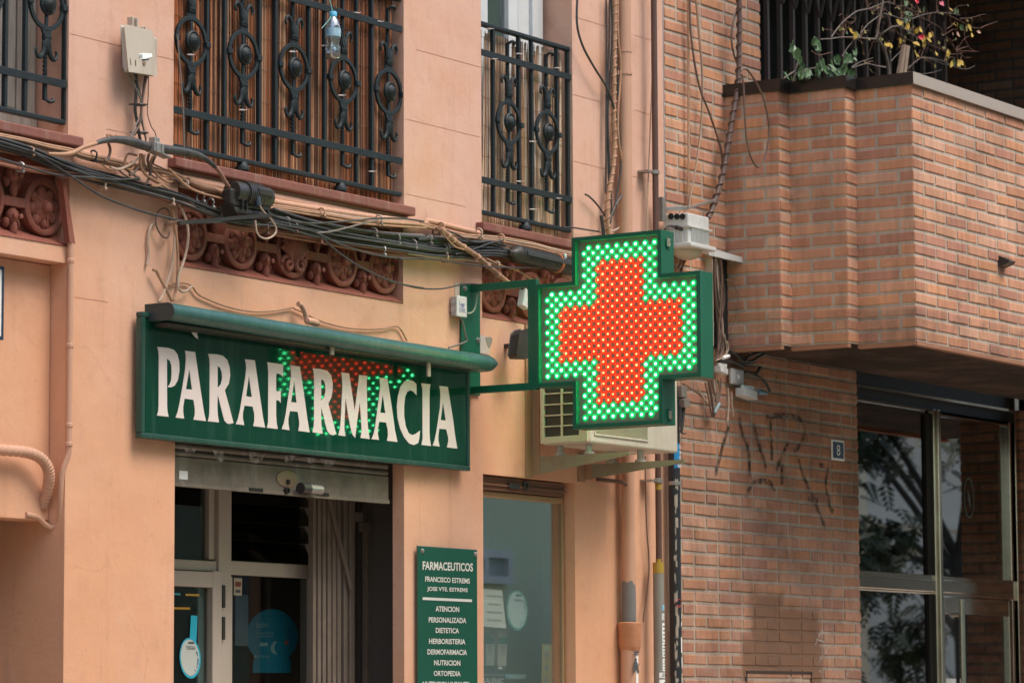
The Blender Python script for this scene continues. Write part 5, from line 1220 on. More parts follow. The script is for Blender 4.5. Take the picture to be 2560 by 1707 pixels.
# black pipe at the joint of the two houses
kx=F('S5',742,600,.05).x
bp=vpipe('black_pipe','thick black pipe with peeling pale paint at the joint of pink house and brick wall','pipe',kx,-.05,.0295,.13,px_z('A3',1740,520,.06),mk('peeling_black_paint',(.014,.016,.020),.5,0,(.02,.024,.028),4,.4),[(px_z('S5',742,275),.034,.010)],ringmat=M['steel'])
def peel():
    m=MB(); rn=random.Random(8); z1=px_z('S5',735,240); z0=px_z('S5',735,1560)
    z=z0
    while z<z1:
        a0=-150+rn.uniform(-14,10); wd=rn.uniform(8,34); h=rn.uniform(.015,.06); zt=z+h
        P=[]; nn=5; r=.0299
        for i in range(nn+1):
            a=R_(a0+wd*i/nn); e=rn.uniform(-.012,.012)
            P.append((kx+r*math.cos(a),-.05+r*math.sin(a),z+e)); P.append((kx+r*math.cos(a),-.05+r*math.sin(a),zt+e*.6+rn.uniform(-.008,.008)))
        m._add(P,[(2*i,2*i+2,2*i+3,2*i+1) for i in range(nn)])
        z+=h*rn.uniform(.8,2.0)
    return m
peel().build('peeled_paint',mk('pale_peel',(.42,.38,.31),.8,0,(.3,.26,.21),30,.4),bp)
bs=wrapsheet(kx,-.05,.0302,px_z('A3',1710,1350,.07),px_z('A3',1710,1085,.07),-150,-20,12).build('sticker',mk('blue_vinyl',(.02,.22,.45),.45)); tag(bs,'blue vinyl sticker with white digits round the black pipe below the air conditioner','sticker')
text_mesh('B','lettering',M['white'],bs,(kx-.018,-.05-.0312,px_z('A3',1690,1340,.07)),(0,0,1),(-1,0,0),.030,-.012,.02)
text_mesh('3 . 0 6 0','lettering',M['white'],bs,(kx+.012,-.05-.0312,px_z('A3',1690,1340,.07)),(0,0,1),(-1,0,0),px_z('A3',1690,1100,.07)-px_z('A3',1690,1340,.07),.014,.02)
for i,(ya,yb_,mat,lab) in enumerate(((1120,1150,M['white_paper'],'small white sticker scrap high on the black pipe'),(1170,1200,M['white_paper'],'torn white sticker scrap in the middle of the black pipe'),(1270,1370,M['white_paper'],'round worn white sticker on the black pipe'),(1400,1470,M['white_paper'],'pinkish worn sticker low on the black pipe'),(1505,1640,mk('cream_vinyl',(.55,.5,.36),.6),'cream sticker at the bottom edge on the black pipe'))):
    o_=wrapsheet(kx,-.05,.0304,px_z('S5',760,yb_),px_z('S5',760,ya),-80+rn.uniform(-12,12),-25).build('sticker',mat); tag(o_,lab,'sticker')
m=MB(); pts=Fs('S5',[(752,1075),(770,1078),(780,1065),(765,1070),(748,1058),(745,1040),(760,1028),(778,1030),(782,1045)],.083); m.tube(pts,.0016,4,3); o_=m.build('red_tag',mk('red_marker',(.40,.03,.03),.6),bp)
# black service elbow at its top, behind the cross
q=F('A3',1765,600,.09); ct=thing('cable_clamp_set','dark cable clamp and connector block on top of the black pipe','clamp',q)
m=MB(); m.obox(F('A3',1755,520,.08),Vector((.028,0,0)),Vector((0,.02,0)),Vector((0,0,.030))); m.obox(F('A3',1785,640,.09),Vector((.030,0,.004)),Vector((0,.02,0)),Vector((-.003,0,.022))); m.build('block',M['cable_grey'],ct,bevel=.004)
m=MB(); m.tube(Fs('A3',[(1760,560),(1745,700),(1735,900)],.08),.012,8,4); m.tube(Fs('A3',[(1790,660),(1775,800),(1757,960)],.09),.008,8,4); m.tube(Fs('A3',[(1755,962),(1780,975),(1805,973)],.09),.004,6,2); m.build('tail',M['black_plastic'],ct,smooth=True)

# ---------------------------------------------------------------- beige junction box on the pier
X,X2,yf,yb,z0,z1=wall_box('R1',828,868,1062,210,480,.002)
Xf=F('R1',868,300,.06).x
t=thing('junction_box','beige wall junction box with a peeling sticker on the pier between two windows','junction box',((X+X2)/2,-.04,z0))
m=MB(); P0=[FX('R1',835,195,X),FX('R1',828,460,X)]
m.box(X+.004,X2-.006,-.055,-.002,z0+.004,z1-.004); m.build('body',M['beige_box'],t,bevel=.008,seg=3)
# tilted cover: its lower edge stands off the body
q=[F('R1',862,180,.068),F('R1',1045,222,.068),F('R1',1075,512,.086),F('R1',892,484,.086)]
m=MB(); m.prism3(q,Vector((0,.022,0))); m.build('cover',M['beige_box'],t,bevel=.007,seg=3)
lug=F('R1',908,160,.03); m=MB(); m.box(lug.x-.020,lug.x-.010,-.05,-.02,lug.z-.02,lug.z+.022); m.box(lug.x+.008,lug.x+.018,-.05,-.02,lug.z-.02,lug.z+.022); m.box(lug.x-.01,lug.x+.008,-.03,-.02,lug.z-.02,lug.z+.016)
for xx in (950,972,990): w2=F('R1',xx,186,.05); m.box(w2.x-.004,w2.x+.004,-.06,-.045,w2.z-.012,w2.z)
m.build('lug',M['beige_box'],t,bevel=.003)
def onlid(pts,d=.0015):                                   # points on the sloping cover
    out=[]
    for x,y in pts: k=(y-200)/300.0; out.append(F('R1',x,y,.068+.018*k+d))
    return out
m=MB(); m.prism3(onlid([(952,372),(985,366),(1045,370),(1050,392),(1010,405),(962,408)]),Vector((0,.0004,0))); m.build('sticker',M['white_paper'],t)
m=MB(); 
for k in range(4): m.prism3(onlid([(958+6*k,376),(961+6*k,376),(963+6*k,402),(960+6*k,402)],.002),Vector((0,.0003,0)))
m.prism3(onlid([(975,410),(1025,404),(1025,412),(978,418)],.002),Vector((0,.0003,0))); m.build('barcode',M['ink'],t)
m=MB(); m.lathe(onlid([(991,436)])[0],(0,-1,0),[(.009,0),(.009,.003),(.005,.003)],14); m.build('screw',M['brass'],t)
m=MB()
for pts in ([(893,402),(897,402),(904,452),(899,448)],[(930,415),(935,416),(937,458),(932,452)]): m.prism3(onlid(pts,.002),Vector((0,.0003,0)))
m.build('crack',M['dark_void'],t)

# ---------------------------------------------------------------- cables
rc=random.Random(21)
def run(label,group,pts,n,sz,sy,rad,mats,off,wob=.006,name='cable',sub=5):
    base=[F(p[0],p[1],p[2],off) for p in pts]; out=[]
    base=smooth_path(base,3)
    for i in range(n):
        ph=[rc.uniform(0,6.28) for _ in range(4)]; oz=rc.uniform(-sz,sz); oy=rc.uniform(-sy,sy); r=rad*rc.uniform(.75,1.2); k1=rc.uniform(2.0,4.0)
        P=[]
        for q in base:
            s=q.x
            P.append(q+Vector((0,oy+.4*wob*math.sin(s*k1*1.3+ph[1]),oz*(.65+.35*math.sin(s*1.7+ph[2]))+wob*math.sin(s*k1+ph[0]))))
        m=MB(); m.tube(P,r,7,2); out.append(tag(m.build(name,mats[i%len(mats)],None,smooth=True),label,'cable',group))
    return out
G1='black cables strung along the pink facade'
blk=[('R1',-60,960),('R1',200,1035),('R1',400,1115),('R1',600,1185),('R1',800,1235),('R1',1000,1290),('R1',1200,1345),('R1',1400,1425),('R1',1560,1478),('R7',640,150),('R7',985,165),('R7',1200,215),('R7',1500,300),('R7',1900,375),('R7',2352,440),('R8',400,495),('R8',600,508),('R8',900,495),('R8',1080,520)]
run('black cable in the dense bundle strung along the pink facade',G1,blk,22,.034,.024,.0050,[M['cable_black']],.05,.007)
mid=[('R7',985,95),('R7',1300,190),('R7',1700,265),('R7',2100,320),('R7',2352,345),('R8',150,395),('R8',400,400),('R8',600,430),('R8',830,430),('R8',1000,470)]
run('thick dark grey cable with pale rings in the middle of the facade bundle','dark grey cables in the facade bundle',mid,8,.030,.014,.0070,[M['cable_grey'],M['cable_black']],.045,.004)
G2='tan painted cables along the upper edge of the run'
up1=[('R1',-60,915),('R1',150,960),('R1',320,1005),('R1',480,1040),('R1',560,1070),('R1',700,1105),('R1',850,1140),('R1',1000,1160),('R1',1180,1205),('R1',1330,1275),('R1',1560,1345),('R7',620,80),('R7',985,55),('R7',1440,115),('R7',1800,175),('R7',2352,225),('R8',300,262),('R8',400,285)]
run('tan painted cable along the upper edge of the facade bundle',G2,up1,5,.014,.012,.0058,[M['cable_tan'],M['cable_light']],.04,.005)
up2=[('R7',985,60),('R7',1440,140),('R7',1800,205),('R7',2352,240),('R8',200,235),('R8',400,290),('R8',550,335),('R8',800,365),('R8',1000,385),('R8',1300,440),('R8',1500,490),('R8',1760,545)]
run('tan painted cable along the upper edge of the facade bundle',G2,up2,4,.009,.010,.0058,[M['cable_tan'],M['cable_tan'],M['cable_light']],.05,.004)
low=[('R1',-60,1100),('R1',200,1165),('R1',400,1195),('R1',560,1225),('R1',750,1265),('R1',1000,1330),('R1',1200,1395),('R1',1480,1480),('R7',600,225),('R7',900,265),('R7',1200,315),('R7',1400,345),('R7',1700,405),('R7',2000,455),('R7',2352,505)]
run('terracotta painted cable on the lower edge of the facade bundle','terracotta painted cables on the lower edge of the run',low,5,.014,.010,.0065,[M['cable_red']],.045,.003)
low2=[('R7',2240,480),('R8',60,520),('R8',200,545),('R8',420,562),('R8',600,580),('R8',700,590),('R8',940,632)]
run('tan cable on the lower edge of the bundle left of the cross','tan cables on the lower edge of the run',low2,4,.010,.010,.0068,[M['cable_tan'],M['cable_light']],.045,.003)
low3=[('R1',560,1215),('R1',760,1255),('R1',1000,1318),('R1',1200,1375),('R1',1330,1410)]
run('tan cable in the short painted stretch below the beige junction box','tan cables below the junction box',low3,4,.014,.012,.0062,[M['cable_tan'],M['cable_light']],.055,.003)
# conduits
single('conduit','tan painted conduit with dark slots under the wide window','conduit',Fs('R1',[(1290,1245),(1330,1262),(1430,1298),(1545,1330)],.06),.0155,mk('slotted_tan_conduit',(.52,.29,.17),.65,0,(.14,.07,.045),24,.12),10)
single('conduit','tan conduit sloping under the narrow window','conduit',Fs('R7',[(985,12),(1500,95),(2000,165),(2352,205)],.03)+Fs('R8',[(270,205),(500,262),(770,325)],.03),.0135,M['pipe_pink'],10,3)
single('conduit','thick pale conduit stub behind the splice below the pier','conduit',Fs('R1',[(540,1045),(640,1075),(760,1100),(860,1125)],.035),.015,M['pipe_pink'],10)
dg=Fs('R8',[(390,275),(470,345),(560,420),(760,555),(900,680),(1065,812)],.085)
single('conduit','tan slotted conduit running diagonally down to the cross bracket','conduit',dg,.0125,mk('slotted_conduit',(.50,.28,.17),.65,0,(.13,.07,.045),22,.1),10)
m=MB(); sp=smooth_path(dg,6)
for k in range(2,len(sp)-1,4): d=(sp[k+1]-sp[k]).normalized(); m.cyl(sp[k]-d*.006,sp[k]+d*.006,.0150,10)
tag(m.build('conduit_clips',M['pipe_pink'],None,smooth=40),'tan clip rings round the diagonal slotted conduit','clip')
single('cable','thin tan cable hanging beside the diagonal conduit','cable',Fs('R8',[(395,280),(455,370),(530,450),(600,480),(680,500),(760,545)],.09),.0038,M['cable_tan'])
single('cable','thin tan cable sloping right behind the upper arm of the cross bracket','cable',Fs('R8',[(760,540),(880,590),(1000,645),(1150,690),(1325,795)],.06),.005,M['cable_tan'])
# single dark cables crossing the run
for lab,r,pts,off,rad,mt in (
 ('black cable sagging from the left edge across the pier to the bracket rod','R1',[(-20,1085),(160,1140),(330,1190),(470,1212),(640,1222),(800,1236),(960,1228)],.085,.0042,'cable_black'),
 ('black cable sloping down the pier towards the splice rod','R1',[(210,1035),(330,1110),(470,1200),(600,1290),(700,1350),(850,1410),(1000,1460),(1120,1490),(1260,1522)],.09,.0048,'cable_black'),
 ('black cable looping over the terracotta shell frieze','R7',[(985,130),(1100,170),(1250,200),(1400,207),(1700,188),(1850,172),(1955,163),(2150,165),(2352,190)],.09,.0042,'cable_black'),
 ('grey cable rising over the frieze to the tie knot','R7',[(1390,293),(1500,285),(1650,252),(1800,212),(1945,178)],.09,.0042,'cable_grey'),
 ('black cable falling across the two right rosettes','R7',[(250,205),(500,200),(700,190),(900,192),(1100,225),(1350,275),(1430,320),(1520,410),(1700,545),(1900,655),(2110,738),(2352,785)],.10,.0040,'cable_black'),
 ('black cable sagging under the lower cables to the right of the frieze','R7',[(1340,270),(1450,320),(1600,392),(1750,445),(1900,485),(2100,515),(2352,522)],.10,.0040,'cable_black'),
 ('black cable ending at the top of the cross bracket plate','R8',[(-10,818),(80,842),(170,862),(300,872),(420,868),(520,848),(600,828),(700,822),(765,830)],.05,.0036,'cable_black'),
 ('thin black cable sagging below the ribbed closure to the cross','R8',[(0,578),(200,572),(400,590),(650,628),(850,652),(1050,662),(1300,662),(1500,640),(1695,598)],.11,.0036,'cable_black'),
 ('black cable dipping in front of the ribbed closure','R8',[(420,285),(560,340),(680,400),(780,415),(880,400)],.075,.0045,'cable_black'),
 ('blue black cable rising to the tied tan cables','R8',[(540,530),(680,495),(760,470),(860,430),(930,412),(1005,400)],.08,.0042,'cable_black'),
 ('thin dark cable strung from the railing to the cable riser','A2',[(480,128),(600,132),(750,155),(900,178)],.03,.0042,'cable_black')):
    single('cable',lab,'cable',Fs(r,pts,off),rad,M[mt],7,4)
# the splice over the pier
tp=Fs('R1',[(330,1058),(430,1062),(500,1052),(580,1012),(670,985)],.11); single('cable','thick tan cable entering the taped black splice','cable',tp,[.006,.008,.009,.009,.0085],M['cable_tan'],9)
sp_=thing('cable_splice','black taped cable splice with a steel clamp in front of the pier','cable splice',F('R1',1000,1005,.11))
m=MB(); m.tube(Fs('R1',[(660,988),(700,972),(760,962),(820,962),(900,975),(1000,1005),(1150,1030),(1300,1052),(1400,1085),(1480,1148)],.11),[.0085,.011,.013,.0155,.019,.0195,.0195,.017,.0115,.0095],12,4); m.build('taped_cable',mk('black_tape',(.016,.017,.018),.45,0,(.085,.08,.07),30,.35,.5,30),sp_,smooth=True)
c=F('R1',1065,1020,.12); m=MB(); m.obox(c,Vector((.030,0,-.004)),Vector((0,.024,0)),Vector((.001,0,.020))); m.obox(c+Vector((-.004,0,.030)),Vector((.016,0,0)),Vector((0,.016,0)),Vector((0,0,.012)))
for k in (-1,1): m.cyl(c+Vector((k*.016,-.026,-.022)),c+Vector((k*.016,-.026,.018)),.006,8)
m.obox(c+Vector((.03,-.005,-.022)),Vector((.045,0,-.008)),Vector((0,.02,0)),Vector((0,0,.004))); m.build('clamp',M['steel'],sp_,bevel=.003)
single('cable','rust brown cable leaving the taped splice into the black closure box','cable',Fs('R1',[(1478,1145),(1515,1190),(1545,1245),(1578,1292)],.11),.0090,mk('rust_brown_cable',(.17,.075,.05),.55,0,(.36,.2,.13),4,.3),9)
# black closure box
X,X2,yf,yb,z0,z1=wall_box('R2',432,492,762,1258,1462,.10)
cl=thing('splice_closure','black ribbed splice closure box hanging under the wide window','splice closure',((X+X2)/2,(yf+yb)/2,z0))
m=MB(); m.box(X,X2,yf,yb,z0+.03,z1-.02); m.prism3([Vector((X,yf,z0+.03)),Vector((X,yb,z0+.03)),Vector((X+.02,yb,z0)),Vector((X+.02,yf,z0))],Vector((X2-X-.03,0,0))); m.build('housing',M['black_plastic'],cl,bevel=.010,seg=3)
zc_=z1-.03; m=MB(); m.cyl((X+.03,(yf+yb)/2,zc_),(X2,(yf+yb)/2,zc_),.046,18)
for i in range(9):
    x=X+.10+i*(X2-X-.16)/9; m.cyl((x,(yf+yb)/2,zc_),(x+.008,(yf+yb)/2,zc_),.054,18)
m.build('ribbed_dome',M['black_plastic'],cl,smooth=40)
m=MB(); a=F('R2',640,1292,-yf); b=F('R2',738,1362,-yf); m.box(a.x,b.x,yf-.035,yf,b.z,a.z); m.build('cap_block',M['black_plastic'],cl,bevel=.006)
m=MB(); p=F('R2',668,1355,-yf+.02); m.cyl(p,p+Vector((.006,-.004,-.035)),.013,12); m.build('plug',mk('slate_plug',(.03,.05,.065),.5),cl,smooth=40)
m=MB(); m.box(X+.06,X+.065,yf-.012,yf,z0+.02,z1-.05); m.box(X+.09,X+.095,yf-.010,yf,z0+.02,z1-.06); m.build('rib',M['black_plastic'],cl)
wl=Fs('R7',[(885,20),(890,48),(908,85),(945,130),(985,165),(1018,215),(1036,265),(1022,305),(985,335),(938,345),(890,325),(862,285),(855,235),(848,180)],-yf+.015)
single('cable','pale thin cable looping out of the black closure box over the frieze','cable',wl,.0042,M['cable_light'],7,3)
m=MB(); a=F('R7',165,205,.12); b=F('R7',985,135,.16); m.bar(a,b,.018,.016); rd=m.build('mounting_bar',M['black_plastic']); tag(rd,'black mounting bar carrying the splice closure over the frieze','bar')
m=MB(); m.cyl(F('R7',55,215,.005),F('R7',175,200,.12),.0085,12); m.build('wall_pin',mk('painted_pin',(.36,.25,.18),.7),rd,smooth=40)
# ribbed closure behind the cross
a=F('R8',1135,528,.10); b=F('R8',1800,705,.10); b.z=a.z-.012
rc2=thing('ribbed_closure','long black ribbed cylindrical splice closure with an orange strap beside the cross','splice closure',((a+b)/2))
m=MB(); d=(b-a); L=d.length; d.normalize(); prof=[(.012,-.06),(.016,-.03),(.030,-.012),(.043,0)]
k=0.0
while k<L: prof+=[(.043,k),(.043,k+.008),(.0385,k+.010),(.0385,k+.016)]; k+=.018
m.lathe(a,d,prof,22); m.build('ribbed_body',M['black_plastic'],rc2,smooth=25)
m=MB(); m.obox(a+d*L*.52+Vector((0,-.043,.006)),d*L*.46,Vector((0,.004,0)),Vector((0,0,.010))); m.build('clasp_bar',mk('dark_grey_plastic',(.045,.045,.047),.45),rc2,bevel=.002)
s0=F('R8',1600,620,.14); kx_=(s0-a).dot(d); m=MB(); m.lathe(a+d*kx_,d,[(.045,-.008),(.046,-.008),(.046,.008),(.045,.008)],24); m.build('strap',mk('orange_strap',(.36,.12,.05),.6),rc2,smooth=40)
m=MB(); m.ell(F('R8',1620,552,.145),Vector((.009,0,0)),Vector((0,.006,0)),Vector((0,0,.014)),10,6); m.build('toggle',mk('pale_toggle',(.45,.58,.58),.5),rc2,smooth=True)
# drop cables from the beige box and the tangle over the pier
Gd='brown drop cables under the beige junction box'
for pts in ([(858,485),(905,560),(950,640),(972,715),(962,800),(925,880),(895,950)],[(870,480),(925,570),(958,650),(975,730),(965,840),(905,940),(880,960)],[(905,490),(940,560),(965,650),(970,760),(985,870),(1005,960)],[(1000,515),(985,620),(972,720),(962,830),(930,930)],[(1010,515),(990,640),(975,740),(960,860),(900,955)],[(1018,518),(995,600),(978,700),(968,800),(990,900),(1005,975)]):
    single('cable','brown drop cable hanging from the beige junction box','cable',Fs('R1',pts,.05+rc.uniform(-.015,.015)),.0036,M[rc.choice(['cable_brown','cable_grey','cable_brown'])],7,4,Gd)
single('cable','black flat cable hanging from the beige junction box','cable',Fs('R1',[(935,495),(938,580),(935,680),(930,760),(945,850),(965,965)],.04),.0065,M['cable_black'],8,4)
single('cable','hair thin brown cable curving right below the beige junction box','cable',Fs('R1',[(1022,520),(1020,650),(1015,780),(1040,870),(1070,920),(1080,990)],.02),.0022,M['cable_brown'],6,4)
for x,y in ((965,722),(975,915)):
    p=F('R1',x,y,.05); m=MB(); m.tube([p+Vector((.022*math.cos(a_),.02*math.sin(a_),0)) for a_ in [i*math.pi/5 for i in range(11)]],.0035,6); m.bar(p+Vector((-.035,.03,0)),p+Vector((.03,-.01,.004)),.005,.006); tag(m.build('cable_tie',M['cable_black']),'dark tie round the drop cables under the beige junction box','cable tie','dark ties on the drop cables')
Gt='tangled tan and brown cable ends at the splice'
for pts in ([(965,1060),(960,1130),(920,1190),(890,1205)],[(975,1060),(965,1130),(1000,1200),(1060,1235),(1100,1260),(1085,1280),(1040,1275)],[(1000,1060),(995,1120),(1030,1190),(1090,1240)],[(1025,1060),(1015,1110),(1035,1160),(1025,1230),(1000,1265),(960,1245),(945,1220)],[(1060,1065),(1040,1120),(1060,1180),(1130,1240),(1180,1250),(1165,1215),(1110,1210)],[(1075,1070),(1055,1125),(1100,1150),(1200,1200),(1260,1280)],[(990,1065),(985,1140),(1020,1220),(1110,1270),(1160,1300)],[(1050,1075),(1030,1140),(1075,1190),(1080,1245)],[(955,1090),(900,1130),(820,1165),(760,1150)],[(940,1070),(880,1060),(860,1110),(870,1160),(910,1160),(905,1110)],[(745,985),(758,1030),(748,1080),(720,1110)],[(740,945),(740,925),(770,935),(800,945),(790,932)],[(800,1150),(850,1200),(930,1240),(1000,1260)],[(830,1140),(900,1190),(960,1230)],[(1250,1270),(1200,1230),(1165,1250),(1190,1262)],[(700,1130),(760,1170),(840,1160),(900,1145)],[(1300,1225),(1285,1262),(1250,1275)],[(1160,1160),(1240,1240),(1300,1290),(1390,1330),(1540,1370)]):
    single('cable','loose tan or brown cable end in the tangle under the taped splice','cable',Fs('R1',pts,.07+rc.uniform(-.02,.02)),rc.uniform(.0034,.0062),M[rc.choice(['cable_tan','cable_brown','cable_light','cable_tan'])],7,4,Gt)
# ties and saddle clips along the run
Gc='clips holding the facade cables'
for r,x,y,mt in (('R1',205,1040,'cable_tan'),('R1',700,1275,'cable_light'),('R1',1170,1385,'cable_light'),('R1',640,1072,'cable_black'),('R1',135,1150,'steel'),('R7',515,100,'cable_brown'),('R7',930,255,'cable_brown'),('R7',1190,245,'cable_brown'),('R7',1410,355,'cable_red'),('R7',1975,450,'steel'),('R7',1945,175,'cable_light'),('R7',1435,110,'cable_tan'),('R7',1900,290,'cable_grey'),('R7',2105,350,'cable_grey'),('R7',1120,190,'cable_grey'),('R7',2250,395,'cable_grey'),('R8',275,385,'cable_grey'),('R8',450,430,'cable_grey'),('R8',125,432,'cable_grey'),('R8',425,485,'cable_grey'),('R8',400,265,'cable_tan'),('R8',985,375,'cable_tan'),('R8',435,570,'cable_tan'),('R8',940,635,'cable_light'),('R8',770,325,'cable_light'),('R8',355,310,'cable_brown'),('R1',1380,1355,'steel'),('R1',1445,1398,'steel'),('R1',1270,1265,'cable_light')):
    p=F(r,x,y,.055); h=rc.uniform(.014,.024); m=MB(); m.tube([p+Vector((.002*math.sin(3*a_),.020*math.cos(a_),h*math.sin(a_))) for a_ in [i*math.pi/6 for i in range(13)]],.0042,6); m.ell(p+Vector((0,-.02,-h)),Vector((.007,0,0)),Vector((0,.007,0)),Vector((0,0,.008)),8,5)
    tag(m.build('cable_clip',M[mt],None,smooth=True),'small clip holding the cables of the facade run','clip',Gc)
# cables from the run down to the awning, left of the sign
for lab,r,pts,off,rad,mt in (
 ('tan cable ring on the pier above the awning','R6',[(1330,560),(1318,600),(1290,610),(1250,570),(1222,500),(1225,440),(1250,395),(1285,378),(1315,390),(1330,430),(1332,500)],.025,.0036,'cable_brown'),
 ('short painted cable ending on the pier left of the awning','R6',[(1222,500),(1190,510),(1168,560),(1160,650),(1165,740),(1152,825)],.012,.0062,'cable_light'),
 ('painted cable dropping left of the frieze to the awning, nearest the pier edge','R6',[(1335,340),(1355,430),(1370,560),(1360,720),(1340,860),(1310,960),(1280,1050),(1245,1110)],.03,.0052,'cable_light'),
 ('painted cable dropping left of the frieze to the awning, middle one','R6',[(1345,345),(1365,470),(1385,620),(1395,760),(1392,900),(1380,1010),(1360,1100)],.035,.0062,'cable_tan'),
 ('painted cable dropping across the first rosette to the awning','R6',[(1400,345),(1440,420),(1470,520),(1475,620),(1455,740),(1420,850),(1400,920),(1395,1000)],.05,.0058,'cable_light'),
 ('stiff tan cable stub leaning from the pier to the awning corner','R6',[(1200,862),(1225,870),(1250,920),(1300,1010),(1350,1108)],.03,.0065,'cable_tan'),
 ('thin tan cable draped along the wall above the awning','R7',[(75,760),(130,742),(230,742),(290,775),(340,840),(450,895),(600,950),(760,985),(900,993),(1050,980),(1190,955)],.012,.0040,'cable_tan'),
 ('thin tan cable draped from the pipe stub to the right of the awning','R7',[(1195,968),(1240,985),(1330,1030),(1450,1085),(1650,1135),(1850,1150),(2000,1142),(2100,1122),(2150,1160),(2200,1255)],.012,.0040,'cable_tan'),
 ('white tan cable hook above the awning corner','R7',[(165,790),(190,815),(230,812),(265,785),(285,770)],.03,.0050,'cable_light'),
 ('fine dark cable hanging beside the splice box over the sill','R2',[(120,240),(140,500),(160,760),(165,1000),(168,1130),(155,1190),(145,1215)],.02,.0034,'cable_grey')):
    single('cable',lab,'cable',Fs(r,pts,off),rad,M[mt],7,4)
st=thing('pipe_stub','pink painted bent pipe stub with an open end above the awning','pipe',F('R7',1300,1050,.05))
m=MB(); m.tube(Fs('R7',[(1232,925),(1255,935),(1280,975),(1300,1030),(1308,1085)],.045),.0115,10,4); m.tube(Fs('R7',[(1310,1080),(1350,1082),(1395,1098)],.05),[.014,.016,.016],10,2); m.build('pipe',M['pipe_pink'],st,smooth=True)
m=MB(); e=F('R7',1398,1100,.05); m.cyl(e+Vector((-.004,0,0)),e+Vector((.004,-.002,0)),.0125,12); m.build('open_end',M['dark_void'],st)

# risers on the right pier
for lab,pts,off,rad,mt in (
 ('straight black cable on the right pier, leftmost of the riser',[(1418,-40),(1420,400),(1418,900),(1416,1330)],.03,.0045,'cable_black'),
 ('straight black cable on the right pier beside the leftmost one',[(1442,-40),(1440,300),(1425,620),(1430,1000),(1440,1330)],.03,.0050,'cable_black'),
 ('bowed black cable crossing behind the spiral conduit',[(1452,-40),(1460,200),(1450,480),(1430,800),(1440,1100),(1455,1420),(1440,1600)],.035,.0048,'cable_black'),
 ('black cable curving from the window edge to the riser',[(1222,-40),(1216,80),(1222,200),(1262,330),(1345,480),(1420,600),(1470,740),(1495,860),(1510,950),(1528,1120),(1540,1260),(1525,1340),(1470,1440),(1430,1560)],.045,.0058,'cable_black'),
 ('black cable hugging the right side of the spiral conduit',[(1492,-40),(1490,300),(1498,600),(1505,850),(1520,1100),(1500,1300),(1465,1480)],.045,.0045,'cable_black'),
 ('tan cable weaving between conduit and downpipe',[(1496,-40),(1500,250),(1518,440),(1512,600),(1500,760),(1502,950),(1535,1150),(1562,1330),(1575,1480),(1572,1640)],.05,.0062,'cable_tan'),
 ('short black cable arching from a hole in the right pier',[(1274,1338),(1300,1352),(1340,1390),(1380,1440),(1412,1492)],.03,.0048,'cable_black'),
 ('thin pale line down the pink pier beside the gas pipe',[(1742,-40),(1735,500),(1720,900),(1705,1300),(1695,1640)],.03,.0030,'cable_light')):
    single('cable',lab,'cable',Fs('R3',pts,off),rad,M[mt],7,4)
single('cable','pale cable end looping under the riser above the cross','cable',Fs('A2',[(1175,-20),(1168,40),(1140,110),(1080,158),(1000,178),(890,176)],.03),.0052,M['cable_light'],7,4)
single('cable','black sheathed cable end under the riser','cable',Fs('R3',[(1385,1482),(1392,1530),(1400,1600),(1405,1640)],.05),.0095,M['cable_black'],8,3)
spl=Fs('R3',[(1478,-40),(1476,200),(1472,500),(1470,800),(1476,1000),(1462,1180),(1436,1330),(1424,1450),(1430,1568),(1442,1640)],.04)
sc_=thing('spiral_conduit','tan spiral wrapped conduit bundled with black cables on the right pier','conduit',spl[4])
m=MB(); m.tube(spl,.0120,10,4); m.build('conduit',M['cable_tan'],sc_,smooth=True)
def helix(path,r,rad,pitch):
    P=smooth_path(path,30); out=[]; s=0
    for i in range(len(P)-1):
        d=P[i+1]-P[i]; s+=d.length; t=d.normalized(); a=t.cross(Vector((0,1,0))).normalized(); b=t.cross(a); q=2*math.pi*s/pitch
        out.append(P[i]+a*r*math.cos(q)+b*r*math.sin(q))
    return out
m=MB(); m.tube(helix(spl,.0125,.003,.045),.0040,6); m.build('spiral_wrap',M['cable_tan'],sc_,smooth=True)
# thin pale line continuing beside the pipes lower down
single('cable','thin dark and tan cable hanging beside the guard pipe','cable',Fs('S5',[(550,100),(552,250),(556,450),(562,600),(572,720),(575,840),(560,1000),(545,1100),(538,1172)],.03),.0036,M['cable_brown'],7,4)
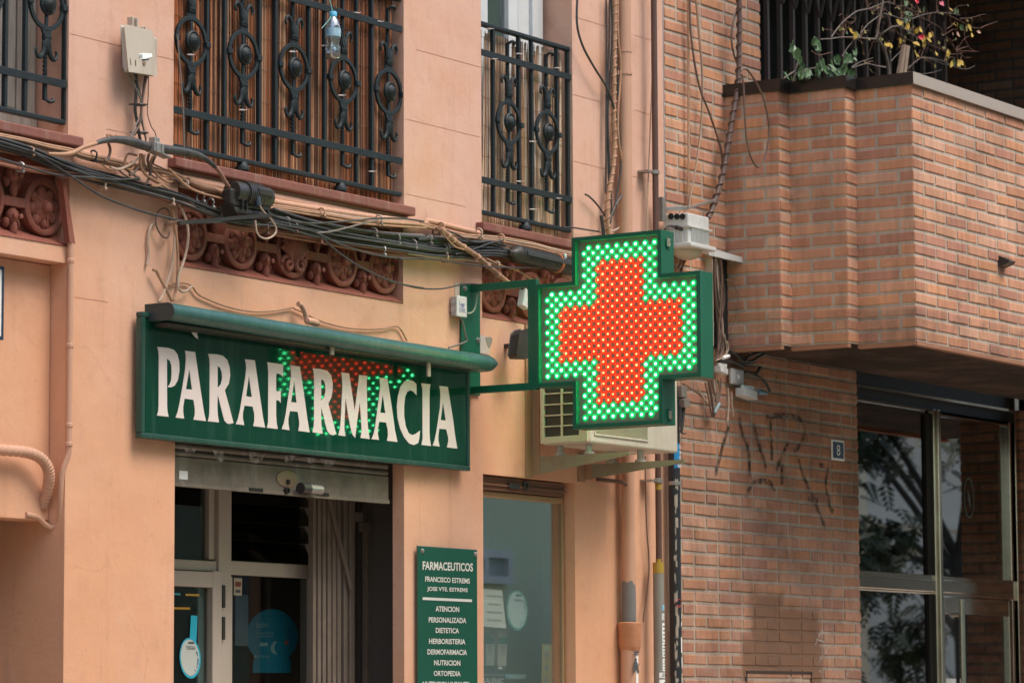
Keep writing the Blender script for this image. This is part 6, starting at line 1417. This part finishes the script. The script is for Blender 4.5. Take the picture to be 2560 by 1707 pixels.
# cables on the brick wall
for lab,pts,off,rad,mt in (
 ('straight tan cable down the brick wall, left of a close pair',[(601,-40),(604,700),(605,1425)],.03,.0040,'cable_tan'),
 ('straight tan cable down the brick wall, right of a close pair',[(611,-40),(612,700),(610,1425)],.03,.0036,'cable_tan'),
 ('dark brown cable swinging across the brick wall to the wrapped bundle',[(617,-40),(622,200),(648,420),(690,620),(745,760),(800,920),(835,1050),(838,1180),(815,1300)],.05,.0055,'cable_brown'),
 ('tan cable bowing out and back to the white terminal box',[(655,-40),(680,250),(698,450),(704,620),(698,800),(680,1000),(650,1200),(615,1410)],.04,.0046,'cable_tan'),
 ('second tan cable bowing beside the first to the white terminal box',[(662,-40),(688,250),(704,450),(708,640),(700,830),(676,1050),(640,1260),(612,1420)],.045,.0036,'cable_light'),
 ('dark brown cable bowed out left of the wrapped bundle',[(985,-30),(945,60),(915,160),(904,260),(915,350),(940,430),(965,470)],.07,.0055,'cable_brown'),
 ('second brown cable bowed out left of the wrapped bundle',[(975,-20),(930,90),(905,200),(908,300),(930,400),(955,450)],.075,.0040,'cable_brown'),
 ('brown cable coil hanging from the wrapped bundle over the balcony side',[(968,490),(985,476),(1015,485),(1060,545),(1110,640),(1145,760),(1163,880),(1155,1000),(1125,1110),(1085,1150),(1045,1100),(1015,1000),(1000,860),(992,720),(988,600),(975,510)],.30,.0052,'cable_brown')):
    single('cable',lab,'cable',Fs('R4',pts,off),rad,M[mt],7,4)
wp=Fs('R4',[(958,-40),(960,120),(958,280),(956,420),(952,520),(942,640),(915,790),(893,920),(870,1060),(845,1190),(810,1320),(775,1430),(745,1500)],.09)
wb_=thing('wrapped_cable_bundle','thick brown spiral wrapped cable bundle down the brick wall','cable bundle',wp[5])
m=MB(); m.tube(wp,[.0125]*5+[.0135]*4+[.0115]*4,10,4); m.build('bundle',mk('brown_bundle',(.085,.045,.034),.55,0,(.15,.10,.08),25,.35,stretch=(40,40,4)),wb_,smooth=True)
m=MB(); m.tube(helix(wp,.0135,.003,.062),.0060,6); m.build('spiral_wrap',mk('brown_wrap',(.115,.06,.045),.5),wb_,smooth=True)
m=MB(); m.tube([q+Vector((.010,-.008,0)) for q in wp[4:]],.0045,6,4); m.build('bundle_core',M['cable_brown'],wb_,smooth=True)
# white terminal box
X,X2,yf,yb,z0,z1=wall_box('R4',432,606,750,1462,1568,.03)
z0=z1-.155
tb=thing('terminal_box','white ribbed fibre terminal box with three black ports on the brick wall','terminal box',((X+X2)/2,(yf+yb)/2,z0-.05))
m=MB(); m.box(X,X2,yf,yb,z0,z1); m.build('body',M['white_box'],tb,bevel=.006)
m=MB()
for k in range(13): x=X+.03+k*(X2-X-.05)/12; m.box(x-.0018,x+.0018,yf-.010,yf,z0+.012,z0+.085)
for k in range(5): y=yf+.03+k*(yb-yf-.06)/4; m.box(X-.010,X,y-.0018,y+.0018,z0+.012,z0+.085)
m.box(X-.012,X2+.012,yf-.012,yb,z0+.083,z0+.091); m.build('rib',M['white_box'],tb)
m=MB(); m.box(X-.02,X2+.03,yf-.025,yb,z0-.018,z0+.004); m.build('base_plate',M['white_box'],tb,bevel=.005)
m=MB(); c_=Vector(((X+X2)/2+.01,(yf+yb)/2,z0-.018)); m.ell(c_,Vector((.085,0,0)),Vector((0,.075,0)),Vector((0,0,.05)),20,8); m.build('domed_cover',M['beige_box'],tb,smooth=True)
m=MB()
for px in (490,531,570): q=FX('R4',px,1490,X); m.cyl(Vector((X-.006,q.y,q.z)),Vector((X+.01,q.y,q.z)),.0155,14)
m.build('port',M['dark_void'],tb)
m=MB(); m.tube(Fs('A2',[(1640,150),(1670,120),(1720,115),(1770,130)],-yf+.06),.006,7,3); m.tube(Fs('A2',[(1765,130),(1800,138),(1825,148)],-yf+.06),.012,8,2); m.build('cable_gland',M['black_plastic'],tb,smooth=True)
bk=thing('mounting_strut','galvanised strut and clamp tying the terminal box to the gas pipe','bracket',F('R4',600,1430,.08))
m=MB(); m.bar(F('R4',415,1440,.06),F('R4',600,1432,.10),.012,.022); m.bar(F('R4',605,1432,.12),F('R4',790,1378,.09),.014,.014); m.obox(F('R4',420,1440,.06),Vector((.016,0,0)),Vector((0,.02,0)),Vector((0,0,.06))); m.build('strut',M['steel'],bk,bevel=.002)
# open cable cabinet with its lid swung up
xa=F('S6',290,500,.05).x; xb=F('S6',386,500,0).x; zt_=F('S6',290,225,.05).z; zb_=F('S6',360,900,.03).z
cc=thing('cable_cabinet','narrow beige cable cabinet with its lid swung open beside the brick balcony','cable cabinet',((xa+xb)/2,-.05,zb_))
yfr=FX('S6',235,300,F('S6',235,300,.005).x).y
xa0=F('S6',238,300,.005).x
m=MB(); m.box(xa0,xa0+.006,-.050,-.002,zb_,zt_); m.box(xa0+.006,xb+.02,-.010,-.0055,zb_,zt_); m.box(xb+.02,xb+.026,-.040,-.002,zb_,zt_); m.box(xa0,xb+.026,-.050,-.002,zt_,zt_+.006); m.build('body',M['beige_box'],cc)
m=MB(); m.box(xa0+.007,xb+.018,-.014,-.0105,zb_,zt_-.002); m.build('backing',M['dark_void'],cc)
A=FX('S6',262,178,xa0); 
p=[F('S6',252,172,.11),F('S6',285,195,.11),F('S6',580,272,.17),F('S6',575,290,.17),F('S6',285,232,.11),F('S6',250,225,.11)]
m=MB(); m.prism3([F('S6',270,178,.055),F('S6',578,266,.12),F('S6',580,290,.12),F('S6',272,222,.055)],Vector((0,.05,.01))); m.build('lid',M['white_box'],cc,bevel=.004)
Gk='brown cables inside the open cabinet'
for k in range(9):
    x=305+k*8; pts=[(x-6,238+rc.uniform(0,20)),(x+rc.uniform(-14,14),380),(x+10+rc.uniform(-10,10),560),(348+rc.uniform(-18,22),740),(352+rc.uniform(-20,25),900),(340+rc.uniform(-14,14),985)]
    single('cable','brown cable hanging inside the open cable cabinet','cable',Fs('S6',pts,.05+rc.uniform(-.025,.02)),rc.uniform(.0034,.006),M[rc.choice(['cable_brown','cable_brown','cable_light','cable_grey'])],7,4,Gk)
single('cable','thin brown cable arcing from the cabinet over the balcony side','cable',Fs('S6',[(390,405),(435,420),(470,490),(480,600),(470,700),(430,790)],.10),.0024,M['cable_brown'],6,4)
Gl='brown cable loops below the cabinet'
for pts in ([(175,1140),(200,1210),(235,1270),(260,1285)],[(240,1150),(265,1260),(285,1370),(292,1395),(300,1370),(280,1250),(262,1150)],[(268,1140),(285,1250),(298,1340),(303,1395),(318,1350)],[(305,1130),(312,1230),(305,1330)],[(330,1130),(345,1200),(330,1275),(318,1290),(325,1220)],[(355,1120),(352,1200),(335,1290),(310,1375)],[(80,1160),(150,1200),(210,1245),(255,1285)],[(285,1130),(300,1190),(318,1260)],[(405,1190),(412,1300),(403,1430)],[(432,1215),(436,1310),(446,1395)],[(45,320),(90,200),(85,165)],[(60,345),(110,230),(130,170)],[(70,345),(85,250),(90,160)],[(320,990),(380,960),(410,905),(400,850)],[(330,985),(395,930),(380,800)]):
    single('cable','brown cable loop hanging below the open cabinet beside the cross','cable',Fs('S6',pts,.06+rc.uniform(-.02,.02)),rc.uniform(.0036,.0055),M[rc.choice(['cable_brown','cable_brown','cable_light'])],7,4,Gl)
Gu='dark cables under the balcony corner'
for pts in ([(400,905),(470,950),(520,1000),(560,960),(700,915)],[(330,1000),(420,985),(500,1015),(590,1010)],[(400,930),(500,960),(560,1000),(640,960),(740,910)],[(520,1075),(600,1085),(620,1075),(640,1040)],[(610,1095),(660,1130),(690,1170),(710,1215)],[(340,990),(440,1000),(520,1040)]):
    single('cable','dark cable tucked under the brick balcony','cable',Fs('S6',pts,.04+rc.uniform(-.01,.02)),rc.uniform(.006,.011),M['cable_black'],7,4,Gu)
for nm,lab,r,c4,y4,mat in (('connector_box','grey square connector box under the balcony corner','S6',(412,432,524),(1045,1158),M['grey_box']),):
    X,X2,yf,yb,z0,z1=wall_box('S6',c4[0],c4[1],c4[2],y4[0],y4[1],.03)
    t=thing(nm,lab,'connector',((X+X2)/2,(yf+yb)/2,z0)); m=MB(); m.box(X,X2,yf,yb,z0,z1); m.build('body',mat,t,bevel=.005); m=MB(); cxx=(X+X2)/2; czz=(z0+z1)/2; m.box(cxx-.040,cxx+.040,yf-.004,yf,czz-.032,czz+.03); m.build('lid',mat,t,bevel=.002); m=MB(); m.box(cxx-.012,cxx+.012,yf-.0048,yf-.004,czz-.010,czz+.010); m.build('sticker',M['white_paper'],t)
def lump(name,label,cat,r,x,y,off,w,d,h,mat,seed):
    q=F(r,x,y,off); t=thing(name,label,cat,q); m=MB(); m.obox(q,Vector((w,0,-.006)),Vector((0,d,0)),Vector((0,0,h))); m.build('body',mat,t,bevel=.004); m=MB(); rn=random.Random(seed)
    for k in range(4): p=q+Vector((w*(-.8+.5*k),-d*.3,h)); m.cyl(p,p+Vector((0,0,.018)),.011,8)
    m.build('terminal',M['white_box'],t,smooth=40); return t
lump('connector_block','white terminal connector block right of the cross edge','connector','S6',358,1062,.06,.040,.02,.016,M['white_box'],1)
lump('connector_block','white terminal connector block under the grey connector box','connector','S6',540,1232,.06,.065,.03,.022,M['white_box'],2)
m=MB(); m.tube(Fs('S6',[(628,1215),(650,1222),(690,1230)],.06),[.012,.014,.007],10,3); tag(m.build('crimp_cap',mk('blue_crimp',(.12,.22,.28),.5),None,smooth=True),'blue crimp cap at the end of the lower connector block','cap')
m=MB(); m.tube(Fs('S6',[(368,972),(412,958)],.08),.009,8); tag(m.build('cable_tag',M['white_paper'],None,smooth=True),'white cable tag on the cables under the balcony corner','tag')
m=MB(); m.tube(Fs('S6',[(310,1370),(325,1335),(345,1305)],.07),[.008,.011,.010],8,2); tag(m.build('crimp_cap',mk('grey_blue_crimp',(.20,.26,.28),.5),None,smooth=True),'grey blue crimp cap among the hanging cable loops','cap')
# house number
a=F('S7',668,288,.012); b=F('S7',736,405,.012)
hn=thing('house_number_plate','blue enamel house number plate reading 8 beside the entrance','number plate',((a.x+b.x)/2,-.01,b.z))
m=MB(); m.box(a.x,b.x,-.0145,-.0095,b.z,a.z); m.build('plate',M['white_paper'],hn,bevel=.003); i_=.012
m=MB(); m.box(a.x+i_,b.x-i_,-.0158,-.0146,b.z+i_,a.z-i_); m.build('blue_field',mk('navy_enamel',(.012,.035,.085),.3),hn)
text_mesh('8','lettering',M['white_paper'],hn,((a.x+b.x)/2-.020,-.0166,b.z+(a.z-b.z)*.24),(1,0,0),(0,0,1),.040,(a.z-b.z)*.52,.0)
# small black lamp on the balcony front
q=F('A1',1235,375,-y3+.0); t=thing('wall_sensor','small black wedge shaped sensor on the front of the brick balcony','sensor',q)
m=MB(); m.prism3([Vector((q.x-.04,y3-.003,q.z+.018)),Vector((q.x-.04,y3-.065,q.z-.012)),Vector((q.x-.04,y3-.055,q.z-.024)),Vector((q.x-.04,y3-.003,q.z-.040))],Vector((.075,0,0))); m.build('housing',M['black_plastic'],t,bevel=.003)

# left bay: duct, conduit hose, sign edge
dq=F('R6',555,900,.02).x
du=thing('wall_duct','slim painted cable duct down the left corner of the pier ending in a hooked pipe','pipe',(dq,-.02,2.2))
zq0=F('R6',545,650,.02).z; z_b=F('S8',390,250,.02).z
m=MB(); m.prism3([Vector((F('R6',492,150,.03).x,-.03,F('R6',492,150,.03).z)),Vector((F('R6',512,150,.03).x,-.03,F('R6',512,150,.03).z)),Vector((dq+.010,-.03,zq0)),Vector((dq-.016,-.03,zq0))],Vector((0,.028,0))); m.build('cover_strip',M['terracotta'],du,bevel=.003)
m=MB(); m.cyl((dq,-.018,z_b),(dq,-.018,zq0),.0125,12)
m.tube([Vector((dq,-.018,z_b))]+[F('S8',x,y,o) for x,y,o in ((378,300,.015),(345,400,.0),(336,500,-.01),(334,575,-.02),(332,650,-.03),(312,695,-.05),(278,705,-.07),(240,680,-.08),(205,648,-.08),(140,634,-.08))],.0118,10,4); m.build('pipe',M['pipe_pink'],du,smooth=True)
m=MB()
for r,x,y in (('R6',555,790),('R6',555,1455),('S8',390,140),('S8',390,245)):
    z=F(r,x,y,.02).z; m.lathe((dq,-.018,z),(0,0,1),[(.0125,-.009),(.0155,-.006),(.0155,.006),(.0125,.009)],12)
m.build('collar',M['pipe_pink'],du,smooth=30)
hp=[F('S8',x,y,o) for x,y,o in ((-120,262,-.03),(0,275,-.03),(120,285,-.03),(190,302,-.025),(240,335,-.02),(268,385,-.02),(272,440,-.03),(262,500,-.05),(245,560,-.075),(238,590,-.085))]
h=smooth_path(hp,14); m=MB(); m.tube(h,[.020 if (k//2)%2 else .0232 for k in range(len(h))],12); tag(m.build('conduit_hose',M['pipe_pink'],None,smooth=70),'pink painted corrugated hose bending into the wall at the left edge','hose')
sgx=F('R6',17,1100,-.06).x
es=thing('bay_sign','edge of a blue framed white sign at the left border of the photo','sign',(sgx-.3,.05,F('R6',10,1410,-.06).z))
m=MB(); m.box(sgx-.6,sgx-.008,.056,.075,F('R6',10,1405,-.06).z+.01,F('R6',10,840,-.06).z-.01); m.build('sign_face',M['white_paper'],es); m=MB()
z0_,z1_=F('R6',10,1412,-.06).z,F('R6',10,835,-.06).z
m.box(sgx-.008,sgx,.05,.078,z0_,z1_); m.box(sgx-.6,sgx-.008,.05,.078,z0_,z0_+.01); m.box(sgx-.6,sgx-.008,.05,.078,z1_-.01,z1_); m.build('frame',mk('navy_frame',(.012,.04,.075),.4),es,bevel=.002)

# ---------------------------------------------------------------- plants on the balcony
PB=-y3-.30
def pb(pts,base=PB,j=0.0): return [F('R5',p[0],p[1],base+(p[2] if len(p)>2 else 0)) for p in pts]
bo=thing('bougainvillea','bare branched bougainvillea with yellow leaves and red bracts on the brick balcony','plant',F('R5',722,560,PB))
M['twig']=mk('pale_twig',(.15,.125,.105),.8,0,(.09,.07,.055),20,.4); M['twig2']=mk('reddish_twig',(.15,.075,.05),.8)
m=MB()
for pts,ra,rb_ in (([(722,640),(722,500),(712,420),(690,340),(655,285),(635,265)],.013,.010),([(635,265),(645,200),(660,120),(680,10),(685,-60)],.010,.007),([(635,270,.0),(580,268,.05),(520,262,.08),(400,258,.1),(320,268,.12),(250,272,.12)],.008,.004),([(640,268),(680,230,.05),(740,190,.08),(800,180,.1),(850,215,.1),(900,250,.12)],.008,.003),([(325,258,.1),(370,195,.1),(420,140,.1),(500,80,.08),(580,62,.05),(650,35,.05),(700,18,.05),(760,32,.08)],.006,.003),([(530,230,.05),(570,175,.05),(620,135,.05),(660,105,.0)],.005,.004),([(685,95,.0),(740,108,-.05),(800,130,-.08),(880,130,-.1),(920,115,-.1),(980,98,-.12),(1050,88,-.15),(1140,92,-.15),(1210,105,-.15)],.006,.003),([(400,390,.05),(430,340,.05),(470,290,.05),(490,275,.08)],.005,.003),([(700,465,.05),(640,455,.08),(570,440,.1),(510,455,.1),(465,470,.1)],.006,.003),([(465,465,.1),(510,435,.1),(560,415,.1),(612,400,.1)],.004,.002),([(735,425,.0),(775,380,-.02),(830,335,-.05)],.004,.003),([(830,480,-.05),(890,440,-.08),(940,400,-.1),(1010,400,-.1),(1100,425,-.1),(1170,460,-.12),(1250,478,-.12),(1312,455,-.12)],.0045,.002),([(840,492,-.05),(900,500,-.08),(960,510,-.1),(1030,498,-.1),(1085,482,-.1)],.004,.002),([(950,395,-.1),(1030,415,-.1),(1090,440,-.1),(1140,448,-.1)],.003,.002)): 
    P=pb(pts); m.tube(P,[.72*(ra+(rb_-ra)*k/(len(P)-1)) for k in range(len(P))],7,3)
m.build('branch',M['twig'],bo,smooth=True)
m=MB(); rt=random.Random(31); tips=[]
for x,y,d in ((655,120,0),(660,60,0),(640,230,0),(520,262,.08),(400,258,.1),(420,140,.1),(580,62,.05),(740,190,.08),(850,215,.1),(800,130,-.08),(920,115,-.1),(1050,88,-.15),(1140,92,-.15),(570,440,.1),(830,335,-.05),(940,400,-.1),(1100,425,-.1),(1000,150,-.12),(1105,240,-.12),(1185,350,-.12),(1290,190,-.15),(960,280,-.1),(1090,345,-.12),(680,330,0),(760,30,.05),(880,50,-.05),(1200,440,-.12),(700,390,0)):
    for k in range(5):
        p=F('R5',x,y,PB+d); an=rt.uniform(-.6,3.4); L=rt.uniform(.05,.17); v=Vector((math.cos(an)*L,rt.uniform(-.4,.4)*L,math.sin(an)*L*.8))
        q=p+v*.55+Vector((rt.gauss(0,.012),0,rt.gauss(0,.014))); e=p+v+Vector((0,0,rt.gauss(-.01,.02)))
        m.tube([p,q,e],[.0019,.0014,.0009],4,3); tips+=[q,e]
m.build('twig',M['twig2'],bo,smooth=True)
m=MB()
for pts in ([(940,120,-.1),(1000,150,-.12),(1070,190,-.12),(1105,240,-.12),(1150,300,-.12),(1185,350,-.12),(1260,352,-.12),(1338,358,-.12)],[(1100,90,-.15),(1180,130,-.15),(1240,160,-.15),(1290,190,-.15),(1360,195,-.15)],[(1210,130,-.15),(1280,125,-.15),(1340,108,-.15),(1390,98,-.15)],[(1340,108,-.15),(1368,155,-.15)],[(1350,195,-.15),(1420,165,-.15),(1470,150,-.15)],[(900,250,-.1),(960,280,-.1),(1010,310,-.12),(1090,345,-.12),(1160,375,-.12),(1230,365,-.12)],[(1240,200,-.15),(1245,270,-.15),(1280,335,-.15),(1310,350,-.15)],[(800,170,.0),(860,200,-.05),(910,255,-.08)],[(1120,200,-.12),(1150,180,-.12),(1180,150,-.12)],[(760,60,.0),(820,40,.0),(900,80,-.05),(960,90,-.05)],[(1185,350,-.12),(1230,330,-.12),(1270,320,-.12)],[(560,60,.05),(620,75,.05),(660,50,.05)],[(400,150,.1),(430,200,.1),(425,230,.1)],[(855,480,-.05),(900,420,-.05),(940,340,-.05)],[(190,350,.1),(240,380,.1),(330,360,.1)]):
    P=pb(pts); m.tube(P,[.0026+(.0012-.0026)*k/(len(P)-1) for k in range(len(P))],5,3)
m.build('twig',M['twig2'],bo,smooth=True)
def leafmesh(m,c,size,rn,droop=.6):
    a=rn.uniform(0,6.28); d=Vector((math.cos(a)*.7,math.sin(a)*.5-.3,-droop+rn.uniform(-.4,.3))).normalized(); s=d.cross(Vector((rn.uniform(-.4,.4),-1,rn.uniform(-.3,.5)))).normalized(); nn=s.cross(d)
    L=size; W=size*.36
    b=c-d*L*.5
    pts=[b,b+d*L*.25+s*W*.9+nn*L*.06,b+d*L*.55+s*W+nn*L*.05,b+d*L*.85+s*W*.45,b+d*L,b+d*L*.85-s*W*.45,b+d*L*.55-s*W+nn*L*.05,b+d*L*.25-s*W*.9+nn*L*.06]; mid=[b+d*L*.3-nn*L*.05,b+d*L*.6-nn*L*.05]
    m._add(pts+mid,[(0,1,8),(1,2,9,8),(2,3,4,9),(4,5,6,9),(6,7,8,9),(7,0,8)])
rl=random.Random(5)
def leaves(name,lst,mat,par,base=PB,size=.045):
    m=MB()
    for e in lst:
        x,y=e[0],e[1]; n=e[2] if len(e)>2 else 1
        for k in range(n): leafmesh(m,F('R5',x+rl.gauss(0,7 if n>1 else 2),y+rl.gauss(0,9 if n>1 else 2),base+rl.uniform(-.05,.1)),size*rl.uniform(.75,1.2),rl)
    return m.build(name,mat,par)
leaves('yellow_leaf',[(728,322,2),(795,288,4),(905,303,3),(902,390,2),(970,290,3),(990,262,2),(1015,243,2),(910,205,2),(936,206,1),(850,180,1),(1175,183,2),(1280,196,1),(1292,240,1),(1127,350,2),(1048,370,1),(1150,445,1),(1205,440,2),(1240,458,1),(495,243,2),(460,215,1),(1150,70,1),(805,150,2)],mk('yellow_leaf',(.50,.32,.035),.6,0,(.36,.25,.04),40,.4),bo)
leaves('green_leaf',[(835,140,3),(850,100,2),(865,120,2),(822,60,1),(835,15,2),(1222,192,1),(1187,85,2),(960,68,1),(1025,368,1),(1168,435,1),(430,225,1),(1212,455,1),(860,215,1),(510,235,1)],mk('dark_green_leaf',(.045,.085,.035),.55,0,(.08,.12,.04),40,.4),bo)
m=MB()
for q in rl.sample(tips,70): leafmesh(m,q,.022*rl.uniform(.7,1.3),rl)
m.build('young_leaf',mk('young_leaf',(.07,.10,.035),.6,0,(.30,.22,.04),18,.25),bo)
leaves('red_bract',[(915,10,5),(950,250,4)],mk('red_bract',(.55,.012,.03),.5),bo,size=.032)
leaves('pink_bract',[(1088,30,4)],mk('pink_bract',(.60,.13,.18),.5),bo,size=.034)
leaves('dry_leaf',[(1160,237,1),(1197,243,2),(1340,222,1)],mk('dry_leaf',(.42,.25,.17),.7),bo,size=.026)
sk=thing('garden_stake','split wooden plant stake leaning in the balcony planter','stake',F('R5',805,510,PB))
m=MB(); m.prism3(Fs('R5',[(786,560),(812,560),(842,310),(832,308)],PB-.02),Vector((0,.02,0))); m.prism3(Fs('R5',[(820,560),(838,560),(868,318),(846,312)],PB-.03),Vector((0,.02,0))); m.build('stake',mk('grey_stake_wood',(.30,.22,.16),.85,0,(.2,.14,.10),20,.4),sk)
iv=thing('trailing_vine','green leafy vine at the left of the balcony coping','plant',F('R5',100,580,.45))
VB=.40
m=MB()
for pts in ([(60,560),(85,470),(95,410),(80,350),(55,315)],[(110,560),(120,500),(200,470),(300,470)],[(280,560),(270,430),(240,360),(215,300)],[(400,560),(420,470),(460,410),(490,370)],[(0,540),(60,500),(120,470)]): P=[F('R5',a_,b_,VB) for a_,b_ in pts]; m.tube(P,[.006,.005,.004,.003,.003][:len(P)],6,3)
m.build('stem',M['twig'],iv,smooth=True)
leaves('leaf',[(110,520,5),(165,505,8),(230,490,8),(300,495,8),(350,515,6),(395,505,3),(215,285,8),(235,320,5),(60,320,3),(85,370,3),(95,420,3),(360,420,6),(420,470,5),(480,390,4),(495,370,2),(440,400,3),(60,520,4),(15,525,3),(110,470,4),(260,450,4),(330,470,4),(460,515,2)],mk('vine_leaf',(.05,.11,.05),.45,0,(.10,.17,.06),25,.4),iv,VB,.062)
m=MB()
pts=Fs('R5',[(295,490),(330,488),(370,495),(412,510),(380,525),(330,535),(295,532)],VB+.05); m.prism3(pts,Vector((0,.004,0))); m.build('broad_leaf',mk('pale_vine_leaf',(.12,.22,.13),.4),iv)
